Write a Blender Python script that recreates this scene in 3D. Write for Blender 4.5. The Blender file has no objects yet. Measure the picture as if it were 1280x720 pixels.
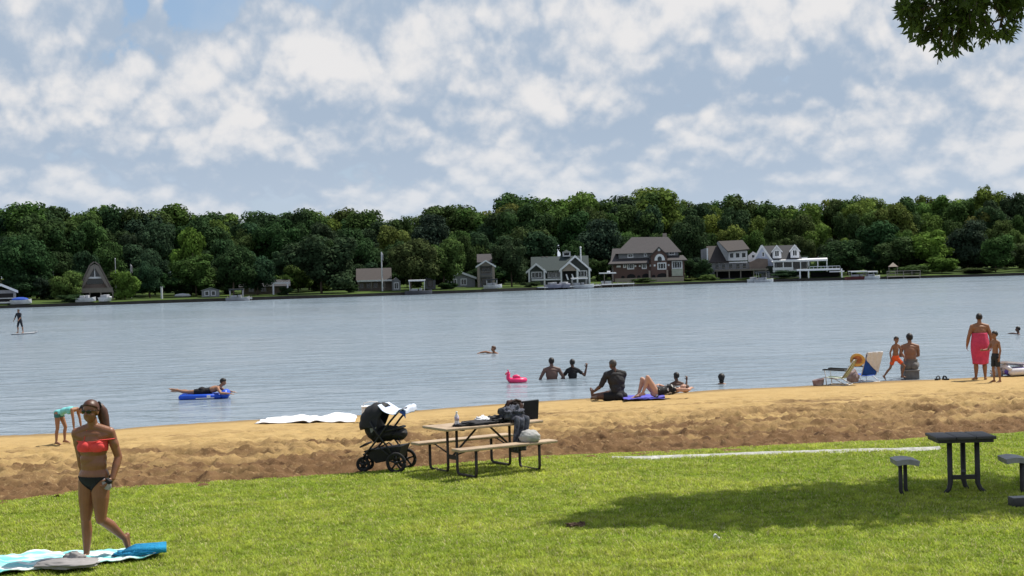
import bpy, bmesh, math, random
import numpy as np
from mathutils import Vector, Matrix, noise as mnoise
R = math.radians
rng = random.Random(7)
scene = bpy.context.scene
COL = scene.collection

# ------------------------------------------------------------------ camera
FPX = 1859.0
HC = 3.0
ROLL, PITCH = R(1.6), R(-0.62)
CAM = Vector((0, 0, HC))
FW = Vector((0, math.cos(PITCH), math.sin(PITCH)))
_u = Vector((0, -math.sin(PITCH), math.cos(PITCH)))
_r = Vector((1, 0, 0))
RT = _r * math.cos(ROLL) - _u * math.sin(ROLL)
UP = _u * math.cos(ROLL) + _r * math.sin(ROLL)

def ray(px, py):
    return FW + RT * ((px - 640) / FPX) - UP * ((py - 360) / FPX)
def P(px, py, z=0.0):
    d = ray(px, py)
    return CAM + d * ((z - HC) / d.z)
def D(px, py, Y):
    d = ray(px, py)
    return CAM + d * (Y / d.y)

cd = bpy.data.cameras.new('camera')
cd.sensor_width = 36.0
cd.lens = FPX / 1280 * 36.0
cd.clip_start, cd.clip_end = 0.1, 5000
cam = bpy.data.objects.new('camera', cd)
COL.objects.link(cam)
M = Matrix((RT, UP, -FW)).transposed().to_4x4()
M.translation = CAM
cam.matrix_world = M
scene.camera = cam

# ------------------------------------------------------------------ objects
def tag(o, label=None, cat=None, group=None, kind=None):
    if label: o['label'] = label
    if cat: o['category'] = cat
    if group: o['group'] = group
    if kind: o['kind'] = kind
    return o
def thing(name, label, cat, loc=(0, 0, 0), rz=0.0, group=None):
    o = bpy.data.objects.new(name, None)
    COL.objects.link(o)
    o.empty_display_size = 0.2
    o.location = loc
    o.rotation_euler = (0, 0, rz)
    return tag(o, label, cat, group)
def link_mesh(name, me, mat, parent=None, smooth=False):
    if mat is not None:
        for m in (mat if isinstance(mat, (list, tuple)) else [mat]):
            me.materials.append(m)
    o = bpy.data.objects.new(name, me)
    COL.objects.link(o)
    if parent is not None: o.parent = parent
    if smooth:
        me.polygons.foreach_set('use_smooth', [True] * len(me.polygons))
    return o
def np_mesh(name, V, Fq, smooth=False):
    """numpy verts (n,3), faces (m,k) all of one size"""
    me = bpy.data.meshes.new(name)
    V = np.asarray(V, dtype=np.float32); Fq = np.asarray(Fq, dtype=np.int32)
    n, k = Fq.shape
    me.vertices.add(len(V)); me.vertices.foreach_set('co', V.ravel())
    me.loops.add(n * k); me.loops.foreach_set('vertex_index', Fq.ravel())
    me.polygons.add(n)
    me.polygons.foreach_set('loop_start', np.arange(0, n * k, k, dtype=np.int32))
    me.polygons.foreach_set('loop_total', np.full(n, k, dtype=np.int32))
    if smooth: me.polygons.foreach_set('use_smooth', np.ones(n, dtype=bool))
    me.update(calc_edges=True)
    return me

class MB:
    def __init__(s):
        s.v, s.f = [], []
    def add(s, vs, fs):
        b = len(s.v)
        s.v += [tuple(x) for x in vs]
        s.f += [tuple(b + i for i in f) for f in fs]
        return s
    def box(s, c, sz, rot=None, bev=0.0):
        c = Vector(c); h = Vector(sz) * 0.5
        if bev <= 0 or min(sz) < 2.2 * bev:
            vs = [Vector((x, y, z)) for z in (-h.z, h.z) for y in (-h.y, h.y) for x in (-h.x, h.x)]
            fs = [(0, 2, 3, 1), (4, 5, 7, 6), (0, 1, 5, 4), (2, 6, 7, 3), (0, 4, 6, 2), (1, 3, 7, 5)]
        else:
            bm = bmesh.new()
            bmesh.ops.create_cube(bm, size=1.0)
            for q in bm.verts: q.co = Vector((q.co.x * sz[0], q.co.y * sz[1], q.co.z * sz[2]))
            bmesh.ops.bevel(bm, geom=bm.edges[:], offset=bev, segments=2, affect='EDGES', profile=0.5)
            bm.verts.index_update()
            vs = [q.co.copy() for q in bm.verts]
            fs = [[q.index for q in f.verts] for f in bm.faces]
            bm.free()
        if rot is not None: vs = [rot @ q for q in vs]
        return s.add([c + q for q in vs], fs)
    def slab(s, q, t):
        q = [Vector(p) for p in q]
        n = (q[1] - q[0]).cross(q[2] - q[0]).normalized()
        if n.z < 0 or (abs(n.z) < 1e-6 and n.y > 0): pass
        k = len(q)
        vs = q + [p - n * t for p in q]
        fs = [tuple(range(k)), tuple(range(2 * k - 1, k - 1, -1))]
        fs += [(i, k + i, k + (i + 1) % k, (i + 1) % k) for i in range(k)]
        return s.add(vs, fs)
    def prism(s, pts, y0, y1):
        """outline in (x,z) extruded from y0 to y1"""
        k = len(pts)
        vs = [(x, y0, z) for x, z in pts] + [(x, y1, z) for x, z in pts]
        fs = [tuple(range(k)), tuple(range(2 * k - 1, k - 1, -1))]
        fs += [(i, k + i, k + (i + 1) % k, (i + 1) % k) for i in range(k)]
        return s.add(vs, fs)
    def tube(s, pts, r, n=8, caps=True, r1=None):
        pts = [Vector(p) for p in pts]
        m = len(pts)
        T = []
        for i in range(m):
            a = pts[max(i - 1, 0)]; b = pts[min(i + 1, m - 1)]
            t = (b - a)
            T.append(t.normalized() if t.length > 1e-9 else Vector((0, 0, 1)))
        u = T[0].orthogonal().normalized()
        vs, fs = [], []
        for i in range(m):
            u = (u - T[i] * u.dot(T[i]))
            u = u.normalized() if u.length > 1e-6 else T[i].orthogonal().normalized()
            w = T[i].cross(u)
            rr = r[i] if isinstance(r, (list, tuple)) else (r if r1 is None else r + (r1 - r) * i / (m - 1))
            for k in range(n):
                a = 2 * math.pi * k / n
                vs.append(pts[i] + (u * math.cos(a) + w * math.sin(a)) * rr)
        for i in range(m - 1):
            for k in range(n):
                fs.append((i * n + k, i * n + (k + 1) % n, (i + 1) * n + (k + 1) % n, (i + 1) * n + k))
        if caps:
            fs.append(tuple(range(n - 1, -1, -1)))
            fs.append(tuple((m - 1) * n + k for k in range(n)))
        return s.add(vs, fs)
    def cyl(s, a, b, r0, r1=None, n=12):
        return s.tube([a, b], r0, n, True, r0 if r1 is None else r1)
    def ell(s, c, r, rot=None, nu=16, nv=10, fn=None):
        c = Vector(c)
        vs, fs = [], []
        for j in range(nv + 1):
            th = math.pi * j / nv
            for i in range(nu):
                ph = 2 * math.pi * i / nu
                d = Vector((math.sin(th) * math.cos(ph), math.sin(th) * math.sin(ph), math.cos(th)))
                k = fn(d) if fn else 1.0
                q = Vector((d.x * r[0], d.y * r[1], d.z * r[2])) * k
                vs.append(c + (rot @ q if rot is not None else q))
        for j in range(nv):
            for i in range(nu):
                fs.append((j * nu + i, (j + 1) * nu + i, (j + 1) * nu + (i + 1) % nu, j * nu + (i + 1) % nu))
        return s.add(vs, fs)
    def sheet(s, f, nu, nv, th=0.004):
        """cloth: f(u,v)->point, closed with a little thickness"""
        G = [[Vector(f(i / nu, j / nv)) for i in range(nu + 1)] for j in range(nv + 1)]
        top, bot = [], []
        for j in range(nv + 1):
            for i in range(nu + 1):
                a = G[j][min(i + 1, nu)] - G[j][max(i - 1, 0)]
                b = G[min(j + 1, nv)][i] - G[max(j - 1, 0)][i]
                n = a.cross(b)
                n = n.normalized() if n.length > 1e-12 else Vector((0, 0, 1))
                top.append(G[j][i]); bot.append(G[j][i] - n * th)
        N = len(top); W = nu + 1
        fs = []
        for j in range(nv):
            for i in range(nu):
                a = j * W + i
                fs.append((a, a + 1, a + W + 1, a + W))
                fs.append((N + a, N + a + W, N + a + W + 1, N + a + 1))
        ring = [i for i in range(W)] + [j * W + nu for j in range(1, nv + 1)] + [nv * W + i for i in range(nu - 1, -1, -1)] + [j * W for j in range(nv - 1, 0, -1)]
        for k in range(len(ring)):
            a, b = ring[k], ring[(k + 1) % len(ring)]
            fs.append((b, a, N + a, N + b))
        return s.add(top + bot, fs)
    def build(s, name, mat, parent=None, smooth=False, fix=True):
        me = bpy.data.meshes.new(name)
        me.from_pydata(s.v, [], s.f)
        if fix:
            bm = bmesh.new(); bm.from_mesh(me)
            bmesh.ops.recalc_face_normals(bm, faces=bm.faces[:])
            bm.to_mesh(me); bm.free()
        me.update()
        o = link_mesh(name, me, mat, parent, smooth)
        if smooth == 'auto':
            me.set_sharp_from_angle(angle=R(40))
        return o

# ------------------------------------------------------------------ materials
MATS = {}
def mat(name, c, rough=0.7, var=0.12, scale=6.0, bump=0.0, bscale=40.0, metal=0.0, c2=None, spec=0.4, trans=0.0, sss=0.0, coord='Object', detail=6.0):
    if name in MATS: return MATS[name]
    m = bpy.data.materials.new(name); m.use_nodes = True
    nt = m.node_tree; N = nt.nodes; L = nt.links
    b = N['Principled BSDF']
    b.inputs['Roughness'].default_value = rough
    b.inputs['Metallic'].default_value = metal
    b.inputs['Specular IOR Level'].default_value = spec
    tc = N.new('ShaderNodeTexCoord')
    nz = N.new('ShaderNodeTexNoise'); nz.inputs['Scale'].default_value = scale; nz.inputs['Detail'].default_value = detail
    nz.inputs['Roughness'].default_value = 0.62
    L.new(tc.outputs[coord], nz.inputs['Vector'])
    rp = N.new('ShaderNodeValToRGB')
    lo = [max(0, x * (1 - var)) for x in c[:3]]; hi = [min(1, x * (1 + var)) for x in c[:3]]
    if c2 is not None: lo, hi = list(c[:3]), list(c2[:3])
    rp.color_ramp.elements[0].position = 0.3; rp.color_ramp.elements[1].position = 0.7
    rp.color_ramp.elements[0].color = (*lo, 1); rp.color_ramp.elements[1].color = (*hi, 1)
    L.new(nz.outputs['Fac'], rp.inputs['Fac'])
    L.new(rp.outputs['Color'], b.inputs['Base Color'])
    if sss > 0:
        b.inputs['Subsurface Weight'].default_value = sss
        b.inputs['Subsurface Radius'].default_value = (0.012, 0.005, 0.003)
        b.inputs['Subsurface Scale'].default_value = 1.0
    if bump > 0:
        n2 = N.new('ShaderNodeTexNoise'); n2.inputs['Scale'].default_value = bscale; n2.inputs['Detail'].default_value = 4
        L.new(tc.outputs[coord], n2.inputs['Vector'])
        bp = N.new('ShaderNodeBump'); bp.inputs['Strength'].default_value = bump; bp.inputs['Distance'].default_value = 0.02
        L.new(n2.outputs['Fac'], bp.inputs['Height']); L.new(bp.outputs['Normal'], b.inputs['Normal'])
    if trans > 0:
        out = N['Material Output']
        tr = N.new('ShaderNodeBsdfTranslucent'); mx = N.new('ShaderNodeMixShader'); mx.inputs[0].default_value = trans
        L.new(rp.outputs['Color'], tr.inputs['Color']); L.new(b.outputs[0], mx.inputs[1]); L.new(tr.outputs[0], mx.inputs[2])
        L.new(mx.outputs[0], out.inputs['Surface'])
    MATS[name] = m
    return m

def node(nt, kind, **kw):
    n = nt.nodes.new(kind)
    for k, v in kw.items():
        if k.startswith('i_'): n.inputs[int(k[2:])].default_value = v
        else: setattr(n, k, v)
    return n
def mathn(nt, op, a, b=None, c=None, clamp=False):
    n = nt.nodes.new('ShaderNodeMath'); n.operation = op; n.use_clamp = clamp
    for i, x in enumerate((a, b, c)):
        if x is None: continue
        if isinstance(x, (int, float)): n.inputs[i].default_value = x
        else: nt.links.new(x, n.inputs[i])
    return n.outputs[0]
def mixc(nt, f, a, b):
    n = nt.nodes.new('ShaderNodeMix'); n.data_type = 'RGBA'
    for i, x in ((0, f), (6, a), (7, b)):
        if isinstance(x, (int, float)): n.inputs[i].default_value = x
        elif isinstance(x, (tuple, list)): n.inputs[i].default_value = (*x[:3], 1)
        else: nt.links.new(x, n.inputs[i])
    return n.outputs[2]
def smooth01(nt, x, a, b):
    n = nt.nodes.new('ShaderNodeMapRange'); n.interpolation_type = 'SMOOTHSTEP'
    nt.links.new(x, n.inputs[0])
    n.inputs[1].default_value = a; n.inputs[2].default_value = b
    n.inputs[3].default_value = 0; n.inputs[4].default_value = 1
    return n.outputs[0]

# ------------------------------------------------------------------ numpy noise
def _hash(ix, iy, seed):
    h = (ix.astype(np.int64) * 374761393 + iy.astype(np.int64) * 668265263 + seed * 1442695041) & 0xffffffff
    h = ((h ^ (h >> 13)) * 1274126177) & 0xffffffff
    return ((h ^ (h >> 16)) & 0xffff) / 65535.0
def vnoise(x, y, seed=0):
    x = np.asarray(x, float); y = np.asarray(y, float)
    ix, iy = np.floor(x), np.floor(y)
    fx, fy = x - ix, y - iy
    fx = fx * fx * fx * (fx * (fx * 6 - 15) + 10); fy = fy * fy * fy * (fy * (fy * 6 - 15) + 10)
    a = _hash(ix, iy, seed); b = _hash(ix + 1, iy, seed); c = _hash(ix, iy + 1, seed); d = _hash(ix + 1, iy + 1, seed)
    return (a * (1 - fx) + b * fx) * (1 - fy) + (c * (1 - fx) + d * fx) * fy
def fbm(x, y, seed=0, oct=4, gain=0.5):
    s = 0; a = 1; t = 0
    for o in range(oct):
        s = s + a * vnoise(x * 2 ** o + 17.3 * o, y * 2 ** o - 9.1 * o, seed + o); t += a; a *= gain
    return s / t

# ------------------------------------------------------------------ light
SUN_EL, SUN_AZ = R(60), R(58)            # azimuth from +Y towards +X
SD = Vector((math.sin(SUN_AZ) * math.cos(SUN_EL), math.cos(SUN_AZ) * math.cos(SUN_EL), math.sin(SUN_EL)))
ld = bpy.data.lights.new('sun', 'SUN'); ld.energy = 5.0; ld.angle = R(0.5); ld.color = (1.0, 0.95, 0.86)
sun = bpy.data.objects.new('sun', ld); COL.objects.link(sun)
sun.rotation_euler = (-SD).to_track_quat('-Z', 'Y').to_euler()
sun.location = (20, 20, 40)

W = bpy.data.worlds.new('World'); scene.world = W; W.use_nodes = True
nt = W.node_tree; N = nt.nodes; L = nt.links
bg = N['Background']; bg.inputs['Strength'].default_value = 0.1
sky = N.new('ShaderNodeTexSky'); sky.sky_type = 'NISHITA'; sky.sun_disc = False
sky.sun_elevation = SUN_EL; sky.sun_rotation = SUN_AZ; sky.air_density = 1.0; sky.dust_density = 1.2; sky.ozone_density = 1.5
tc = N.new('ShaderNodeTexCoord'); sx = N.new('ShaderNodeSeparateXYZ'); L.new(tc.outputs['Generated'], sx.inputs[0])
x, y, z = sx.outputs
az = mathn(nt, 'ARCTAN2', x, y)
el = mathn(nt, 'MAXIMUM', mathn(nt, 'ARCSINE', z), 0.0)
rho = mathn(nt, 'SQRT', mathn(nt, 'ADD', mathn(nt, 'MULTIPLY', x, x), mathn(nt, 'MULTIPLY', y, y)))
rho = mathn(nt, 'MAXIMUM', rho, 0.02)
cx = mathn(nt, 'MULTIPLY', mathn(nt, 'DIVIDE', x, rho), 11.0)
cy = mathn(nt, 'MULTIPLY', mathn(nt, 'DIVIDE', y, rho), 11.0)
V = mathn(nt, 'MULTIPLY', mathn(nt, 'LOGARITHM', mathn(nt, 'ADD', el, 0.085), math.e), 2.5)
def cvec(dv, ox=0.0):
    c = N.new('ShaderNodeCombineXYZ')
    L.new(mathn(nt, 'ADD', cx, ox), c.inputs[0]); L.new(cy, c.inputs[1]); L.new(mathn(nt, 'ADD', V, dv), c.inputs[2])
    return c.outputs[0]
def cnoise(vec, scale, detail, rough, dist=0.0):
    n = N.new('ShaderNodeTexNoise'); L.new(vec, n.inputs['Vector'])
    n.inputs['Scale'].default_value = scale; n.inputs['Detail'].default_value = detail
    n.inputs['Roughness'].default_value = rough; n.inputs['Distortion'].default_value = dist
    return n.outputs['Fac']
def blob(px, py, rx, ry):
    d = ray(px, py).normalized()
    a0 = math.atan2(d.x, d.y); e0 = math.asin(d.z)
    dx = mathn(nt, 'DIVIDE', mathn(nt, 'SUBTRACT', az, a0), rx / FPX)
    dy = mathn(nt, 'DIVIDE', mathn(nt, 'SUBTRACT', el, e0), ry / FPX)
    q = mathn(nt, 'ADD', mathn(nt, 'MULTIPLY', dx, dx), mathn(nt, 'MULTIPLY', dy, dy))
    return mathn(nt, 'EXPONENT', mathn(nt, 'MULTIPLY', q, -1.0))
def addall(lst):
    s = lst[0]
    for q in lst[1:]: s = mathn(nt, 'ADD', s, q)
    return s
# heaps of cumulus (+) and blue gaps (-), placed by direction
heaps = addall([blob(*b) for b in [(70, 120, 120, 50), (260, 75, 130, 55), (40, 40, 90, 40), (450, 70, 90, 60), (690, 60, 90, 60), (870, 70, 55, 22), (650, 130, 140, 40), (320, 170, 120, 30), (1080, 130, 110, 40), (1180, 60, 90, 40), (1270, 90, 60, 40), (760, 70, 50, 20), (960, 30, 80, 50)]])
gaps = addall([blob(*b) for b in [(130, 68, 60, 26), (270, 5, 140, 26), (790, 100, 95, 34), (200, 118, 60, 22), (960, 95, 80, 22), (1130, 105, 70, 18)]])
def cvor(vec, scale):
    n = N.new('ShaderNodeTexVoronoi'); n.feature = 'F1'; L.new(vec, n.inputs['Vector'])
    n.inputs['Scale'].default_value = scale
    return n.outputs['Distance']
def warped(dv):
    v = cvec(dv, 3.7)
    w = N.new('ShaderNodeTexNoise'); L.new(v, w.inputs['Vector']); w.inputs['Scale'].default_value = 3.2; w.inputs['Detail'].default_value = 3.0
    vm = N.new('ShaderNodeVectorMath'); vm.operation = 'MULTIPLY_ADD'
    L.new(w.outputs['Color'], vm.inputs[0]); vm.inputs[1].default_value = (0.5, 0.5, 0.42); L.new(v, vm.inputs[2])
    return v, vm.outputs[0]
def dens(dv, det=8.0):
    v, vw = warped(dv)
    a = cnoise(v, 0.75, det, 0.60)
    c = mathn(nt, 'SUBTRACT', 0.62, cvor(vw, 1.15))
    e = mathn(nt, 'SUBTRACT', 0.55, cvor(vw, 3.3))
    return addall([mathn(nt, 'MULTIPLY', a, 0.85), mathn(nt, 'MULTIPLY', c, 0.24), mathn(nt, 'MULTIPLY', e, 0.17)])
hg = mathn(nt, 'SUBTRACT', mathn(nt, 'MULTIPLY', heaps, 0.10), mathn(nt, 'MULTIPLY', gaps, 0.13))
d0n = dens(0.0)
d0 = mathn(nt, 'ADD', d0n, hg)
d1 = dens(0.10, 7.0); d2 = dens(0.34, 3.0)
lit = mathn(nt, 'ADD', mathn(nt, 'MULTIPLY', mathn(nt, 'SUBTRACT', d0n, d1), 3.8), mathn(nt, 'MULTIPLY', mathn(nt, 'SUBTRACT', d0n, d2), 3.4))
lit = mathn(nt, 'ADD', lit, mathn(nt, 'ADD', mathn(nt, 'MULTIPLY', hg, 2.4), 0.16))
lit = smooth01(nt, lit, -0.30, 1.10)
alpha = smooth01(nt, d0, 0.31, 0.365)
K = 10.0
white = (0.745 * K, 0.735 * K, 0.735 * K); grey = (0.36 * K, 0.445 * K, 0.56 * K); hor = (0.51 * K, 0.59 * K, 0.69 * K)
ccol = mixc(nt, lit, grey, white)
# distant clouds flatten into the pale air near the horizon
far = smooth01(nt, el, 0.115, 0.0)
ccol = mixc(nt, mathn(nt, 'MULTIPLY', far, 0.60), ccol, hor)
# a second, thinner sheet of cloud behind the heaps
veil = smooth01(nt, cnoise(cvec(1.9, -5.0), 0.75, 6.0, 0.55), 0.34, 0.58)
skyb = mixc(nt, 0.55, sky.outputs[0], (0.30 * K, 0.445 * K, 0.66 * K))
skyb = mixc(nt, mathn(nt, 'MULTIPLY', veil, 0.85), skyb, (0.41 * K, 0.50 * K, 0.62 * K))
skyb = mixc(nt, mathn(nt, 'MULTIPLY', far, 0.75), skyb, hor)
# overhead the cover breaks up into open blue
over = smooth01(nt, el, 0.9, 0.35)
alpha = mathn(nt, 'MULTIPLY', alpha, mathn(nt, 'ADD', mathn(nt, 'MULTIPLY', over, 0.65), 0.33))
L.new(mixc(nt, alpha, mixc(nt, over, sky.outputs[0], skyb), ccol), bg.inputs['Color'])
W.cycles.sampling_method = 'MANUAL'; W.cycles.sample_map_resolution = 256

scene.view_settings.view_transform = 'Standard'
scene.view_settings.look = 'None'
scene.view_settings.exposure = 0.15
scene.view_settings.gamma = 1.0
scene.view_settings.use_curve_mapping = False
scene.cycles.max_bounces = 6
scene.cycles.use_denoising = True
# ================================================================== TERRAIN
ZW = -0.25
def curve(pts, z):
    q = sorted(((P(a, b, z).x, P(a, b, z).y) for a, b in pts))
    X = np.array([p[0] for p in q]); Y = np.array([p[1] for p in q])
    s0 = (Y[2] - Y[0]) / (X[2] - X[0]); s1 = (Y[-1] - Y[-3]) / (X[-1] - X[-3])
    X = np.concatenate([[X[0] - 40], X, [X[-1] + 40]])
    Y = np.concatenate([[Y[0] - s0 * 40 * 0.3], Y, [Y[-1] + s1 * 40 * 0.3]])
    return X, Y
SHX, SHY = curve([(0, 546), (100, 542), (200, 533), (320, 526), (440, 521), (560, 511), (640, 505), (720, 500), (800, 496), (900, 488), (1000, 484), (1100, 478), (1200, 474), (1280, 469)], ZW)
LWX, LWY = curve([(0, 627), (100, 616), (200, 608), (300, 602), (440, 593), (540, 584), (640, 576), (700, 571), (780, 567), (900, 562), (1000, 557), (1100, 552), (1200, 547), (1280, 541)], -0.02)
def yshore(x): return np.interp(x, SHX, SHY)
def ylawn(x): return np.interp(x, LWX, LWY)
def sand_z(x, y, bumps=True):
    x = np.asarray(x, float); y = np.asarray(y, float)
    ys, yl = yshore(x), ylawn(x)
    t = (ys - y) / np.maximum(ys - yl, 1.0)
    tt = np.clip(t, 0, 1.2)
    z = ZW + 0.02 + 0.20 * tt ** 0.8 + 0.07 * np.exp(-((tt - 0.42) / 0.16) ** 2)
    z = np.where(t < 0, ZW + 0.02 + t * (ys - yl) * 0.07, z)
    if bumps:
        amp = np.clip((tt - 0.02) / 0.35, 0.12, 1) * np.clip((1.15 - tt) / 0.2, 0.0, 1)
        w = 0.35 * (fbm(x * 0.7, y * 0.7, 3, 2) - 0.5)
        rut = fbm(x * 0.40 + 3 * w, (y - 0.26 * x) * 2.9 + 2.0 * w, 11, 5, 0.62) - 0.5
        lump = fbm(x * 2.6, y * 3.6, 21, 3, 0.6) - 0.5
        fine = fbm(x * 6.5, y * 8.0, 31, 3, 0.6) - 0.5
        foot = np.maximum(0, vnoise(x * 3.1, y * 3.6, 41) - 0.62)
        k = np.clip((tt - 0.42) / 0.15, 0.0, 1)
        z = z + amp * (rut * (0.10 + 0.20 * k) + lump * (0.05 + 0.04 * k) + fine * (0.07 + 0.16 * k) - foot * 0.16)
    return z
def gz(x, y):
    if y < ylawn(x): return 0.0
    return float(max(sand_z(x, y), ZW - 0.3)) if y < yshore(x) + 0.3 else ZW
def G(px, py):
    z = -0.1
    for _ in range(6):
        p = P(px, py, z); z = gz(p.x, p.y)
    p = P(px, py, z); p.z = gz(p.x, p.y)
    return p

# ---- sand beach
nx, ny = 900, 300
X = np.linspace(-19, 24, nx)[None, :].repeat(ny, 0)
T = np.linspace(0, 1, ny)[:, None]
y0 = ylawn(X) - 0.5; y1 = yshore(X) + 3.5
Y = y0 + (y1 - y0) * T
Z = sand_z(X, Y)
idx = np.arange(nx * ny).reshape(ny, nx)
Fq = np.stack([idx[:-1, :-1], idx[:-1, 1:], idx[1:, 1:], idx[1:, :-1]], -1).reshape(-1, 4)
me = np_mesh('beach', np.stack([X, Y, Z], -1).reshape(-1, 3), Fq, True)
at = me.attributes.new('soil_mix', 'FLOAT', 'POINT')
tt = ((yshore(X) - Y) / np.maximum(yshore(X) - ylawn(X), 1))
soil_mix = np.clip((tt - 0.34 + 0.5 * (fbm(X * 0.6, Y * 1.8, 55, 4) - 0.5) + 0.7 * (fbm(X * 0.45, (Y - 0.26 * X) * 3.2, 57, 4) - 0.5)) / 0.50, 0, 1)  # moist brown soil towards the lawn, plus darker rows running like the furrows
at.data.foreach_set('value', soil_mix.astype(np.float32).ravel())
wet = np.clip(1 - (tt - 0.02 - 0.03 * (fbm(X * 0.8, X * 0, 58, 3) - 0.5)) / 0.04, 0, 1)
at2 = me.attributes.new('wet', 'FLOAT', 'POINT'); at2.data.foreach_set('value', wet.astype(np.float32).ravel())
def sand_mat():
    m = bpy.data.materials.new('sand'); m.use_nodes = True
    nt = m.node_tree; b = nt.nodes['Principled BSDF']; L = nt.links
    tcn = nt.nodes.new('ShaderNodeTexCoord')
    a = node(nt, 'ShaderNodeAttribute', attribute_name='soil_mix'); w = node(nt, 'ShaderNodeAttribute', attribute_name='wet')
    n1 = nt.nodes.new('ShaderNodeTexNoise'); n1.inputs['Scale'].default_value = 1.6; n1.inputs['Detail'].default_value = 8; n1.inputs['Roughness'].default_value = 0.65
    L.new(tcn.outputs['Object'], n1.inputs['Vector'])
    n2 = nt.nodes.new('ShaderNodeTexNoise'); n2.inputs['Scale'].default_value = 14; n2.inputs['Detail'].default_value = 8; n2.inputs['Roughness'].default_value = 0.7
    L.new(tcn.outputs['Object'], n2.inputs['Vector'])
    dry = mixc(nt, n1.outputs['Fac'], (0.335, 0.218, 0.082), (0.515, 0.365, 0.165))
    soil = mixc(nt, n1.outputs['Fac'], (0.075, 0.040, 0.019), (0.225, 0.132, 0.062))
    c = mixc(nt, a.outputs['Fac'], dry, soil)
    n3 = nt.nodes.new('ShaderNodeTexNoise'); n3.inputs['Scale'].default_value = 3.6; n3.inputs['Detail'].default_value = 5; L.new(tcn.outputs['Object'], n3.inputs['Vector'])
    c = mixc(nt, smooth01(nt, n2.outputs['Fac'], 0.54, 0.78), c, (0.44, 0.32, 0.165))
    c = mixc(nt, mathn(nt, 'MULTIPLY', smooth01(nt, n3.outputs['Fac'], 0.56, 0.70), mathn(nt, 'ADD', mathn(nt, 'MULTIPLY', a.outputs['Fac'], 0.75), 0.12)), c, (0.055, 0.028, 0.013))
    c = mixc(nt, mathn(nt, 'MULTIPLY', w.outputs['Fac'], 0.6), c, (0.14, 0.09, 0.05))
    L.new(c, b.inputs['Base Color']); b.inputs['Roughness'].default_value = 0.95; b.inputs['Specular IOR Level'].default_value = 0.15
    bp = nt.nodes.new('ShaderNodeBump'); bp.inputs['Strength'].default_value = 0.7; bp.inputs['Distance'].default_value = 0.03
    L.new(n2.outputs['Fac'], bp.inputs['Height']); L.new(bp.outputs['Normal'], b.inputs['Normal'])
    return m
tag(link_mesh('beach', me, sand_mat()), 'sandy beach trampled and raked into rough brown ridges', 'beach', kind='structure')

# ---- lawn
xs = np.concatenate([[-300, -90, -40, -25], np.linspace(-18, 22, 260), [28, 45, 90, 300]])
ts = np.concatenate([[-300, -80, -20, 0, 6], np.linspace(9, 30, 2)[:1]])
rows = []
for yv in (-300, -80, -20, 0, 6, 10): rows.append(np.full_like(xs, yv))
for k in range(1, 81): rows.append(10 + (ylawn(xs) + 0.10 * (fbm(xs * 2, xs * 0, 5, 3) - 0.5) * 2 - 10) * k / 80)
rows.append(rows[-1] + 0.30)
Y = np.stack(rows); X = np.repeat(xs[None, :], len(rows), 0)
Z = 0.05 * (fbm(X * 0.35, Y * 0.5, 8, 3) - 0.5); Z[:6] = 0; Z[-2] -= 0.005; Z[-1] = -0.30
far_out = (X < -19) | (X > 24)
ny, nx = X.shape
idx = np.arange(nx * ny).reshape(ny, nx)
Fq = np.stack([idx[:-1, :-1], idx[:-1, 1:], idx[1:, 1:], idx[1:, :-1]], -1).reshape(-1, 4)
me = np_mesh('lawn', np.stack([X, Y, Z], -1).reshape(-1, 3), Fq, True)
def lawn_z(x, y): return 0.05 * (fbm(np.asarray(x) * 0.35, np.asarray(y) * 0.5, 8, 3) - 0.5)
lawn_m = mat('lawn_soil', (0.10, 0.14, 0.022), 0.95, c2=(0.20, 0.24, 0.045), scale=3.0, bump=0.6, bscale=30, spec=0.1)
tag(link_mesh('lawn', me, lawn_m), 'mown lawn sloping to the beach', 'lawn', kind='structure')
def lz(px, py):
    p = P(px, py, 0.0); z = float(lawn_z(p.x, p.y)); p = P(px, py, z); p.z = z
    return p

# ---- pale gravel strip in the grass beside the beach
pp = [(765, 574), (800, 573), (850, 571), (950, 568), (1050, 566), (1120, 564), (1175, 562)]
C_ = [P(a, b, 0) for a, b in pp]
pv, pf = [], []
k = 0
ptsx = np.array([c.x for c in C_]); ptsy = np.array([c.y for c in C_])
sx_ = np.linspace(ptsx[0], ptsx[-1], 160)
for i, xx in enumerate(sx_):
    yc = float(np.interp(xx, ptsx, ptsy))
    e = min(i, 159 - i) / 14.0
    wdt = (0.05 + 0.24 * float(vnoise(xx * 0.9, 3.3, 61))) * min(1, e + 0.15) + 0.05 * float(vnoise(xx * 7, 1, 62))
    for j in range(5):
        q = (j / 4 - 0.5) * 2 * wdt + 0.04 * (float(vnoise(xx * 9, j * 5.0, 63)) - 0.5)
        pv.append((xx, yc + q, float(lawn_z(xx, yc + q)) + 0.045 - 0.02 * abs(j - 2)))
    if i:
        for j in range(4):
            a = (i - 1) * 5 + j
            pf.append((a, a + 5, a + 6, a + 1))
me = np_mesh('path', pv, pf, True)
tag(link_mesh('path', me, mat('pale_gravel', (0.24, 0.24, 0.22), 0.9, c2=(0.52, 0.52, 0.49), scale=9, bump=0.8, bscale=25)), 'narrow strip of pale gravel along the top of the lawn', 'path', kind='structure')

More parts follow.
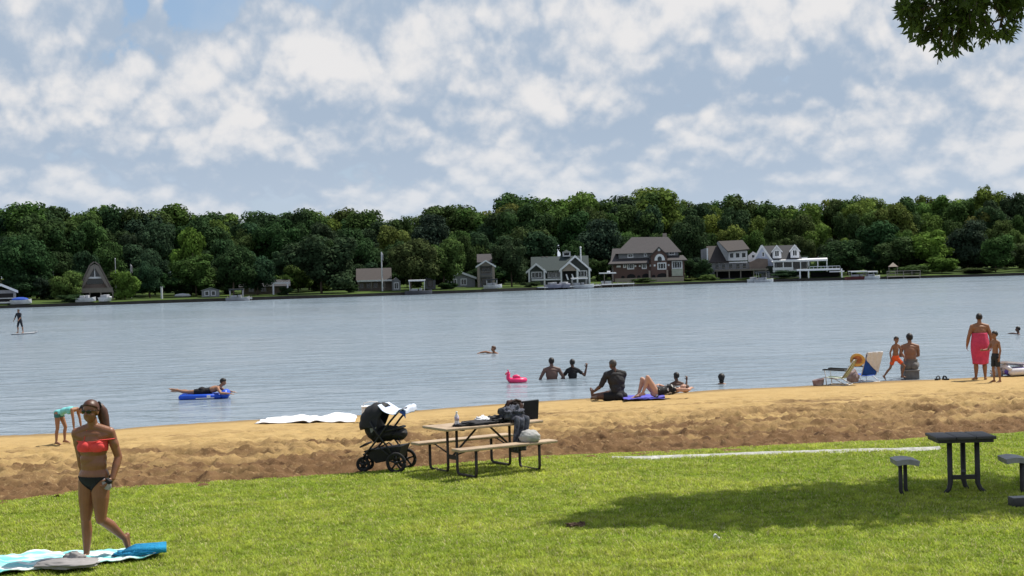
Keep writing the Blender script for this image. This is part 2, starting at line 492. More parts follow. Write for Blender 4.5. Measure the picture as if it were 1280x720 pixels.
# ---- lake
xs = np.concatenate([[-1500, -700, -350], np.linspace(-200, 200, 41), [350, 700, 1500]])
ys = np.concatenate([[18.0], np.linspace(24, 320, 60), [420, 600]])
X, Y = np.meshgrid(xs, ys); Z = np.full_like(X, ZW)
ny, nx = X.shape; idx = np.arange(nx * ny).reshape(ny, nx)
Fq = np.stack([idx[:-1, :-1], idx[:-1, 1:], idx[1:, 1:], idx[1:, :-1]], -1).reshape(-1, 4)
me = np_mesh('water', np.stack([X, Y, Z], -1).reshape(-1, 3), Fq, True)
def water_mat():
    m = bpy.data.materials.new('lake_water'); m.use_nodes = True
    nt = m.node_tree; b = nt.nodes['Principled BSDF']; L = nt.links
    tcn = nt.nodes.new('ShaderNodeTexCoord')
    def wn(sx, sy, scale, det, rot=0.0, rough=0.55):
        mp = nt.nodes.new('ShaderNodeMapping'); L.new(tcn.outputs['Object'], mp.inputs['Vector'])
        mp.inputs['Scale'].default_value = (sx, sy, 1); mp.inputs['Rotation'].default_value = (0, 0, rot)
        n = nt.nodes.new('ShaderNodeTexNoise'); n.inputs['Scale'].default_value = scale; n.inputs['Detail'].default_value = det; n.inputs['Roughness'].default_value = rough
        L.new(mp.outputs[0], n.inputs['Vector']); return n.outputs['Fac']
    small = wn(0.75, 1.3, 2.6, 5, 0.12)
    mid = smooth01(nt, wn(0.55, 1.0, 1.0, 3, -0.1), 0.42, 0.72)
    big = wn(0.35, 1.0, 0.22, 2, 0.05)
    band = wn(0.010, 0.075, 1.0, 4, 0.03)          # wind lanes: calmer and rougher water
    calm = smooth01(nt, band, 0.40, 0.62)
    h = addall_n(nt, [mathn(nt, 'MULTIPLY', small, 0.12), mathn(nt, 'MULTIPLY', mid, 0.36), mathn(nt, 'MULTIPLY', big, 0.45)])
    bp = nt.nodes.new('ShaderNodeBump'); bp.inputs['Distance'].default_value = 1.0
    L.new(mathn(nt, 'ADD', mathn(nt, 'MULTIPLY', calm, 0.44), 0.10), bp.inputs['Strength'])
    L.new(h, bp.inputs['Height']); L.new(bp.outputs['Normal'], b.inputs['Normal'])
    b.inputs['Base Color'].default_value = (0.21, 0.265, 0.315, 1)
    b.inputs['IOR'].default_value = 1.33
    b.inputs['Roughness'].default_value = 0.16
    b.inputs['Specular IOR Level'].default_value = 0.5
    return m
def addall_n(nt, l):
    s = l[0]
    for q in l[1:]: s = mathn(nt, 'ADD', s, q)
    return s
tag(link_mesh('water', me, water_mat()), 'grey blue lake water with small wind ripples', 'lake', kind='structure')

# ---- far bank: depth of the far waterline, as a function of world x
FSX = []; FSY = []
for px_, d_ in [(-400, 196), (0, 218), (200, 225), (400, 234), (600, 247), (800, 272), (900, 281), (1000, 279), (1150, 274), (1280, 272), (1700, 262)]:
    FSX.append((px_ - 640) / FPX * d_); FSY.append(d_)
FSX = np.array([-700] + FSX + [700]); FSY = np.array([190] + FSY + [250])
def yfar(x): return np.interp(x, FSX, FSY)
def fz(x, y):
    o = np.asarray(y) - yfar(x)
    z = ZW - 0.5 + 1.0 * np.clip(o / 1.2 + 0.3, 0, 1)
    z = z + 0.5 * np.clip((o - 1) / 25, 0, 1) + 3.8 * np.clip((o - 30) / 70, 0, 1) ** 1.2
    z = z + 0.4 * (fbm(np.asarray(x) * 0.05, np.asarray(y) * 0.05, 71, 3) - 0.5) * np.clip(o / 8, 0, 1)
    return z
xs = np.concatenate([[-900, -500, -300], np.linspace(-180, 180, 181), [300, 500, 900]])
os_ = np.concatenate([np.array([-3, -1, -0.35, 0, 0.4, 0.85, 1.4, 2.5, 4, 6]), np.linspace(8, 40, 17), np.linspace(45, 160, 20), [250, 500, 900]])
X = np.repeat(xs[None, :], len(os_), 0); Y = yfar(X) + os_[:, None] + 0.5 * (vnoise(X * 0.3, X * 0, 72) - 0.5) * (np.abs(os_[:, None]) < 8)
Z = fz(X, Y)
ny, nx = X.shape; idx = np.arange(nx * ny).reshape(ny, nx)
Fq = np.stack([idx[:-1, :-1], idx[:-1, 1:], idx[1:, 1:], idx[1:, :-1]], -1).reshape(-1, 4)
me = np_mesh('terrain', np.stack([X, Y, Z], -1).reshape(-1, 3), Fq, True)
tm = mat('far_bank_grass', (0.018, 0.032, 0.010), 0.95, c2=(0.080, 0.125, 0.026), scale=0.10, spec=0.1)
tag(link_mesh('terrain', me, tm), 'grassy far bank rising behind the lake', 'bank', kind='structure')
def FP(px, off, py=None):
    """point on the far bank at picture column px, off metres behind the waterline"""
    Yd = 240.0
    for _ in range(5):
        p = D(px, 360, Yd); Yd = float(yfar(p.x)) + off
    p = D(px, 360, Yd); p.z = float(fz(p.x, p.y))
    return p
# ================================================================== VEGETATION
def leaf_mat(name, objcol=True, c=(0.05, 0.08, 0.02), trans=0.25, sc=0.6, attr=None, amp=0.9):
    m = bpy.data.materials.new(name); m.use_nodes = True
    nt = m.node_tree; L = nt.links; b = nt.nodes['Principled BSDF']; out = nt.nodes['Material Output']
    if attr:
        col = node(nt, 'ShaderNodeAttribute', attribute_name=attr).outputs['Color']
    else:
        col = nt.nodes.new('ShaderNodeObjectInfo').outputs['Color'] if objcol else None
    tcn = nt.nodes.new('ShaderNodeTexCoord')
    nz = nt.nodes.new('ShaderNodeTexNoise'); nz.inputs['Scale'].default_value = sc; nz.inputs['Detail'].default_value = 6
    L.new(tcn.outputs['Object'], nz.inputs['Vector'])
    f = mathn(nt, 'ADD', mathn(nt, 'MULTIPLY', smooth01(nt, nz.outputs['Fac'], 0.3, 0.7), amp), 1.0 - amp * 0.5)
    hs = nt.nodes.new('ShaderNodeHueSaturation'); L.new(f, hs.inputs['Value'])
    if col is not None: L.new(col, hs.inputs['Color'])
    else: hs.inputs['Color'].default_value = (*c, 1)
    L.new(hs.outputs[0], b.inputs['Base Color'])
    b.inputs['Roughness'].default_value = 0.6; b.inputs['Specular IOR Level'].default_value = 0.25
    tr = nt.nodes.new('ShaderNodeBsdfTranslucent'); L.new(hs.outputs[0], tr.inputs['Color'])
    mx = nt.nodes.new('ShaderNodeMixShader'); mx.inputs[0].default_value = trans
    L.new(b.outputs[0], mx.inputs[1]); L.new(tr.outputs[0], mx.inputs[2]); L.new(mx.outputs[0], out.inputs['Surface'])
    return m
far_leaf = leaf_mat('far_foliage', trans=0.26, sc=5.0)
_b = far_leaf.node_tree.nodes['Principled BSDF']; _b.inputs['Roughness'].default_value = 0.9; _b.inputs['Specular IOR Level'].default_value = 0.06
bark = mat('bark', (0.07, 0.05, 0.035), 0.95, c2=(0.16, 0.12, 0.09), scale=5, bump=0.8, bscale=20)

def crown_mesh(seed, n=3600, lobes=16, leaf=0.036, shape='round'):
    """unit crown: about 1 wide, z from 0 to 1, leaf clumps gathered in lobes"""
    r = np.random.default_rng(seed)
    C, S = [], []
    for i in range(lobes):
        for _ in range(50):
            p = r.uniform(-1, 1, 3)
            if np.linalg.norm(p) < 1: break
        zz = 0.5 + 0.40 * p[2]
        if shape == 'round': w = 0.36 * math.sqrt(max(0.05, 1 - (abs(zz - 0.46) / 0.56) ** 2))
        elif shape == 'tall': w = 0.30 * math.sqrt(max(0.05, 1 - (abs(zz - 0.42) / 0.62) ** 2))
        elif shape == 'cone': w = 0.36 * (1.02 - zz) ** 0.8
        else: w = 0.40 * math.sqrt(max(0.08, 1 - (abs(zz - 0.6) / 0.5) ** 2))
        a = r.uniform(0, 2 * math.pi); q = math.sqrt(r.uniform(0.1, 1))
        C.append((math.cos(a) * w * q, math.sin(a) * w * q, zz)); S.append(r.uniform(0.10, 0.19) * (0.75 if shape == 'cone' else 1))
    C.append((0, 0, 0.45)); S.append(0.26 if shape != 'cone' else 0.16)
    C = np.array(C); S = np.array(S)
    wgt = S ** 2 / (S ** 2).sum()
    k = r.choice(len(C), n, p=wgt)
    d = r.normal(size=(n, 3)); d /= np.linalg.norm(d, axis=1, keepdims=True)
    rad = S[k] * (1 - 0.55 * r.uniform(0, 1, n) ** 2.2) * r.uniform(0.85, 1.18, n)
    p = C[k] + d * rad[:, None] * np.array([1, 1, 0.85])
    p[:, 2] = np.clip(p[:, 2], 0.02, 1.05)
    nrm = d * 1.2 + r.normal(size=(n, 3)) * 0.42 + np.array([0, 0, 0.35]); nrm /= np.linalg.norm(nrm, axis=1, keepdims=True)
    t = np.cross(nrm, r.normal(size=(n, 3))); t /= np.linalg.norm(t, axis=1, keepdims=True)
    u = np.cross(nrm, t)
    sz = leaf * r.uniform(0.6, 1.5, n)[:, None]
    asp = r.uniform(0.5, 1.0, n)[:, None]
    V = np.stack([p - t * sz, p - u * sz * asp * 0.8 + nrm * sz * 0.25, p + t * sz, p + u * sz * asp - nrm * sz * 0.2], 1).reshape(-1, 3)
    return np_mesh('crown', V, np.arange(4 * n).reshape(n, 4))
CROWNS = {'round': [crown_mesh(s, 10000, 22, 0.023, 'round') for s in (1, 2, 3, 4)],
          'tall': [crown_mesh(s, 9500, 22, 0.022, 'tall') for s in (5, 6, 7)],
          'cone': [crown_mesh(s, 4200, 22, 0.028, 'cone') for s in (8,)],
          'wide': [crown_mesh(s, 9500, 20, 0.023, 'wide') for s in (9, 10)]}
for l in CROWNS.values():
    for me_ in l: me_.materials.append(far_leaf)
_t = MB()
_t.tube([(0, 0, -0.06), (0.01, 0, 0.2), (-0.01, 0.01, 0.5), (0.01, 0, 0.85)], [0.026, 0.02, 0.016, 0.006], 8)
for a_, z_ in ((0.4, 0.35), (2.2, 0.42), (3.9, 0.38), (5.2, 0.5)):
    _t.tube([(0, 0, z_), (0.12 * math.cos(a_), 0.12 * math.sin(a_), z_ + 0.12), (0.24 * math.cos(a_), 0.24 * math.sin(a_), z_ + 0.26)], [0.012, 0.009, 0.004], 6)
TRUNK = None
def tree(loc, h, w, shape='round', col=(0.04, 0.07, 0.02), low=0.12, name='broadleaf_tree', label=None, cat='tree', group=None, k=None):
    global TRUNK
    t = thing(name, label, cat, loc, rng.uniform(0, 6.28), group)
    pool = CROWNS[shape]
    me_ = pool[k % len(pool)] if k is not None else rng.choice(pool)
    c = bpy.data.objects.new('crown', me_); COL.objects.link(c); c.parent = t
    c.scale = (w, w, h * (1 - low)); c.location = (0, 0, h * low)
    c.color = (*[max(0.004, q * rng.uniform(0.85, 1.15)) for q in col], 1)
    if TRUNK is None:
        TRUNK = _t.build('trunk', bark, t, True).data
        tk = bpy.data.objects['trunk']
    else:
        tk = bpy.data.objects.new('trunk', TRUNK); COL.objects.link(tk); tk.parent = t
    tk.scale = (h * 0.8, h * 0.8, h * 0.80)
    return t

DARK = (0.036, 0.066, 0.025); MID = (0.058, 0.098, 0.028); LIGHT = (0.105, 0.155, 0.034); YEL = (0.125, 0.172, 0.038); BLUE = (0.032, 0.060, 0.031)
SKYL = [(-200, 258), (0, 262), (20, 250), (40, 247), (70, 252), (100, 258), (130, 249), (150, 257), (200, 254), (260, 257), (330, 256), (400, 255), (470, 259), (520, 265), (545, 246), (560, 257), (600, 254), (650, 231), (680, 241), (740, 237), (790, 234), (820, 227), (850, 249), (880, 249), (915, 237), (940, 239), (960, 251), (1000, 249), (1040, 244), (1090, 237), (1120, 239), (1160, 244), (1200, 241), (1240, 231), (1280, 239), (1500, 240)]
def skyl(px): return float(np.interp(px, [a for a, b in SKYL], [b for a, b in SKYL]))
def top_h(px, off, toppy):
    p = FP(px, off); q = D(px, toppy, p.y)
    return p, q.z - p.z
def shade_for(px):
    """left half of the wood is darker and bluer, right half fresher"""
    t = min(1, max(0, (px - 350) / 700))
    a = rng.random()
    pool = [DARK, BLUE, DARK, MID] if a > t * 0.8 else [MID, LIGHT, MID, YEL]
    return rng.choice(pool)
# the wood behind the houses: three loose rows, front to back
for px in np.arange(-130, 1420, 18.0):
    q = px + rng.uniform(-7, 7); off = rng.uniform(84, 108)
    p, h = top_h(q, off, skyl(q) + rng.uniform(-1, 5))
    tree(p, h, h * rng.uniform(0.72, 0.98), rng.choice(['round', 'tall', 'round', 'wide']), shade_for(q) if rng.random() < .5 else rng.choice([MID, LIGHT, MID]),
         label='leafy tree at the top of the wood with its crown against the sky', group='trees at the top of the wood across the lake')
for px in np.arange(-130, 1420, 27.0):
    q = px + rng.uniform(-9, 9); off = rng.uniform(60, 78)
    p, h = top_h(q, off, skyl(q) + rng.uniform(14, 30))
    tree(p, h, h * rng.uniform(0.65, 0.9), rng.choice(['round', 'tall', 'round']), shade_for(q),
         label='broadleaf tree halfway up the wood, below the skyline row of trees', group='trees in the middle of the wood across the lake')
for px in np.arange(-130, 1420, 30.0):
    q = px + rng.uniform(-8, 8); off = rng.uniform(28, 44)
    p, h = top_h(q, off, skyl(q) + rng.uniform(38, 58))
    tree(p, h, h * rng.uniform(0.7, 1.0), rng.choice(['round', 'tall', 'round']), shade_for(q),
         label='dark shaded tree low in the wood just behind the far bank houses', low=0.02, group='trees directly behind the far bank houses')
# single trees and shrubs on the far bank that the photo tells apart: px, off, top y, width px, shape, colour
SPEC = [
 (83, 6, 335, 39, 'round', LIGHT, 'rounded dark shrub tree left of the A-frame cottage', 'tree'),
 (156, 7, 333, 37, 'round', LIGHT, 'round clipped looking tree right of the A-frame cottage', 'tree'),
 (90, 3, 366, 36, 'wide', DARK, 'low dark bush at the water below the tree left of the A-frame', 'bush'),
 (187, 13, 322, 34, 'tall', BLUE, 'narrow very dark evergreen standing beside the white post on the left bank', 'tree'),
 (30, 24, 288, 66, 'round', DARK, 'broad dark tree rising behind the lawn at the far left of the bank', 'tree'),
 (238, 24, 283, 46, 'tall', LIGHT, 'lighter green tree above the white upturned boat on the left bank', 'tree'),
 (245, 15, 316, 60, 'round', MID, 'wide leafy tree overhanging the upturned white boat', 'tree'),
 (292, 9, 306, 50, 'round', DARK, 'dark tree left of the white pergola on the far bank', 'tree'),
 (322, 12, 318, 44, 'round', BLUE, 'low dark tree behind the white pergola', 'tree'),
 (402, 8, 286, 84, 'round', BLUE, 'biggest dark tree on the bank left of the brown roofed cottage', 'tree'),
 (452, 30, 282, 54, 'tall', DARK, 'dark tall tree behind the brown roofed cottage', 'tree'),
 (514, 7, 298, 60, 'round', MID, 'leafy green tree right of the brown roofed cottage', 'tree'),
 (555, 9, 292, 56, 'round', MID, 'leafy green tree left of the narrow gabled house', 'tree'),
 (582, 26, 292, 34, 'tall', DARK, 'slender dark tree close behind the narrow gabled house', 'tree'),
 (640, 11, 296, 46, 'round', DARK, 'dark tree between the narrow gabled house and the green roofed cottage', 'tree'),
 (672, 34, 284, 60, 'tall', BLUE, 'dark tall tree above the left gable of the green roofed cottage', 'tree'),
 (752, 32, 270, 62, 'tall', BLUE, 'dark tree in the gap between the green roofed cottage and brick mansion', 'tree'),
 (872, 9, 320, 34, 'round', DARK, 'dark leafy tree between the brick mansion and the grey house', 'tree'),
 (862, 30, 262, 54, 'tall', DARK, 'tall dark tree rising at the right end of the brick mansion', 'tree'),
 (1060, 20, 300, 62, 'round', DARK, 'dark spreading tree right of the white dormered house', 'tree'),
 (1100, 24, 276, 66, 'tall', DARK, 'tall dark tree above the moored pontoon boats', 'tree'),
 (1124, 17, 292, 58, 'tall', MID, 'green tree behind the wooden dock at the right of the far bank', 'tree'),
 (1160, 18, 286, 62, 'round', YEL, 'brightest yellow green tree on the right of the far bank', 'tree'),
 (1178, 8, 320, 44, 'wide', LIGHT, 'pale green bushy tree low at the water on the right bank', 'tree'),
 (1140, 6, 330, 40, 'round', MID, 'leafy shrub behind the far end of the wooden dock', 'bush'),
 (1210, 22, 272, 60, 'tall', BLUE, 'very dark tall tree behind the willow like tree on the right bank', 'tree'),
 (1245, 8, 293, 54, 'tall', MID, 'rounded willow like tree at the right end of the far bank', 'tree'),
 (1222, 5, 334, 50, 'wide', MID, 'low green bush at the foot of the willow like tree', 'bush'),
 (1290, 10, 300, 50, 'round', MID, 'green tree cut by the right edge of the photo across the lake', 'tree'),
 (803, 4, 347, 30, 'wide', MID, 'rounded shrub in front of the brick mansion', 'bush'),
 (858, 5, 347, 24, 'wide', LIGHT, 'light green shrub at the right corner of the brick mansion', 'bush'),
 (886, 4, 343, 24, 'round', LIGHT, 'pale green bush below the deck of the grey house', 'bush'),
 (930, 3.2, 347, 20, 'wide', MID, 'small bush below the grey house beside the covered boat', 'bush'),
 (984, 4.0, 337, 38, 'wide', DARK, 'dark hedge like bush between the two boat shelters', 'bush'),
 (664, 4, 351, 22, 'wide', DARK, 'dark bush at the left end of the white dock', 'bush'),
 (560, 6, 352, 26, 'wide', DARK, 'low dark bush right of the canopied pontoon boat', 'bush'),
 (438, 8, 353, 20, 'wide', DARK, 'low dark bush left of the brown roofed cottage', 'bush'),
 (357, 9, 357, 22, 'round', DARK, 'small dark shrub right of the white pergola', 'bush'),
 (1020, 9, 331, 22, 'round', DARK, 'dark shrub behind the white boathouse frame', 'bush'),
]
for i, (px, off, ty, wpx, sh, col, lab, cat) in enumerate(SPEC):
    p, h = top_h(px, off, ty)
    p.z -= 0.1
    tree(p, h + 0.1, wpx / (FPX / p.y) * 1.18, sh, col, 0.03 if cat == 'bush' or h < 6.5 else 0.07, 'bush' if cat == 'bush' else 'shore_tree', lab, cat, k=i)
# shrubby growth hiding the ground along the back of the gardens
for i, px in enumerate(np.arange(-120, 1400, 17.0)):
    if 690 < px < 720: continue
    off = rng.uniform(19, 26); p = FP(px, off)
    h = rng.uniform(3.0, 5.2)
    tree(p, h, h * rng.uniform(1.1, 1.5), 'wide', rng.choice([DARK, BLUE, DARK, MID]), 0.0, 'shrub', 'dense dark shrub of the undergrowth behind the far bank gardens', 'shrub', 'undergrowth shrubs behind the far bank gardens')

# ---- near tree: stands right of the frame, one long bough reaching in at the top right
leaf_near = leaf_mat('near_leaves', objcol=False, c=(0.085, 0.125, 0.028), trans=0.5, sc=3.0)
TX, TY = 11.6, 21.8
nt_root = thing('shade_tree', 'leafy branch of a big tree hanging into the top right corner', 'tree', (TX, TY, float(lawn_z(TX, TY))))
tb = MB()
tb.tube([(0, 0, -0.1), (0.02, 0, 0.5), (0, 0.05, 2.2), (-0.15, 0, 4.2), (-0.2, -0.1, 7.0), (0.0, 0, 10.0)], [0.42, 0.33, 0.28, 0.25, 0.18, 0.07], 14)
tb.build('trunk', bark, nt_root, True)
nr = np.random.default_rng(12)
twigs = []      # (point, direction) in tree space
bb = MB()
def bough(pts, r0, r1, n_side, spread, length):
    pts = [Vector(p) for p in pts]
    fine = []
    for i in range(len(pts) - 1):
        for k in range(6): fine.append(pts[i].lerp(pts[i + 1], k / 6))
    fine.append(pts[-1])
    bb.tube(fine, r0, 8, True, r1)
    for j in range(n_side):
        u = (0.25 + 0.75 * (j + nr.random()) / n_side)
        a = u * (len(fine) - 1); i = min(int(a), len(fine) - 2)
        p = fine[i].lerp(fine[i + 1], a - i); d = (fine[i + 1] - fine[i]).normalized()
        s = Vector(nr.normal(size=3)); s = (s - d * s.dot(d)).normalized()
        s.z *= 0.55
        dr = (d * 0.6 + s * spread + Vector((0, 0, -0.12))).normalized()
        L_ = length * (1.15 - 0.6 * u) * nr.uniform(0.6, 1.2)
        q1 = p + dr * L_ * 0.5 + Vector((0, 0, 0.04)); q2 = p + dr * L_ + Vector((0, 0, -0.10 * L_))
        bb.tube([p, q1, q2], [0.018, 0.012, 0.005], 5)
        for m_ in range(int(7 * L_ / 0.9) + 3):
            f = nr.uniform(0.15, 1.0)
            c = p.lerp(q1, f * 2) if f < .5 else q1.lerp(q2, f * 2 - 1)
            e = (dr + Vector(nr.normal(size=3)) * 0.7 + Vector((0, 0, -0.25))).normalized()
            twigs.append((c, e, nr.uniform(0.18, 0.42)))
def TL(px, py, Y):
    p = D(px, py, Y); return (p.x - TX, p.y - TY, p.z - 0)
# bough seen in the photo
bough([(-0.15, 0, 5.2), (-1.9, -0.6, 7.0), TL(1262, -45, 20.2), TL(1218, 14, 19.9), TL(1172, 36, 19.7)], 0.11, 0.015, 46, 0.9, 0.75)
bough([TL(1262, -45, 20.2), TL(1235, -18, 19.6), TL(1165, 8, 19.4), TL(1138, 14, 19.3)], 0.04, 0.01, 26, 0.8, 0.5)
bough([TL(1275, -50, 20.4), TL(1262, -5, 20.2), TL(1250, 34, 20.2)], 0.04, 0.01, 12, 0.7, 0.35)
# boughs above and beside the frame that cast the shade on the lawn
bough([(-0.2, -0.1, 6.5), (-2.6, -0.7, 8.4), (-4.4, -1.0, 9.2), (-5.4, -1.15, 9.5), (-6.0, -1.2, 9.4)], 0.12, 0.015, 110, 1.0, 1.0)
bough([(-0.2, 0.0, 6.0), (-2.2, -1.3, 7.6), (-4.1, -1.7, 8.3), (-5.2, -1.7, 8.4)], 0.10, 0.015, 110, 1.0, 1.1)
bough([(-0.2, -0.1, 7.0), (-2.2, 0.3, 8.6), (-3.9, 0.2, 9.4), (-5.2, -0.1, 9.7)], 0.10, 0.015, 95, 1.0, 1.1)
bough([(-0.2, -0.1, 5.0), (-1.6, -1.2, 6.4), (-2.9, -1.6, 7.2)], 0.10, 0.015, 80, 1.0, 1.2)
bough([(0, 0, 7.5), (-1.0, 0.4, 9.6), (-2.4, 0.3, 10.8)], 0.09, 0.015, 50, 1.0, 1.3)
bough([(0, 0, 6.5), (1.6, 0.6, 8.6), (2.8, 0.5, 10.0)], 0.09, 0.015, 50, 1.0, 1.4)
bough([(0, 0, 5.5), (1.4, -1.6, 7.0), (2.3, -2.8, 7.8)], 0.09, 0.015, 45, 1.0, 1.4)
bough([(0, 0, 9.5), (0.2, 0.2, 11.5), (-0.2, 0.3, 12.6)], 0.07, 0.015, 50, 1.0, 1.5)
bb.build('branch', bark, nt_root, True, fix=False)
lv, lf = [], []
LIMX = [1000, 1118, 1130, 1142, 1160, 1178, 1190, 1205, 1225, 1245, 1262, 1274, 1290]; LIMY = [-40, -10, 34, 44, 58, 72, 66, 60, 55, 46, 48, 30, -20]
def is_seen(p):
    q = Vector((p.x + TX, p.y + TY, p.z)) - CAM; d = q.dot(FW)
    return abs(q.dot(RT) / d) < 0.36 and q.dot(UP) / d < 0.20
def pruned(p):
    q = Vector((p.x + TX, p.y + TY, p.z)) - CAM
    d = q.dot(FW); px, py = 640 + FPX * q.dot(RT) / d, 360 - FPX * q.dot(UP) / d
    if px > 1296: return py > 70
    return py > float(np.interp(px, LIMX, LIMY)) or ((px - 1246) / 11) ** 2 + ((py - 22) / 13) ** 2 < 1
for c, e, ln in twigs:
    nl = 8 if is_seen(c) else 22
    for j in range(nl):
        f = (j + 0.5) / nl
        b0 = c + e * ln * f
        if pruned(b0): continue
        s = Vector(nr.normal(size=3)); s = (s - e * s.dot(e)).normalized()
        d = (e * 0.55 + s * 0.8 + Vector((0, 0, -0.45))).normalized()
        n = d.cross(Vector(nr.normal(size=3))).normalized(); w = d.cross(n)
        l = nr.uniform(0.085, 0.15); wd = l * nr.uniform(0.17, 0.24)
        k = len(lv)
        lv += [b0, b0 + d * l * 0.42 + w * wd + n * 0.008, b0 + d * l + n * -0.012, b0 + d * l * 0.42 - w * wd + n * 0.008]
        lf.append((k, k + 1, k + 2, k + 3))
me = np_mesh('crown', [tuple(v) for v in lv], lf)
link_mesh('crown', me, leaf_near, nt_root)

# ---- grass blades over the lawn
TOWEL = [P(a, b, 0) for a, b in [(-60, 704), (0, 699), (95, 693), (150, 690), (205, 688), (197, 698), (120, 707), (20, 719), (-60, 728)]]
def inpoly(x, y, poly):
    ins = np.zeros(len(x), bool); n = len(poly); j = n - 1
    for i in range(n):
        xi, yi, xj, yj = poly[i].x, poly[i].y, poly[j].x, poly[j].y
        c = ((yi > y) != (yj > y)) & (x < (xj - xi) * (y - yi) / (yj - yi + 1e-12) + xi)
        ins ^= c; j = i
    return ins
def make_grass():
    r = np.random.default_rng(3)
    n = 1250000
    y = r.uniform(12.6, 27.5, n); hw = 0.348 * y + 3.0
    x = r.uniform(-1, 1, n) * hw
    yl = ylawn(x) + 0.16 * (fbm(x * 1.3, x * 0 + 2, 81, 4) - 0.5) * 2 + 0.02
    edge = (yl - y)
    keep = (edge > 0) & ~inpoly(x, y, TOWEL)
    pc = np.interp(x, ptsx, ptsy, left=99, right=99)
    dpath = np.abs(y - pc)
    keep &= ~((dpath < 0.04 + 0.22 * vnoise(x * 0.9, x * 0 + 3.3, 61)) & (r.random(n) < np.clip(2.6 * (fbm(x * 1.5, y * 4, 64, 3) - 0.28), 0.25, 0.97)) & (x > ptsx[0] + .3))
    thin = fbm(x * 1.1, y * 1.6, 91, 3)
    keep &= (r.random(n) < np.clip((thin - 0.30) * 4 + 0.6, 0.5, 1)) & ((edge > 0.5) | (r.random(n) < 0.55))
    x, y, thin, edge = x[keep], y[keep], thin[keep], edge[keep]; n = len(x)
    z = lawn_z(x, y) - 0.004
    cl = fbm(x * 3.2, y * 3.2, 95, 3)
    h = (0.016 + 0.034 * r.uniform(0.2, 1, n) ** 1.3) * (0.72 + 0.62 * np.clip((cl - 0.3) * 2.2, 0, 1)) * np.clip(edge / 0.8 + 0.45, 0.45, 1)
    a = r.uniform(0, 2 * math.pi, n); lean = r.uniform(0.2, 1.5, n)
    dx, dy = np.cos(a), np.sin(a)
    w = r.uniform(0.0035, 0.0075, n) * (1 + 0.02 * (y - 15))
    px_, py_ = -dy * w, dx * w
    b = np.stack([x, y, z], 1)
    t = np.stack([dx * h * lean, dy * h * lean, h], 1)
    m = np.stack([dx * h * lean * 0.35, dy * h * lean * 0.35, h * 0.62], 1)
    s = np.stack([px_, py_, 0 * w], 1)
    V = np.stack([b - s, b + s, b + m + s * 0.8, b + t, b + m - s * 0.8], 1).reshape(-1, 3)
    i0 = np.arange(n) * 5
    Q = np.stack([i0, i0 + 1, i0 + 2, i0 + 4], 1); T3 = np.stack([i0 + 4, i0 + 2, i0 + 3], 1)
    me = bpy.data.meshes.new('grass')
    me.vertices.add(len(V)); me.vertices.foreach_set('co', V.astype(np.float32).ravel())
    li = np.concatenate([Q.ravel(), T3.ravel()]).astype(np.int32)
    me.loops.add(len(li)); me.loops.foreach_set('vertex_index', li)
    me.polygons.add(2 * n)
    ls = np.concatenate([np.arange(n) * 4, 4 * n + np.arange(n) * 3]).astype(np.int32)
    me.polygons.foreach_set('loop_start', ls); me.polygons.foreach_set('loop_total', np.concatenate([np.full(n, 4), np.full(n, 3)]).astype(np.int32))
    me.update(calc_edges=True)
    patch = fbm(x * 0.35, y * 0.8, 101, 4); patch2 = fbm(x * 1.7, y * 2.4, 111, 3)
    c0 = np.array([0.285, 0.385, 0.038]); c1 = np.array([0.49, 0.54, 0.085]); c2 = np.array([0.58, 0.54, 0.24])
    f = np.clip((patch - 0.22) * 1.3 + (patch2 - 0.5) * 0.6 + (cl - 0.5) * 1.0 + r.normal(0, 0.22, n), 0, 1)[:, None]
    c = c0 * (1 - f) + c1 * f
    dry = (r.random(n) < 0.11 + 0.25 * np.clip(0.5 - thin, 0, 1))[:, None]
    c = np.where(dry, c2 * r.uniform(0.7, 1.2, n)[:, None], c * r.uniform(0.75, 1.25, n)[:, None])
    C = np.concatenate([c, np.ones((n, 1))], 1).repeat(5, 0).astype(np.float32)
    ca = me.color_attributes.new('tint', 'FLOAT_COLOR', 'POINT'); ca.data.foreach_set('color', C.ravel())
    tag(link_mesh('grass', me, leaf_mat('grass_blades', attr='tint', trans=0.45, sc=7.0, amp=0.5)), 'short mown green grass of the lawn', 'grass', kind='stuff')
make_grass()
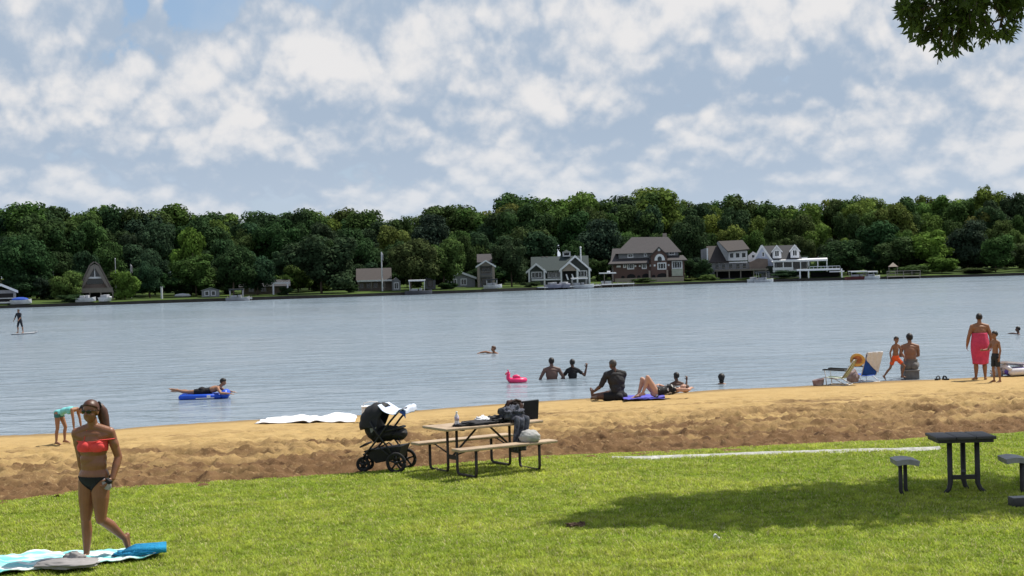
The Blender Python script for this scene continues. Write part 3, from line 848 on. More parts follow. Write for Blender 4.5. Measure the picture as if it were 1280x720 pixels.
# ================================================================== PEOPLE
def V3(*a): return Vector(a[0] if len(a) == 1 else a)
def N3(v): return Vector(v).normalized()
class Prims:
    def __init__(s): s.items = []
    def cap(s, lab, a, b, ra, rb): s.items.append(('c', lab, Vector(a), Vector(b), ra, rb))
    def ell(s, lab, c, r, rot=None): s.items.append(('e', lab, Vector(c), Vector(r), rot or Matrix.Identity(3), 0))
    def mesh(s, voxel, smooth=8):
        mb = MB()
        for k, lab, a, b, r, q in s.items:
            if k == 'c':
                d = b - a; L_ = max(d.length, 1e-4); d.normalize()
                n = 5; pts, rad = [], []
                for i in range(n):
                    an = math.pi / 2 * i / n
                    pts.append(a - d * r * math.cos(an)); rad.append(max(r * math.sin(an), r * 0.05))
                pts.append(a); rad.append(r); pts.append(b); rad.append(q)
                for i in range(1, n + 1):
                    an = math.pi / 2 * i / n
                    pts.append(b + d * q * math.sin(an)); rad.append(max(q * math.cos(an), q * 0.05))
                mb.tube(pts, rad, 16)
            else:
                mb.ell(a, b, r, 22, 14)
        o = mb.build('tmp_body', None)
        m = o.modifiers.new('r', 'REMESH'); m.mode = 'VOXEL'; m.voxel_size = voxel; m.adaptivity = 0.0
        m2 = o.modifiers.new('s', 'SMOOTH'); m2.factor = 0.5; m2.iterations = smooth
        dg = bpy.context.evaluated_depsgraph_get()
        me = bpy.data.meshes.new_from_object(o.evaluated_get(dg))
        me.name = 'body'
        old = o.data
        bpy.data.objects.remove(o); bpy.data.meshes.remove(old)
        return me
    def classify(s, P_):
        best = np.full(len(P_), 1e9); lab = np.zeros(len(P_), int); T = np.zeros(len(P_))
        for i, (k, l, a, b, r, q) in enumerate(s.items):
            if k == 'c':
                A = np.array(a); d = np.array(b) - A; L2 = max(float(d @ d), 1e-9)
                t = np.clip(((P_ - A) @ d) / L2, 0, 1)
                dist = np.linalg.norm(P_ - (A + t[:, None] * d), axis=1) - (r + (q - r) * t)
            else:
                Q = (P_ - np.array(a)) @ np.array(r)     # into ellipsoid frame
                kk = np.linalg.norm(Q / np.array(b), axis=1)
                dist = (kk - 1) * min(b); t = np.zeros(len(P_))
            m = dist < best
            best[m] = dist[m]; lab[m] = i; T[m] = t[m]
        return np.array([it[1] for it in s.items])[lab], T

class Person:
    pass
def person(label, cat, loc, yaw, H=1.7, b=1.0, fem=False, pose=None, skin=None, voxel=0.007, head=1.0, group=None, hb=1.0, belly=0.0, cut=None, ext=False):
    """figure facing -Y in its own frame; its right side is -X"""
    ps = dict(pel=(0, 0, 0.53), sp=(0, 0, 1), ch=(0, 0, 1), pr=(-1, 0, 0), sr=(-1, 0, 0), nk=(0, -0.12, 1), hd=(0, 0, 1), fc=(0, -1, 0),
              aR=((-0.18, 0.05, -1), (-0.05, -0.15, -1), (0, -0.1, -1), (1, 0, 0)), aL=((0.18, 0.05, -1), (0.05, -0.15, -1), (0, -0.1, -1), (-1, 0, 0)),
              lR=((-0.03, 0, -1), (0, 0.02, -1), (-0.15, -1, -0.05)), lL=((0.03, 0, -1), (0, 0.02, -1), (0.15, -1, -0.05)), curl=0.45)
    ps.update(pose or {})
    S = H; g = Prims(); J = {}
    pel = V3(ps['pel']) * S
    sp, ch, pr, sr = N3(ps['sp']), N3(ps['ch']), N3(ps['pr']), N3(ps['sr'])
    fp = sp.cross(pr).normalized(); fc_ = ch.cross(sr).normalized()
    def fr(r, f, u): return Matrix((r, f, u)).transposed()
    Rp, Rc = fr(pr, fp, sp), fr(sr, fc_, ch)
    waist = pel + sp * 0.115 * S; chest = waist + ch * 0.105 * S; nb = chest + ch * 0.105 * S
    J.update(pel=pel, waist=waist, chest=chest, nb=nb)
    wb = b * (1.0 if not fem else 0.97)
    hipw = (0.098 if fem else 0.088) * wb * S
    g.ell('pelvis', pel + sp * 0.02 * S, (hipw, 0.066 * wb * S, 0.078 * S), Rp)
    for s_ in (1, -1):
        g.ell('pelvis', pel + pr * s_ * 0.043 * wb * S - fp * 0.034 * wb * S - sp * 0.012 * S, (0.047 * wb * S, 0.047 * wb * S, 0.052 * S), Rp)
    g.ell('abdomen', (pel + waist) * 0.5 + sp * 0.035 * S + fp * belly * 0.03 * S, ((0.082 if fem else 0.086) * wb * (1 + 0.25 * belly) * S, (0.056 + 0.03 * belly) * wb * S, 0.095 * S), Rp)
    g.ell('abdomen', waist + ch * 0.02 * S, ((0.077 if fem else 0.083) * wb * S, 0.056 * wb * S, 0.075 * S), Rc)
    g.ell('chest', chest - ch * 0.005 * S, ((0.084 if fem else 0.094) * wb * S, 0.063 * wb * S, 0.108 * S), Rc)
    g.ell('chest', nb - ch * 0.035 * S, ((0.088 if fem else 0.098) * wb * S, 0.048 * wb * S, 0.042 * S), Rc)
    if fem:
        for s_ in (1, -1):
            g.ell('chest', chest + sr * s_ * 0.042 * S + fc_ * 0.050 * wb * S - ch * 0.004 * S, (0.040 * wb * S, 0.026 * wb * S, 0.036 * S), Rc)
    nk = N3(ps['nk']); hd = N3(ps['hd']); fdir = N3(ps['fc']); fdir = (fdir - hd * fdir.dot(hd)).normalized(); hr = fdir.cross(hd)
    hk = head
    nt_ = nb + nk * 0.055 * S
    g.cap('neck', nb - ch * 0.01 * S, nt_ + hd * 0.01 * S, 0.034 * S * (0.5 + b * 0.5), 0.031 * S)
    hc = nt_ + hd * 0.062 * S * hk + fdir * 0.010 * S
    Rh = fr(hr, fdir, hd); J.update(hc=hc, hd=hd, fdir=fdir, hr=hr, Rh=Rh)
    hs = S * hk
    g.ell('head', hc + hd * 0.012 * hs - fdir * 0.008 * hs, (0.044 * hs, 0.055 * hs, 0.053 * hs), Rh)
    g.ell('head', hc - hd * 0.022 * hs + fdir * 0.014 * hs, (0.036 * hs, 0.036 * hs, 0.044 * hs), Rh)
    g.cap('nose', hc + fdir * 0.046 * hs + hd * 0.006 * hs, hc + fdir * 0.057 * hs - hd * 0.014 * hs, 0.005 * hs, 0.008 * hs)
    g.ell('mouth', hc + fdir * 0.046 * hs - hd * 0.034 * hs, (0.014 * hs, 0.006 * hs, 0.0055 * hs), Rh)
    for s_ in (1, -1):
        g.ell('ear', hc + hr * s_ * 0.045 * hs - hd * 0.006 * hs - fdir * 0.006 * hs, (0.005 * hs, 0.012 * hs, 0.018 * hs), Rh)
    shw = (0.100 if fem else 0.112) * S * (0.45 + 0.55 * b)
    for s_, k in ((1, 'R'), (-1, 'L')):
        sh = nb - ch * 0.022 * S + sr * s_ * shw; lb = 0.5 + 0.5 * b
        g.cap('trap', nb + nk * 0.016 * S, sh, 0.034 * S, 0.0295 * lb * S); g.cap('chest', nb - ch * 0.05 * S + sr * s_ * 0.05 * S, sh - ch * 0.012 * S, 0.045 * wb * S, 0.030 * lb * S)
        ua, fa, ha, pn = ps['a' + k]
        ua, fa, ha, pn = N3(ua), N3(fa), N3(ha), N3(pn)
        e = sh + ua * 0.172 * S; w = e + fa * 0.148 * S
        J['sh' + k], J['el' + k], J['wr' + k] = sh, e, w
        g.ell('delt' + k, sh - ch * 0.006 * S, (0.0305 * lb * S, 0.0305 * lb * S, 0.034 * lb * S))
        g.cap('uarm' + k, sh, e, 0.0305 * lb * S, 0.0235 * lb * S)
        g.ell('uarm' + k, sh.lerp(e, 0.45) , (0.029 * lb * S, 0.031 * lb * S, 0.05 * S), fr(N3(ua.orthogonal()), N3(ua.cross(ua.orthogonal())), ua))
        g.cap('farm' + k, e, e.lerp(w, 0.4), 0.0235 * lb * S, 0.024 * lb * S)
        g.cap('farm' + k, e.lerp(w, 0.4), w, 0.024 * lb * S, 0.0155 * lb * S)
        # hand: palm, four fingers, thumb
        pn = (pn - ha * pn.dot(ha)).normalized(); sd = ha.cross(pn) * (1 if k == 'R' else -1)
        hsz = S * 1.0
        g.ell('hand' + k, w + ha * 0.030 * hsz, (0.0225 * hsz, 0.0105 * hsz, 0.036 * hsz), fr(sd, pn, ha))
        for i, ln in enumerate((0.043, 0.049, 0.045, 0.036)):
            o = w + ha * 0.056 * hsz + sd * (1.5 - i) * 0.0125 * hsz
            spread = (1.5 - i) * 0.08
            c = ps['curl'] * (0.85 + 0.12 * i)
            d1 = N3(ha * math.cos(c) + pn * math.sin(c) + sd * spread); d2 = N3(ha * math.cos(c * 2) + pn * math.sin(c * 2) + sd * spread * 0.6)
            m = o + d1 * ln * 0.52 * hsz
            g.cap('finger' + k, w + ha * 0.04 * hsz + sd * (1.5 - i) * 0.010 * hsz, o, 0.0052 * hsz, 0.0050 * hsz)
            g.cap('finger' + k, o, m, 0.0050 * hsz, 0.0046 * hsz)
            g.cap('finger' + k, m, m + d2 * ln * 0.48 * hsz, 0.0046 * hsz, 0.0040 * hsz)
        t0 = w + ha * 0.016 * hsz + sd * 0.014 * hsz; t1 = t0 + N3(ha * 0.75 + sd * 0.75 + pn * 0.35) * 0.028 * hsz
        g.cap('finger' + k, t0, t1, 0.0075 * hsz, 0.0062 * hsz)
        g.cap('finger' + k, t1, t1 + N3(ha * 0.95 + sd * 0.35 + pn * 0.45) * 0.026 * hsz, 0.0058 * hsz, 0.0046 * hsz)
        J['hand' + k] = w + ha * 0.05 * hsz; J['pn' + k] = pn
        # leg
        hp = pel + pr * s_ * 0.050 * S - sp * 0.01 * S
        td, sd2, fd = (N3(q) for q in ps['l' + k])
        kn = hp + td * 0.245 * S; an = kn + sd2 * 0.237 * S
        J['hp' + k], J['kn' + k], J['an' + k] = hp, kn, an
        if cut and ('leg' in cut): continue
        tb = (0.055 if fem else 0.049) * wb * S
        g.cap('thigh' + k, hp, hp.lerp(kn, 0.45), tb, tb * 0.90); g.cap('thigh' + k, hp.lerp(kn, 0.45), kn, tb * 0.90, 0.032 * lb * S)
        g.ell('shin' + k, kn, (0.031 * lb * S,) * 3)
        bk = (fd * -1); bk = (bk - sd2 * bk.dot(sd2)); bk = bk.normalized() if bk.length > 0.05 else Vector((0, 0, 0))
        g.cap('shin' + k, kn, kn.lerp(an, 0.35) + bk * 0.010 * S, 0.029 * lb * S, 0.0325 * lb * S)
        g.cap('shin' + k, kn.lerp(an, 0.35) + bk * 0.010 * S, an, 0.0325 * lb * S, 0.0185 * S)
        # foot: heel, arch, ball and toes
        up_ = -sd2; up_ = (up_ - fd * up_.dot(fd)); up_ = up_.normalized() if up_.length > 0.1 else Vector((0, 0, 1))
        hl = an - up_ * 0.022 * S - fd * 0.022 * S; bl = an - up_ * 0.028 * S + fd * 0.080 * S; side = fd.cross(up_)
        g.cap('foot' + k, an, hl, 0.0195 * S, 0.0175 * S)
        g.cap('foot' + k, an + fd * 0.005 * S, bl + up_ * 0.006 * S, 0.019 * S, 0.012 * S)
        g.cap('foot' + k, hl, bl, 0.0165 * S, 0.013 * S)
        g.cap('foot' + k, bl - side * 0.013 * S, bl + side * 0.013 * S, 0.0125 * S, 0.0125 * S)
        for i in range(5):
            q = bl + side * (i - 2) * 0.0095 * S
            g.cap('foot' + k, q, q + fd * (0.034 - 0.003 * abs(i - 1.5)) * S, 0.0068 * S, 0.0056 * S)
        J['hl' + k], J['bl' + k] = hl, bl
    me = g.mesh(voxel)
    n = len(me.vertices); co = np.empty(n * 3, np.float32); me.vertices.foreach_get('co', co); co = co.reshape(-1, 3).astype(float)
    lab, T = g.classify(co)
    me.polygons.foreach_set('use_smooth', np.ones(len(me.polygons), bool))
    root = thing('person', label, cat, loc, yaw, group)
    o = link_mesh('body', me, skin, root)
    p = Person(); p.root, p.me, p.co, p.lab, p.T, p.J, p.S, p.hk = root, me, co, lab, T, J, S, head
    nr_ = np.empty(n * 3, np.float32); me.vertices.foreach_get('normal', nr_); p.no = nr_.reshape(-1, 3).astype(float)
    f = np.empty(len(me.loops), np.int32); me.loops.foreach_get('vertex_index', f)
    tot = np.empty(len(me.polygons), np.int32); me.polygons.foreach_get('loop_total', tot)
    assert (tot == 4).all()
    p.faces = f.reshape(-1, 4)
    return p
def hpos(p):
    """vertex positions in the head's frame, in units of the head size"""
    J = p.J
    q = p.co - np.array(J['hc']); s = p.S * p.hk
    return q @ np.array(J['hr']) / s, q @ np.array(J['fdir']) / s, q @ np.array(J['hd']) / s
def isl(p, *labs):
    m = np.zeros(len(p.co), bool)
    for l in labs: m |= np.char.startswith(p.lab.astype(str), l)
    return m
def shell(p, name, mask, off, m, rough=0.0, seed=1, label=None, hang=0.0, taper=0):
    """clothing or hair: the body's own surface under the mask, lifted off by off metres"""
    fm = mask[p.faces].all(1)
    Fs = p.faces[fm]
    if len(Fs) == 0: return None
    used = np.unique(Fs); remap = -np.ones(len(p.co), int); remap[used] = np.arange(len(used))
    base = p.co[used]; nrm = p.no[used]
    o = np.full(len(used), off); n_all = len(used)
    if taper:
        ring = np.full(n_all, 99); lf = remap[Fs]
        E0 = np.concatenate([lf[:, [0, 1]], lf[:, [1, 2]], lf[:, [2, 3]], lf[:, [3, 0]]])
        k0 = np.sort(E0, 1); _, iv, ct = np.unique(k0, axis=0, return_inverse=True, return_counts=True)
        ring[np.unique(E0[ct[iv.ravel()] == 1])] = 0
        for _ in range(taper):
            m0 = np.minimum(ring[E0[:, 0]], ring[E0[:, 1]]) + 1
            np.minimum.at(ring, E0[:, 0], m0); np.minimum.at(ring, E0[:, 1], m0)
        o = 0.001 + (o - 0.001) * np.sqrt(np.clip(ring / taper, 0, 1))
    if rough > 0:
        o = o + rough * (fbm(base[:, 0] * 14 + base[:, 2] * 3, base[:, 1] * 14 + base[:, 2] * 17, seed, 3) - 0.4) * 2
    outer = base + nrm * o[:, None]
    if hang: outer[:, 2] -= hang
    inner = base - nrm * 0.002
    Fs = remap[Fs]; n = len(used)
    E = np.concatenate([Fs[:, [0, 1]], Fs[:, [1, 2]], Fs[:, [2, 3]], Fs[:, [3, 0]]])
    key = np.sort(E, 1); _, inv, cnt = np.unique(key, axis=0, return_inverse=True, return_counts=True)
    be = E[cnt[inv.ravel()] == 1]
    rim = np.stack([be[:, 1], be[:, 0], be[:, 0] + n, be[:, 1] + n], 1)
    me = np_mesh(name, np.concatenate([outer, inner]), np.concatenate([Fs, rim]), True)
    ob = link_mesh(name, me, m, p.root)
    if label: ob['label'] = label
    return ob
def hair_cap(p, m, off=0.014, front=0.25, low=-0.25, rough=0.006, back=-0.6, name='hair'):
    r, f, u = hpos(p)
    line = np.where(f > 0, u * 22 - f * 14 - 0.3 + front * 0.0, u * 22 + 0.5)
    mask = isl(p, 'head', 'neck', 'ear') & (u > np.where(f > 0.0, 0.004 + 0.55 * np.clip(f, 0, 1) + front * 0.02, back * 0.05 + 0.15 * np.clip(f + 0.03, -1, 0)))
    mask &= ~(isl(p, 'ear') & (u < 0.0))
    return shell(p, name, mask, off * p.S / 1.7, m, rough, 5, taper=4)
def eyes(p, m):
    for s_ in (1, -1):
        J = p.J; s = p.S * p.hk
        c = J['hc'] + J['fdir'] * 0.0445 * s + J['hr'] * s_ * 0.017 * s + J['hd'] * 0.006 * s
        mb = MB(); mb.ell(c, (0.0075 * s, 0.004 * s, 0.004 * s), J['Rh'], 10, 6); mb.build('eye', m, p.root, True)
        mb = MB(); mb.tube([c + J['hd'] * 0.012 * s - J['hr'] * 0.010 * s + J['fdir'] * 0.003 * s, c + J['hd'] * 0.014 * s + J['fdir'] * 0.005 * s, c + J['hd'] * 0.011 * s + J['hr'] * 0.010 * s + J['fdir'] * 0.002 * s], 0.0025 * s, 6)
        mb.build('eyebrow', m, p.root, True)

def skin(n, c): return mat('skin_' + n, c, 0.55, var=0.14, scale=9, bump=0.08, bscale=60, spec=0.35, sss=0.08)
SK_TAN = skin('tanned', (0.27, 0.125, 0.068)); SK_DK = skin('dark', (0.105, 0.052, 0.034)); SK_BR = skin('brown', (0.26, 0.130, 0.076)); SK_FAIR = skin('fair', (0.50, 0.29, 0.21)); SK_MID = skin('mid', (0.33, 0.17, 0.10))
BLACK = mat('black_fabric', (0.010, 0.010, 0.012), 0.85, var=0.4, scale=8)
HAIR_DK = mat('dark_hair', (0.012, 0.009, 0.007), 0.55, var=0.4, scale=40); HAIR_BR = mat('brown_hair', (0.075, 0.034, 0.018), 0.5, var=0.35, scale=30)
HAIR_GR = mat('grey_hair', (0.06, 0.055, 0.05), 0.6, var=0.35, scale=40)
CORAL = mat('coral_fabric', (0.76, 0.062, 0.058), 0.7, var=0.12, scale=20)
AQUA = mat('aqua_fabric', (0.20, 0.60, 0.60), 0.7, var=0.15, scale=12)
DKTEAL = mat('dark_teal_fabric', (0.03, 0.16, 0.16), 0.7)
GLASSDK = mat('dark_lens', (0.006, 0.006, 0.008), 0.12, var=0.1, spec=0.6)
EYE = mat('eye_dark', (0.02, 0.014, 0.010), 0.3)

# ---- the woman walking on the lawn
wp = lz(121, 702)
w = person('woman in coral bikini top and sunglasses walking across the lawn beside a towel', 'person', wp, R(-14), 1.67, 1.16, True,
    dict(pel=(0, 0, 0.525), sp=(0.02, -0.04, 1), ch=(0.03, -0.02, 1), sr=(-0.97, -0.22, 0), pr=(-0.98, 0.16, 0), nk=(0.02, -0.22, 1), hd=(0, -0.10, 1), fc=(-0.06, -1, -0.10),
         aL=((0.22, 0.20, -1), (-0.05, -0.55, -1), (-0.3, -0.75, -0.8), (-1, 0.2, 0)), aR=((-0.10, 0.42, -1), (0.10, 0.10, -1), (0, -0.1, -1), (1, 0, 0)),
         lR=((-0.07, -0.05, -1), (-0.03, 0.03, -1), (-0.1, -1, -0.03)), lL=((0.03, -0.10, -1), (0.34, 0.72, -0.68), (0.10, -0.06, -1)), curl=0.75),
    mat('skin_deep_tan', (0.235, 0.095, 0.044), 0.42, var=0.16, scale=7, bump=0.08, bscale=60, spec=0.5, sss=0.08), voxel=0.0042, head=1.06)
zz = w.co[:, 2]
w.root.location.z -= float(zz.min()) + 0.0
J = w.J; q = w.co - np.array(J['chest']); chh = q @ np.array(N3((0.03, -0.02, 1))); sd_ = np.array(N3((-0.97, -0.22, 0))); fr_ = q @ np.array((0.22, -0.97, 0.0))
tor = isl(w, 'chest', 'abdomen')
shell(w, 'bikini_top', tor & (chh > -0.055) & (chh < 0.045 + 0.012 * np.sign(fr_)), 0.006, CORAL)
mb = MB()
s0 = J['chest'] + Vector((0.10, -0.11, 0.05)); 
mb.tube([J['chest'] + Vector((0.05, -0.125, 0.035)), J['chest'] + Vector((0.13, -0.10, 0.065)), J['shL'] + Vector((0.055, -0.02, -0.07)), J['shL'] + Vector((0.06, 0.02, -0.06)), J['shL'] + Vector((0.02, 0.055, -0.05))], 0.006, 6)
mb.tube([J['chest'] + Vector((-0.05, -0.12, 0.04)), J['nb'] + Vector((-0.04, -0.062, 0.0)), J['nb'] + Vector((-0.03, 0.02, 0.035))], 0.0045, 6)
mb.build('strap', CORAL, w.root, True)
zz = w.co[:, 2]; S_ = w.S; hpz = J['pel'].z
fp_ = w.co[:, 1] - J['pel'].y
leg_line = hpz - 0.055 + 0.55 * np.abs(np.abs(w.co[:, 0] - J['pel'].x) - 0.0)
shell(w, 'bikini_bottom', isl(w, 'pelvis', 'thigh', 'abdomen') & (zz < hpz + 0.040) & (zz > hpz - 0.13 + 0.95 * np.abs(w.co[:, 0] - J['pel'].x) * np.where(fp_ > 0, 0.55, 1.0)), 0.006, BLACK)
hair_cap(w, mat('auburn_hair', (0.075, 0.028, 0.014), 0.45, var=0.35, scale=30), 0.010, 0.6, rough=0.003)
hs = S_
pt0 = J['hc'] - J['fdir'] * 0.050 * hs + J['hd'] * 0.022 * hs
mb = MB()
px0 = pt0 - J['fdir'] * 0.02 + Vector((0.03, 0, 0.0))
mb.tube([pt0, px0 + Vector((0.01, 0.025, -0.01)), px0 + Vector((0.022, 0.04, -0.06)), px0 + Vector((0.036, 0.045, -0.12)), px0 + Vector((0.05, 0.045, -0.19)), px0 + Vector((0.075, 0.03, -0.26)), px0 + Vector((0.085, 0.02, -0.31))], [0.022, 0.042, 0.056, 0.058, 0.050, 0.036, 0.010], 18)
pony = mb.build('ponytail', MATS['auburn_hair'], w.root, True)
for v in pony.data.vertices: v.co += Vector((1, 1, 0)) * 0.007 * (mnoise.noise(v.co * 38))
mb = MB()
tor_ = []
for i in range(15):
    a = 2 * math.pi * i / 14; u_ = N3(J['fdir'] * -1 + Vector((0.9, 0, 0.1))); o1 = u_.orthogonal().normalized(); o2 = u_.cross(o1)
    tor_.append(px0 + Vector((0.012, 0.012, 0.008)) + (o1 * math.cos(a) + o2 * math.sin(a)) * 0.033)
mb.tube(tor_, 0.012, 8); mb.build('hair_band', BLACK, w.root, True)
gl = MB(); sg = w.S
ec = J['hc'] + J['hd'] * 0.006 * sg + J['fdir'] * 0.052 * sg
for s_ in (1, -1):
    c = ec + J['hr'] * s_ * 0.0205 * sg - J['fdir'] * 0.003 * sg
    gl.ell(c, (0.0175 * sg, 0.0035 * sg, 0.0135 * sg), J['Rh'] @ Matrix.Rotation(s_ * -0.22, 3, 'Z'), 14, 8)
    gl.tube([c + J['hr'] * s_ * 0.016 * sg + J['hd'] * 0.005 * sg, J['hc'] + J['hr'] * s_ * 0.048 * sg + J['hd'] * 0.008 * sg + J['fdir'] * 0.01 * sg, J['hc'] + J['hr'] * s_ * 0.049 * sg - J['fdir'] * 0.012 * sg], 0.0022 * sg, 6)
gl.tube([ec - J['hr'] * 0.008 * sg + J['hd'] * 0.003 * sg, ec + J['fdir'] * 0.002 * sg + J['hd'] * 0.004 * sg, ec + J['hr'] * 0.008 * sg + J['hd'] * 0.003 * sg], 0.0022 * sg, 6)
gl.build('sunglasses', GLASSDK, w.root, True)
# what she holds at her hip
Rw = Matrix.Rotation(R(-14), 3, 'Z')
hp_ = w.root.location + Rw @ (J['handL'] + J['pnL'] * 0.028)
pouch = thing('pouch', 'small grey and black pouch held in the walking woman\'s hand', 'pouch', hp_, R(-30))
mb = MB(); mb.ell((0, 0, 0), (0.075, 0.028, 0.055), Matrix.Rotation(0.5, 3, 'Y'), 16, 10, lambda d: 1 + 0.12 * mnoise.noise(d * 3)); mb.build('bag_body', mat('pouch_grey', (0.34, 0.31, 0.32), 0.7, var=0.3, scale=30), pouch, True)
mb = MB(); mb.box((0.035, -0.005, 0.038), (0.075, 0.05, 0.045), Matrix.Rotation(0.5, 3, 'Y'), 0.01); mb.build('flap', BLACK, pouch)

# ---- child bending over at the water's edge, bucket in hand
kp = G(82, 557)
k = person('child in aqua swimsuit bending over at the water edge behind the walking woman', 'person', kp, R(78), 1.12, 0.92, True,
    dict(pel=(0, 0.10, 0.50), sp=(0.0, -0.85, 0.42), ch=(0, -1, 0.10), pr=(-1, 0, 0), sr=(-1, 0, 0), nk=(0, -1, -0.05), hd=(0, -0.98, 0.05), fc=(0, -0.15, -1),
         aR=((0.0, -0.12, -1), (0, -0.05, -1), (0, -0.1, -1), (1, 0, 0)), aL=((0.05, -0.22, -1), (0, -0.12, -1), (0, -0.1, -1), (-1, 0, 0)),
         lR=((-0.08, -0.02, -1), (0, 0.12, -1), (-0.1, -1, -0.05)), lL=((0.10, -0.34, -1), (0.0, 0.10, -1), (0.1, -1, -0.05)), curl=0.8),
    SK_MID, voxel=0.0065, head=1.28)
k.root.location.z -= float(k.co[:, 2].min()) - 0.0
tor = isl(k, 'chest', 'abdomen', 'pelvis', 'trap')
Jk = k.J
shell(k, 'swimsuit', (isl(k, 'abdomen', 'pelvis') | (isl(k, 'chest') & (k.co[:, 1] > Jk['nb'].y + 0.035))) & ~((k.co[:, 1] < Jk['nb'].y + 0.02)) & (k.co[:, 2] > Jk['pel'].z - 0.055), 0.007, AQUA)
shell(k, 'swim_bottom', isl(k, 'pelvis', 'thigh') & (k.co[:, 2] > Jk['pel'].z - 0.075) & (k.co[:, 2] < Jk['pel'].z + 0.0) & (k.co[:, 1] > Jk['pel'].y - 0.06), 0.009, DKTEAL)
hair_cap(k, HAIR_DK, 0.018, 0.0, rough=0.006, back=-0.9)
Rk = Matrix.Rotation(R(78), 3, 'Z')
hb = k.root.location + Rk @ ((Jk['wrR'] + Jk['wrL']) * 0.5 + Vector((0, -0.13, -0.02)))
bk = thing('toy_bucket', 'small red orange toy bucket by the bending child\'s hands', 'bucket', (hb.x, hb.y, gz(hb.x, hb.y) + 0.12), 0)
REDP = mat('red_plastic', (0.62, 0.07, 0.03), 0.4)
mb = MB(); mb.tube([(0, 0, 0), (0, 0, 0.005), (0, 0, 0.15), (0, 0, 0.155)], [0.06, 0.065, 0.085, 0.092], 18); mb.build('pail', REDP, bk, True)
bk.location.z = gz(hb.x, hb.y)
mb = MB(); mb.tube([(0.09 * math.cos(a), 0, 0.15 + 0.10 * math.sin(a)) for a in np.linspace(0, math.pi, 11)], 0.005, 6); mb.build('handle', REDP, bk, True)

def seatdrop(p, base=0.0):
    p.root.location.z += base - float(p.co[:, 2].min())

# ---- man sitting with his back to the lawn, legs out to the left
mp = G(773, 500)
m_ = person('man in dark grey top and black shorts sitting on the sand, back turned', 'person', mp, R(-128), 1.76, 1.25, False,
    dict(pel=(0, 0, 0.07), sp=(0, -0.10, 1), ch=(0.05, -0.14, 1), sr=(-0.80, 0.60, 0), nk=(0, -0.25, 1), hd=(0, -0.22, 1), fc=(-0.1, -1, -0.3),
         aR=((-0.16, -0.45, -1), (0.05, -0.8, -0.55), (0, -1, -0.3), (1, 0, -0.2)), aL=((0.30, -0.42, -1), (-0.15, -0.8, -0.5), (0, -1, -0.3), (-1, 0, 0)),
         lR=((-0.15, -1, 0.14), (0.05, -1, -0.14), (-0.2, -0.25, 0.93)), lL=((0.70, -0.72, 0.04), (-0.55, -0.70, -0.10), (-0.4, -0.8, 0.1)), curl=0.5),
    SK_DK, voxel=0.007)
seatdrop(m_, -0.02)
Jm = m_.J
shell(m_, 'shorts', (isl(m_, 'pelvis') | (isl(m_, 'abdomen') & (m_.co[:, 2] < Jm['pel'].z + 0.15)) | isl(m_, 'thigh')) & (m_.co[:, 2] < Jm['pel'].z + 0.17) & ~((np.linalg.norm(m_.co - np.array(Jm['knR']), axis=1) < 0.13) | (np.linalg.norm(m_.co - np.array(Jm['knL']), axis=1) < 0.13)), 0.012, BLACK, 0.006)
DKTOP = mat('dark_grey_top', (0.022, 0.022, 0.024), 0.8, var=0.4, scale=7)
shell(m_, 'long_sleeved_top', isl(m_, 'chest', 'abdomen', 'trap', 'delt', 'uarm') | (isl(m_, 'pelvis') & (m_.co[:, 2] > Jm['pel'].z + 0.10)), 0.014, DKTOP, 0.006)
hair_cap(m_, HAIR_GR, 0.010, 0.3, rough=0.004, back=-0.8)

# ---- woman lying on her back, knees up, beside him
lp = G(820, 500)
l_ = person('woman in black printed top lying with her knees up on a blue towel', 'person', (lp.x, lp.y + 0.15, lp.z + 0.01), R(-82), 1.66, 1.0, True,
    dict(pel=(0, 0, 0.075), sp=(0, 1, 0.03), ch=(0, 1, 0.06), nk=(0, 1, 0.02), hd=(0, 1, 0.1), fc=(0, -0.1, 1),
         aR=((-0.6, -0.55, 0.10), (0.55, -0.6, 0.28), (0.5, -0.6, 0), (0, 0, -1)), aL=((0.5, 0.75, 0.02), (-0.75, 0.5, 0.12), (-1, 0.3, 0), (0, 0, -1)),
         lR=((-0.10, -0.78, 0.86), (0, -0.28, -1), (0, -1, -0.15)), lL=((0.10, -0.50, 0.92), (0.0, -0.34, -1), (0, -1, -0.15)), curl=0.4),
    SK_FAIR, voxel=0.007)
seatdrop(l_, 0.02)
Jl = l_.J
PRT = mat('black_white_print', (0.012, 0.012, 0.014), 0.8, c2=(0.012, 0.012, 0.014), scale=9)
def print_mat():
    m = bpy.data.materials.new('black_print'); m.use_nodes = True; nt = m.node_tree; b = nt.nodes['Principled BSDF']
    tcn = nt.nodes.new('ShaderNodeTexCoord'); n = nt.nodes.new('ShaderNodeTexNoise'); n.inputs['Scale'].default_value = 11; n.inputs['Detail'].default_value = 1.5
    nt.links.new(tcn.outputs['Object'], n.inputs['Vector'])
    nt.links.new(mixc(nt, smooth01(nt, n.outputs['Fac'], 0.60, 0.63), (0.012, 0.012, 0.014), (0.62, 0.60, 0.58)), b.inputs['Base Color']); b.inputs['Roughness'].default_value = 0.85
    return m
shell(l_, 'printed_top', isl(l_, 'abdomen', 'chest', 'pelvis', 'trap') & (l_.co[:, 1] > Jl['pel'].y - 0.02) & (l_.co[:, 1] < Jl['nb'].y + 0.01), 0.018, print_mat(), 0.010)
hair_cap(l_, HAIR_BR, 0.02, 0.0, rough=0.008, back=-1.0)
BLUEP = mat('blue_purple_towel', (0.055, 0.075, 0.42), 0.9, c2=(0.16, 0.13, 0.55), scale=5, bump=0.4, bscale=60)
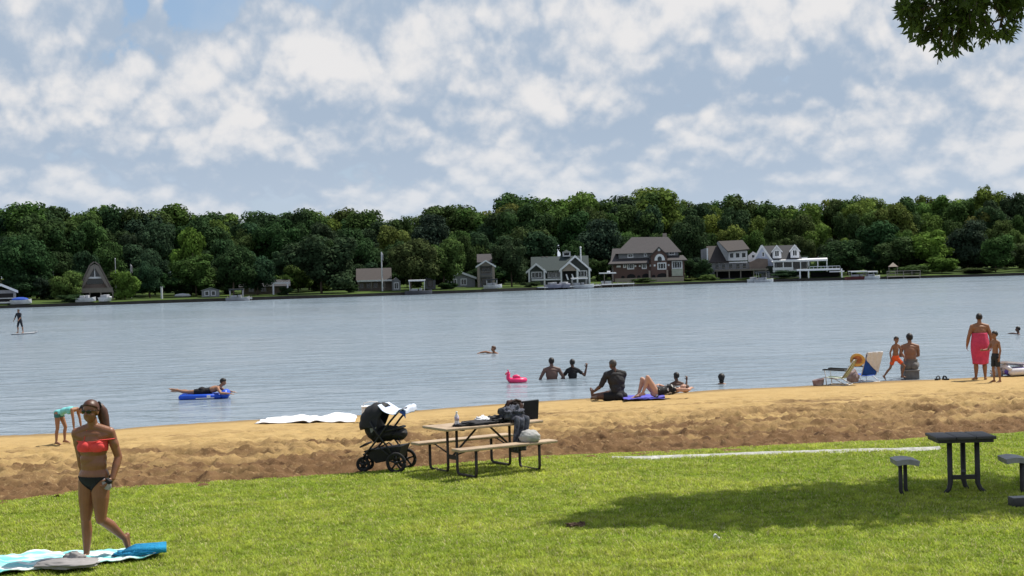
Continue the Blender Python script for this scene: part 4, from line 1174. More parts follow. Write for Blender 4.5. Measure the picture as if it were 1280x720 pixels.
def ground_cloth(name, label, cat, pts, m, zoff=0.015, wrinkle=0.02, seed=0, nu=40, nv=24, th=0.006, zf=None, freq=4.0):
    """cloth lying on the ground over the quad pts (a..d as world points)"""
    a, b, c, d = [Vector(q) for q in pts]
    f0 = zf or (lambda x, y: float(sand_z(x, y, False)) if y > ylawn(x) else float(lawn_z(x, y)))
    cen = (a + b + c + d) / 4
    def f(u, v):
        p = (a * (1 - u) + b * u) * (1 - v) + (d * (1 - u) + c * u) * v
        e = 0.03 * mnoise.noise(Vector((u * 5, v * 5, seed + 3)))
        p = p + Vector((e, 0.04 * mnoise.noise(Vector((u * 4, v * 4, seed + 9))), 0))
        h = abs(mnoise.fractal(Vector((p.x * freq * 0.7, p.y * freq, seed * 7.7)), 0.7, 2.0, 3)) * wrinkle
        return (p.x - cen.x, p.y - cen.y, f0(p.x, p.y) + zoff + h)
    mb = MB(); mb.sheet(f, nu, nv, th)
    o = mb.build(name, m, None, True)
    o.location = (cen.x, cen.y, 0)
    return tag(o, label, cat)
ground_cloth('beach_towel', 'blue purple towel under the lying woman beside the seated man', 'towel', [G(780, 503), G(832, 500), G(828, 494), G(778, 497)], BLUEP, 0.03, 0.05, 4)

# ---- boy in orange shorts stepping to the right
bp = G(1120, 475)
b_ = person('boy in orange swim shorts stepping to the right beside the seated person', 'person', bp, R(28), 1.12, 0.86, False,
    dict(pel=(0, 0, 0.50), sp=(0.0, -0.05, 1), ch=(0.02, -0.10, 1), nk=(0, -0.1, 1), hd=(0, -0.1, 1), fc=(-0.5, -1, -0.25), pr=(-0.8, 0.5, 0),
         aR=((-0.30, 0.28, -1), (0.05, -0.1, -1), (0, -0.1, -1), (1, 0, 0)), aL=((0.28, -0.15, -1), (0.2, -0.5, -1), (0.1, -0.5, -1), (-1, 0, 0)),
         lR=((-0.25, 0.26, -1), (-0.62, 0.35, -0.9), (0.1, -0.75, -0.75)), lL=((0.52, -0.45, -0.80), (-0.22, 0.18, -1), (0.3, -1, -0.05)), curl=0.5),
    SK_BR, voxel=0.006, head=1.25)
seatdrop(b_)
Jb = b_.J
def shorts(p, m, leglen=0.62, top=0.075, off=0.014, rough=0.006):
    J = p.J
    mask = isl(p, 'pelvis') | (isl(p, 'abdomen') & (p.co[:, 2] < J['pel'].z + top * p.S))
    for k_ in 'RL':
        a = np.array(J['hp' + k_]); d = np.array(J['kn' + k_]) - a
        t = ((p.co - a) @ d) / float(d @ d)
        mask |= isl(p, 'thigh' + k_) & (t < leglen)
    return shell(p, 'shorts', mask & (p.co[:, 2] < J['pel'].z + top * p.S), off, m, rough)
shorts(b_, mat('orange_fabric', (0.78, 0.11, 0.025), 0.75, var=0.15, scale=10))
hair_cap(b_, HAIR_DK, 0.014, 0.2, rough=0.004, back=-0.3); eyes(b_, EYE)

# ---- person sitting low, seen from behind
sp_ = G(1140, 474)
seat_h = 0.27
s_ = person('bare backed person with short dark hair sitting on a low grey seat', 'person', (sp_.x, sp_.y + 0.10, sp_.z), R(170), 1.72, 1.08, False,
    dict(pel=(0, 0.02, 0.07), sp=(0, -0.06, 1), ch=(0.02, -0.16, 1), nk=(0, -0.2, 1), hd=(0, -0.15, 1), fc=(0.15, -1, -0.2),
         aR=((-0.14, -0.60, -1), (0.35, -1, -0.2), (0.2, -1, -0.2), (1, 0, 0)), aL=((0.22, -0.55, -1), (-0.45, -1, -0.1), (-0.2, -1, -0.2), (-1, 0, 0)),
         lR=((-0.25, -1, 0.10), (0.02, -0.25, -0.55), (0, -1, -0.1)), lL=((0.25, -1, 0.10), (0, -0.25, -0.55), (0, -1, -0.1)), curl=0.5),
    SK_BR, voxel=0.007)
pz = float(s_.co[isl(s_, 'pelvis')][:, 2].min())
s_.root.location.z = sp_.z + seat_h - pz
shorts(s_, mat('grey_shorts', (0.15, 0.145, 0.14), 0.85, var=0.2, scale=10), 0.62, 0.10, 0.03, 0.01)
hair_cap(s_, HAIR_DK, 0.022, 0.0, rough=0.006, back=-0.7)
st = thing('low_seat', 'low grey boxy seat under the person with the bare back', 'seat', (sp_.x, sp_.y + 0.06, sp_.z - 0.03), R(-8))
GREYF = mat('grey_canvas', (0.16, 0.155, 0.15), 0.85, var=0.25, scale=8)
mb = MB(); mb.box((0, 0, 0.13), (0.40, 0.34, 0.24), None, 0.03); mb.build('seat_body', GREYF, st, 'auto')
mb = MB(); mb.box((0, 0, 0.272), (0.43, 0.37, 0.05), None, 0.02); mb.build('cushion', mat('grey_cushion', (0.24, 0.235, 0.23), 0.9, var=0.2, scale=9), st, 'auto')

# ---- woman in the pink wrap
fpnt = G(1226, 475)
f_ = person('heavyset woman seen from behind wrapped in a deep pink towel at the water edge', 'person', fpnt, R(176), 1.69, 1.30, True,
    dict(aR=((-0.34, 0.0, -1), (-0.02, -0.12, -1), (0, -0.1, -1), (1, 0, 0)), aL=((0.34, 0.02, -1), (0.10, -0.45, -1), (0, -0.4, -1), (-1, 0, 0)),
         lR=((-0.06, 0, -1), (-0.02, 0.02, -1), (-0.3, -1, -0.05)), lL=((0.08, 0, -1), (0.02, 0.02, -1), (0.3, -1, -0.05)), fc=(-0.25, -1, -0.1), curl=0.45),
    SK_TAN, voxel=0.007, belly=0.5)
seatdrop(f_)
Jf = f_.J
PINK = mat('pink_towel', (0.56, 0.050, 0.115), 0.9, var=0.22, scale=7, bump=0.5, bscale=50)
zt, zb = Jf['nb'].z - 0.20, 0.42
mb = MB()
def wrap(u, v):
    a = 2 * math.pi * u; z_ = zb + (zt - zb) * v
    rx = 0.205 + 0.045 * math.exp(-((z_ - 0.86) / 0.26) ** 2) - 0.005; ry = 0.165 + 0.075 * math.exp(-((z_ - 0.92) / 0.26) ** 2)
    if z_ > 1.0: rx *= 1 - 0.10 * (z_ - 1.0)
    k_ = 1 + 0.035 * math.sin(a * 9 + 2 * v) * (1 - v) + 0.03 * mnoise.noise(Vector((math.cos(a) * 2, math.sin(a) * 2, v * 3)))
    return (rx * k_ * math.cos(a), ry * k_ * math.sin(a) + 0.0, z_ + 0.012 * math.sin(3 * a) * (1 - v))
mb.sheet(lambda u, v: wrap(u, v), 64, 26, 0.008); mb.build('towel_wrap', PINK, f_.root, True)
hair_cap(f_, HAIR_DK, 0.012, 0.2, rough=0.004, back=-0.5)
mb = MB(); mb.ell(Jf['hc'] - Jf['fdir'] * 0.075 + Jf['hd'] * 0.045, (0.045, 0.04, 0.04), None, 14, 9, lambda d: 1 + 0.1 * mnoise.noise(d * 4)); mb.build('hair_bun', HAIR_DK, f_.root, True)

# ---- boy beside her
cp = G(1245, 478)
c_ = person('boy in dark swim shorts standing close beside the woman in the pink towel', 'person', cp, R(-66), 1.24, 0.86, False,
    dict(aR=((-0.20, -0.45, -1), (0.10, -1.0, -0.05), (0.1, -1, 0.1), (1, 0, 0)), aL=((0.16, 0.1, -1), (0.05, -0.25, -1), (0, -0.1, -1), (-1, 0, 0)),
         lR=((-0.03, -0.06, -1), (0, 0.08, -1), (-0.2, -1, -0.05)), lL=((0.05, 0.10, -1), (0.0, 0.12, -1), (0.2, -1, -0.05)), fc=(-0.2, -1, 0.15), curl=0.3),
    SK_BR, voxel=0.0065, head=1.2)
seatdrop(c_)
shorts(c_, mat('charcoal_swim', (0.02, 0.024, 0.03), 0.8), 0.80)
hair_cap(c_, HAIR_DK, 0.013, 0.3, rough=0.004, back=-0.4); eyes(c_, EYE)

# ---- people in the lake
def swimmer(label, px, py, yaw, H, depth, b=1.0, fem=False, pose=None, sk=SK_DK, hair=HAIR_DK, head=1.0, hoff=0.014, back=-0.6):
    """depth: how far the waterline is below the top of the head"""
    p0 = P(px, py, ZW)
    p = person(label, 'person', (p0.x, p0.y, 0), yaw, H, b, fem, pose, sk, 0.0075, head)
    top = float(p.co[:, 2].max())
    p.root.location.z = ZW - (top - depth)
    if hair: hair_cap(p, hair, hoff, 0.2, rough=0.005, back=back)
    return p
h1 = swimmer('wide shouldered man standing waist deep in the lake, left of the couple', 690, 474, R(186), 1.72, 0.64, 1.16, False,
    dict(aR=((-0.55, 0.05, -1), (-0.10, -0.25, -1), (0, -0.2, -1), (1, 0, 0)), aL=((0.55, 0.05, -1), (0.25, -0.3, -1), (0.2, -0.2, -1), (-1, 0, 0))), skin('wet_dark', (0.13, 0.075, 0.06)), HAIR_DK)
h2 = swimmer('swimmer in black shirt raising one hand, right of the couple in the lake', 716, 473, R(190), 1.60, 0.57, 0.95, True,
    dict(aR=((-0.80, -0.1, -0.62), (-0.30, -0.15, 1.0), (-0.1, 0, 1), (0, -1, 0)), aL=((0.75, 0, -1), (0.65, -0.2, -1), (0.5, 0, -1), (-1, 0, 0))), SK_DK, HAIR_DK)
shell(h2, 'black_shirt', isl(h2, 'chest', 'abdomen', 'trap', 'delt', 'pelvis') | (isl(h2, 'uarm') & (h2.T < 0.6)), 0.010, BLACK, 0.004)
h3 = swimmer('lone swimmer far out with only head and shoulder above the water', 630, 441, R(-60), 1.7, 0.30, 1.0, False, dict(sp=(0, -0.8, 0.6), ch=(0, -0.8, 0.6), hd=(0, 0.1, 1), nk=(0, -0.5, 1), aR=((-0.6, -1, 0.35), (-0.2, -1, -0.1), (0, -1, -0.2), (0, 0, -1)), aL=((0.5, 0.5, -1), (0, 0, -1), (0, 0, -1), (-1, 0, 0))), SK_TAN, HAIR_BR)
h4 = swimmer('swimmer with one arm raised near the lying woman, chest deep in the lake', 846, 482, R(200), 1.45, 0.36, 1.0, False, dict(aR=((-0.7, -0.5, -0.5), (-0.35, -0.35, 1.0), (0, 0, 1), (0, -1, 0)), aL=((0.4, -0.5, -1), (0.3, -1, 0.1), (0, -1, 0), (0, 0, -1))), SK_DK, HAIR_DK, 1.1)
h5 = swimmer('dark haired swimmer seen from behind with long hair, only the head above water', 902, 480, R(170), 1.5, 0.27, 1.0, True, None, SK_BR, HAIR_DK, 1.1, 0.030, -2.2)
h6 = swimmer('farthest swimmer at the right edge of the photo, head above the water', 1273, 418, R(-100), 1.7, 0.33, 1.0, False, dict(aR=((-1, -0.4, 0.12), (-1, -0.6, 0.0), (-1, -0.5, 0), (0, 0, -1))), SK_DK, HAIR_DK)

# ---- paddler far left
pp_ = P(30, 418, ZW)
PDL_Y = R(58)
d_ = person('person in dark clothes standing on a paddle board at the far left', 'person', (pp_.x - 0.25, pp_.y, ZW + 0.10), R(-20), 1.55, 1.0, False,
    dict(lR=((-0.26, -0.05, -1), (-0.06, 0.10, -1), (-0.2, -1, -0.05)), lL=((0.26, 0, -1), (0.10, 0.08, -1), (0.2, -1, -0.05)), pel=(0, 0, 0.50), sp=(0, -0.15, 1), ch=(0, -0.25, 1),
         aR=((-0.2, -0.4, -1), (0.1, -0.7, -0.8), (0, -0.7, -0.8), (1, 0, 0)), aL=((0.2, -0.4, -1), (-0.05, -0.7, -0.6), (0, -0.7, -0.8), (-1, 0, 0)), curl=1.0), SK_BR, 0.009)
seatdrop(d_)
shell(d_, 'dark_wetsuit', isl(d_, 'chest', 'abdomen', 'pelvis', 'trap', 'delt', 'uarm', 'thigh'), 0.010, mat('navy_wetsuit', (0.010, 0.013, 0.022), 0.7))
hair_cap(d_, HAIR_DK, 0.012, 0.2)
bo = thing('paddle_board', 'dark nosed paddle board under the standing paddler', 'paddle board', (pp_.x, pp_.y, ZW + 0.03), R(52))
out = [(-1.35, 0), (-1.25, 0.18), (-0.8, 0.34), (0, 0.39), (0.8, 0.33), (1.3, 0.16), (1.5, 0)]
ol = out + [(a, -b_y) for a, b_y in reversed(out[1:-1])]
mb = MB(); n_ = len(ol)
lift = lambda a: 0.16 * max(0, (a - 0.55)) ** 2
mb.add([(a, c, 0.07 + lift(a)) for a, c in ol] + [(a * 0.97, c * 0.9, -0.05 + lift(a)) for a, c in ol], [tuple(range(n_)), tuple(range(2 * n_ - 1, n_ - 1, -1))] + [(i, n_ + i, n_ + (i + 1) % n_, (i + 1) % n_) for i in range(n_)])
bo.scale = (0.72, 0.72, 0.72)
mb.build('deck', mat('board_white', (0.30, 0.31, 0.33), 0.4), bo)
mb = MB(); mb.slab([(0.55, -0.27, 0.077 + lift(.6)), (1.25, -0.12, 0.085 + lift(1.25)), (1.25, 0.12, 0.085 + lift(1.25)), (0.55, 0.27, 0.077 + lift(.6))], 0.006); mb.build('nose_pad', mat('board_black', (0.03, 0.03, 0.035), 0.6), bo)
# ---- swimmer lying on the blue float
fl = P(258, 498, ZW)
BLUEV = mat('blue_vinyl', (0.015, 0.085, 0.55), 0.35, var=0.2, scale=3); WHV = mat('white_vinyl', (0.7, 0.7, 0.7), 0.4)
fr_o = thing('inflatable_mattress', 'blue inflatable mattress carrying a person on the lake', 'float', (fl.x, fl.y, ZW), R(5))
for j in range(5):
    mb = MB(); mb.tube([(-0.72, -0.26 + j * 0.13, 0.06), (-0.68, -0.26 + j * 0.13, 0.065), (0.40, -0.26 + j * 0.13, 0.065), (0.44, -0.26 + j * 0.13, 0.06)], [0.03, 0.072, 0.072, 0.03], 12); mb.build('air_tube', BLUEV, fr_o, True)
mb = MB(); mb.tube([(0.52, -0.33, 0.10), (0.52, -0.30, 0.11), (0.52, 0.30, 0.11), (0.52, 0.33, 0.10)], [0.04, 0.12, 0.12, 0.04], 14); mb.build('pillow', BLUEV, fr_o, True)
mb = MB(); mb.box((0.10, -0.335, 0.075), (0.10, 0.012, 0.07), None, 0.004); mb.box((0.0, -0.338, 0.035), (0.5, 0.012, 0.02)); mb.build('white_mark', WHV, fr_o)
p_ = person('person lying face down on the blue inflatable mattress with the head raised', 'person', (fl.x + 0.05, fl.y, ZW), R(92), 1.5, 1.0, False,
    dict(pel=(0, 0.10, 0.07), sp=(0, -1, 0.10), ch=(0, -0.95, 0.28), nk=(0, -0.7, 0.7), hd=(0, -0.35, 1), fc=(0, -1, -0.1), pr=(-1, 0, 0), sr=(-1, 0, 0),
         aR=((-0.7, -0.4, -0.45), (0.3, -1, -0.1), (0, -1, -0.1), (0, 0, -1)), aL=((0.7, -0.4, -0.45), (-0.3, -1, -0.1), (0, -1, -0.1), (0, 0, -1)),
         lR=((-0.10, 1, 0.03), (-0.02, 1, 0.22), (0, 0.8, 0.4)), lL=((0.12, 1, -0.02), (0.02, 1, 0.12), (0, 0.8, -0.3)), curl=0.3), SK_MID, 0.0075)
p_.root.location.z = ZW + 0.095 - float(p_.co[isl(p_, 'abdomen', 'pelvis')][:, 2].min())
shorts(p_, BLACK, 0.55, 9.0)
hair_cap(p_, HAIR_DK, 0.014, 0.2, back=-0.6)
# ================================================================== THINGS ON THE LAWN AND BEACH
def lump(c, r, seed, amp=0.25, fr=2.2, rot=None, nu=36, nv=24, flat=True):
    """a soft crumpled heap of cloth: folded surface with a flat underside"""
    mb = MB()
    def fn(d):
        q = d * fr + Vector((seed * 3.1, seed * 1.7, 0))
        return 1 + amp * (abs(mnoise.fractal(q, 0.8, 2.1, 4)) * 2 - 0.55) + amp * 0.35 * mnoise.noise(q * 2.7)
    mb.ell((0, 0, 0), r, None, nu, nv, fn)
    vs = []
    for v in mb.v:
        v = Vector(v)
        if flat and v.z < -r[2] * 0.45: v.z = -r[2] * 0.45 + 0.15 * (v.z + r[2] * 0.45)
        vs.append(tuple(Vector(c) + (rot @ v if rot is not None else v)))
    mb.v = vs
    return mb
def mb_join(*ms):
    o = MB()
    for m in ms: o.add(m.v, m.f)
    return o
WOODT = mat('weathered_plank', (0.35, 0.25, 0.165), 0.8, c2=(0.49, 0.38, 0.265), scale=5, bump=0.25, bscale=30)
STEEL = mat('brown_steel', (0.035, 0.026, 0.022), 0.55, var=0.3, scale=10)
BLK = mat('black_nylon', (0.012, 0.012, 0.014), 0.7, var=0.35, scale=10, bump=0.2, bscale=60)
BLKP = mat('black_plastic', (0.012, 0.012, 0.013), 0.45, var=0.2)
RUB = mat('rubber', (0.016, 0.016, 0.017), 0.85, var=0.2)
DKGREY = mat('dark_grey_cloth', (0.03, 0.03, 0.035), 0.85, var=0.4, scale=12)
WHT = mat('white_cloth', (0.74, 0.74, 0.76), 0.85, var=0.07, scale=7)

# ---- towel spread on the grass with a grey garment and rolled blue towel
def towel_mat():
    m = bpy.data.materials.new('aqua_white_towel'); m.use_nodes = True; nt = m.node_tree; b = nt.nodes['Principled BSDF']; L = nt.links
    tcn = nt.nodes.new('ShaderNodeTexCoord'); mp = nt.nodes.new('ShaderNodeMapping'); L.new(tcn.outputs['Object'], mp.inputs['Vector'])
    mp.inputs['Rotation'].default_value = (0, 0, 0.22); mp.inputs['Scale'].default_value = (0.7, 4.2, 1)
    n = nt.nodes.new('ShaderNodeTexNoise'); n.inputs['Scale'].default_value = 1.7; n.inputs['Detail'].default_value = 4; L.new(mp.outputs[0], n.inputs['Vector'])
    c = mixc(nt, smooth01(nt, n.outputs['Fac'], 0.40, 0.60), (0.22, 0.62, 0.62), (0.74, 0.80, 0.77))
    c = mixc(nt, smooth01(nt, n.outputs['Fac'], 0.38, 0.30), c, (0.05, 0.36, 0.36))
    L.new(c, b.inputs['Base Color']); b.inputs['Roughness'].default_value = 0.95; b.inputs['Specular IOR Level'].default_value = 0.1
    n2 = nt.nodes.new('ShaderNodeTexNoise'); n2.inputs['Scale'].default_value = 90; L.new(tcn.outputs['Object'], n2.inputs['Vector'])
    bp = nt.nodes.new('ShaderNodeBump'); bp.inputs['Strength'].default_value = 0.4; bp.inputs['Distance'].default_value = 0.01
    L.new(n2.outputs['Fac'], bp.inputs['Height']); L.new(bp.outputs['Normal'], b.inputs['Normal'])
    return m
ground_cloth('beach_towel', 'aqua and white beach towel spread on the lawn under a grey garment', 'towel', [P(-45, 728, 0), P(196, 699, 0), P(206, 689, 0), P(-45, 703, 0)], towel_mat(), 0.045, 0.05, 2, 60, 30, 0.01)
gp = P(85, 708, 0.05)
g_ = lump((0, 0, 0.03), (0.34, 0.21, 0.055), 3, 0.16, 1.1, None, 48, 30)
g_2 = lump((0.04, 0.10, 0.06), (0.12, 0.09, 0.07), 5, 0.22, 1.3)
o = mb_join(g_, g_2).build('garment', mat('grey_jersey', (0.27, 0.255, 0.25), 0.9, var=0.22, scale=5), None, True); o.location = gp; tag(o, 'crumpled grey garment lying on the aqua and white towel', 'garment')
bp0 = P(182, 692, 0.055)
o = thing('rolled_towel', 'bright blue rolled towel at the right end of the aqua towel', 'towel', bp0, R(14))
BLT = mat('bright_blue_towel', (0.012, 0.24, 0.46), 0.9, var=0.3, scale=6, bump=0.5, bscale=60)
mb = MB()
for j in range(3):
    mb.tube([(-0.24 + 0.02 * j, -0.05 + j * 0.05, 0.03), (-0.1, -0.05 + j * 0.05, 0.05 + 0.01 * j), (0.1, -0.05 + j * 0.05, 0.045 + 0.008 * j), (0.22, -0.05 + j * 0.045, 0.045 + 0.012 * j)], [0.028, 0.036, 0.044, 0.038], 14)
rl = mb.build('towel_roll', BLT, o, True)
for v in rl.data.vertices: v.co += v.normal * 0.012 * mnoise.noise(v.co * 14)
mb = lump((-0.08, 0.0, 0.02), (0.26, 0.12, 0.04), 8, 0.2, 2.0); mb.build('loose_end', BLT, o, True)

# ---- white sheet and printed bag near the water
ground_cloth('white_sheet', 'long crumpled white sheet lying on the sand beside the water', 'sheet', [G(318, 530), G(444, 528), G(446, 521), G(336, 524)], WHT, 0.015, 0.10, 6, 70, 24, 0.01, freq=1.6)
cb = G(466, 528)
o = thing('cooler_bag', 'white printed cooler bag with a dark red base behind the stroller', 'bag', (cb.x, cb.y, cb.z - 0.02), R(8))
def print2():
    m = bpy.data.materials.new('white_print'); m.use_nodes = True; nt = m.node_tree; b = nt.nodes['Principled BSDF']
    tcn = nt.nodes.new('ShaderNodeTexCoord'); n = nt.nodes.new('ShaderNodeTexNoise'); n.inputs['Scale'].default_value = 5; n.inputs['Detail'].default_value = 2
    nt.links.new(tcn.outputs['Object'], n.inputs['Vector'])
    c = mixc(nt, smooth01(nt, n.outputs['Fac'], 0.57, 0.60), (0.76, 0.76, 0.78), (0.55, 0.33, 0.20))
    c = mixc(nt, smooth01(nt, n.outputs['Fac'], 0.65, 0.68), c, (0.08, 0.07, 0.07))
    nt.links.new(c, b.inputs['Base Color']); b.inputs['Roughness'].default_value = 0.6
    return m
mb = MB(); mb.box((0, 0, 0.20), (0.46, 0.28, 0.30), None, 0.03); mb.build('bag_body', print2(), o, 'auto')
mb = MB(); mb.box((-0.02, 0, 0.03), (0.49, 0.30, 0.07), None, 0.02); mb.build('base', mat('dark_red', (0.10, 0.012, 0.012), 0.6), o, 'auto')
mb = MB(); mb.box((0, 0, 0.365), (0.48, 0.30, 0.03), None, 0.012); mb.build('lid', WHT, o, 'auto')
mb = MB(); mb.tube([(-0.2, 0, 0.36), (-0.18, 0, 0.44), (-0.05, 0, 0.47), (0.1, 0, 0.46), (0.2, 0, 0.37)], 0.012, 8); mb.build('strap', WHT, o, True)

# ---- stroller
sl = lz(479, 588)
s = thing('stroller', 'black pushchair with folded hood, a pale cloth draped over its handle', 'stroller', sl, R(-14))
def wheel(par, x, y, r, w):
    wh = MB(); wh.tube([(r * math.cos(a), 0, r * math.sin(a)) for a in np.linspace(0, 2 * math.pi, 25)], w * 0.5, 8)
    o = wh.build('wheel', RUB, par, True); o.location = (x, y, r + w * 0.5 - 0.012)
    rm = MB(); rm.tube([((r - w * 0.5) * math.cos(a), 0, (r - w * 0.5) * math.sin(a)) for a in np.linspace(0, 2 * math.pi, 25)], w * 0.22, 6)
    for j in range(5):
        a = 2 * math.pi * j / 5 + 0.3; rm.box(((r * 0.45) * math.cos(a), 0, (r * 0.45) * math.sin(a)), (r * 0.9, w * 0.35, 0.026), Matrix.Rotation(-a, 3, 'Y'))
    rm.cyl((0, -w * 0.5, 0), (0, w * 0.5, 0), 0.028, None, 12); rm.build('rim', BLKP, o, True)
for y_ in (-0.20, 0.20): wheel(s, 0.30, y_ * 1.3, 0.140, 0.045)
for y_ in (-0.09, 0.09): wheel(s, -0.29, y_, 0.095, 0.042)
mb = MB()
for y_ in (-0.25, 0.25):
    mb.tube([(-0.29, y_ * 0.4, 0.20), (-0.20, y_ * 0.8, 0.28), (0.0, y_, 0.50), (0.22, y_, 0.78), (0.36, y_, 0.93)], 0.016, 8)      # down tube to handle
    mb.tube([(0.30, y_ * 1.02, 0.15), (0.16, y_, 0.40), (-0.02, y_, 0.62), (-0.10, y_, 0.78)], 0.015, 8)
    mb.tube([(-0.26, y_ * 0.6, 0.26), (0.02, y_, 0.40), (0.30, y_ * 1.02, 0.16)], 0.013, 8)
    mb.cyl((-0.29, y_ * 0.36, 0.22), (-0.29, y_ * 0.36, 0.10), 0.02, 0.02, 8)
mb.tube([(0.36, -0.25, 0.93), (0.43, -0.20, 0.965), (0.45, 0, 0.97), (0.43, 0.20, 0.965), (0.36, 0.25, 0.93)], 0.019, 8)
mb.cyl((0.30, -0.26, 0.148), (0.30, 0.26, 0.148), 0.012, None, 8); mb.cyl((-0.29, -0.1, 0.105), (-0.29, 0.1, 0.105), 0.011, None, 8)
mb.build('frame', BLKP, s, True)
mb = MB()   # basket
mb.add([(-0.24, -0.2, 0.32), (0.38, -0.22, 0.40), (0.30, -0.18, 0.20), (-0.06, -0.16, 0.13), (-0.24, 0.2, 0.32), (0.38, 0.22, 0.40), (0.30, 0.18, 0.20), (-0.06, 0.16, 0.13)],
       [(0, 3, 2, 1), (4, 5, 6, 7), (0, 4, 7, 3), (1, 2, 6, 5), (3, 7, 6, 2), (0, 1, 5, 4)]); mb.build('basket', BLK, s)
seat = mb_join(lump((-0.13, 0, 0.68), (0.14, 0.22, 0.27), 2, 0.10, 1.5, Matrix.Rotation(-0.35, 3, 'Y'), flat=False), lump((0.06, 0, 0.57), (0.25, 0.21, 0.12), 4, 0.10, 1.5, Matrix.Rotation(-0.12, 3, 'Y'), flat=False),
               lump((0.27, 0, 0.57), (0.13, 0.19, 0.10), 6, 0.10, 1.5, flat=False))
seat.build('seat', BLK, s, True)
mb = MB(); mb.slab([(-0.10, -0.231, 0.60), (-0.01, -0.231, 0.68), (-0.06, -0.231, 0.80), (-0.13, -0.231, 0.72)], 0.008); mb.build('side_mesh', mat('grey_mesh', (0.20, 0.20, 0.20), 0.7), s)
mb = MB()   # hood of four arched ribs with fabric between
nseg = 5; arc = 12
hub = Vector((-0.02, 0, 0.70)); rows_ = []
for i in range(nseg * 3 + 1):
    t = i / (nseg * 3); an = R(192 - 128 * t)
    bulge = 1.0 + 0.05 * abs(math.sin(math.pi * t * nseg))
    row = []
    for j in range(arc + 1):
        q = math.pi * j / arc
        row.append(hub + Vector((math.cos(an) * 0.31 * bulge * math.sin(q) ** 0.6, -0.235 * math.cos(q), math.sin(an) * 0.33 * bulge * math.sin(q) ** 0.6)))
    rows_.append(row)
mb.sheet(lambda u, v: rows_[min(int(round(v * nseg * 3)), nseg * 3)][min(int(round(u * arc)), arc)], arc, nseg * 3, 0.012)
mb.build('canopy', BLK, s, True)
mb = MB(); mb.tube([(0.10, -0.24, 0.62), (0.28, -0.22, 0.66), (0.34, -0.1, 0.67), (0.34, 0.1, 0.67), (0.28, 0.22, 0.66), (0.10, 0.24, 0.62)], 0.017, 8); mb.build('bumper_bar', BLKP, s, True)
mb = MB(); mb.box((-0.27, 0, 0.40), (0.12, 0.30, 0.025), Matrix.Rotation(-0.5, 3, 'Y'), 0.008); mb.build('footrest', BLKP, s)
mb = MB(); mb.tube([(0.31, -0.15, 0.55), (0.34, -0.15, 0.44), (0.30, -0.14, 0.37)], 0.006, 6); mb.build('strap', BLK, s, True)
# cloth over the handle
def drape(u, v):
    y_ = -0.27 + 0.54 * u
    sg_ = 0.05 * math.sin(math.pi * u) * 0.5
    x_ = 0.03 + 0.49 * v; base = 1.03 - 0.04 * v
    sagz = -0.085 * math.sin(math.pi * min(1, v / 0.82)) if v < 0.82 else -0.10 * (v - 0.82) / 0.18
    return (x_ if v < 0.86 else 0.472 + 0.02 * (v - .86), y_, base + sagz + 0.02 * mnoise.noise(Vector((u * 5, v * 4, 2))) - (0.05 * (0.5 - u) * 2 if u < 0.5 else 0) * math.sin(math.pi * v))
mb = MB(); mb.sheet(drape, 30, 30, 0.006)
o = mb.build('blanket', mat('pale_blue_blanket', (0.52, 0.60, 0.78), 0.9, c2=(0.66, 0.72, 0.84), scale=4), None, True)
o.location = sl; o.rotation_euler = (0, 0, R(-14)); tag(o, 'pale blue blanket slung between the hood and handle of the pushchair', 'blanket')
mb = MB(); mb.sheet(lambda u, v: (0.385 + 0.09 * u, -0.272 + 0.04 * math.sin(u * 3), 0.945 - 0.085 * v * (0.4 + u)), 8, 8, 0.005)
o2 = mb.build('corner', mat('royal_blue_cloth', (0.05, 0.11, 0.42), 0.9), o, True)

# ---- picnic table beside the pushchair
TA = R(33)
nbp = P(633, 557, 0.45)
ax, an_ = Vector((math.cos(TA), math.sin(TA), 0)), Vector((math.sin(TA), -math.cos(TA), 0))
tc_ = nbp - an_ * 0.63; tc_.z = float(lawn_z(tc_.x, tc_.y))
TZ = tc_.z
t = thing('picnic_table', 'picnic table with pale plank top and brown frame, strewn with bags and clothes', 'picnic table', tc_, TA)
mb = MB()
for j in range(3): mb.box((0, -0.25 + 0.25 * j, 0.735), (1.86, 0.244, 0.042), None, 0.012)
mb.build('tabletop', WOODT, t, 'auto')
for s_ in (-1, 1):
    mb = MB(); mb.box((0, s_ * 0.63, 0.45), (1.86, 0.255, 0.042), None, 0.012); mb.build('seat', WOODT, t, 'auto')
def arcp(p, q, r_, n=5):
    return [p, q]
for e_ in (-1, 1):
    x_ = e_ * 0.60
    for s_ in (-1, 1):
        mb = MB(); mb.tube([(x_, s_ * 0.70, 0.428), (x_, s_ * 0.70, 0.10), (x_, s_ * 0.685, 0.05), (x_, s_ * 0.64, 0.026), (x_, s_ * 0.20, 0.026), (x_, s_ * 0.155, 0.05), (x_, s_ * 0.14, 0.10), (x_, s_ * 0.14, 0.712)], 0.023, 10)
        mb.box((x_, s_ * 0.63, 0.424), (0.05, 0.24, 0.008)); mb.tube([(x_, s_ * 0.14, 0.32), (x_, s_ * 0.52, 0.425)], 0.012, 6)
        mb.build('leg', STEEL, t, True)
    mb = MB(); mb.box((x_, 0, 0.27), (0.012, 0.26, 0.07)); mb.build('crossbar', STEEL, t)
    mb = MB(); mb.box((x_, 0, 0.706), (0.05, 0.70, 0.012)); mb.build('cleat', STEEL, t)
    mb = MB(); mb.tube([(x_, 0, 0.285), (e_ * 0.10, 0, 0.708)], 0.017, 8); mb.build('brace', STEEL, t, True)
t.scale = (0.92, 0.96, 0.96)
def onT(a_, n_, z_=0.757): return tc_ + ax * a_ * 0.92 + an_ * n_ * 0.96 + Vector((0, 0, z_ * 0.96))
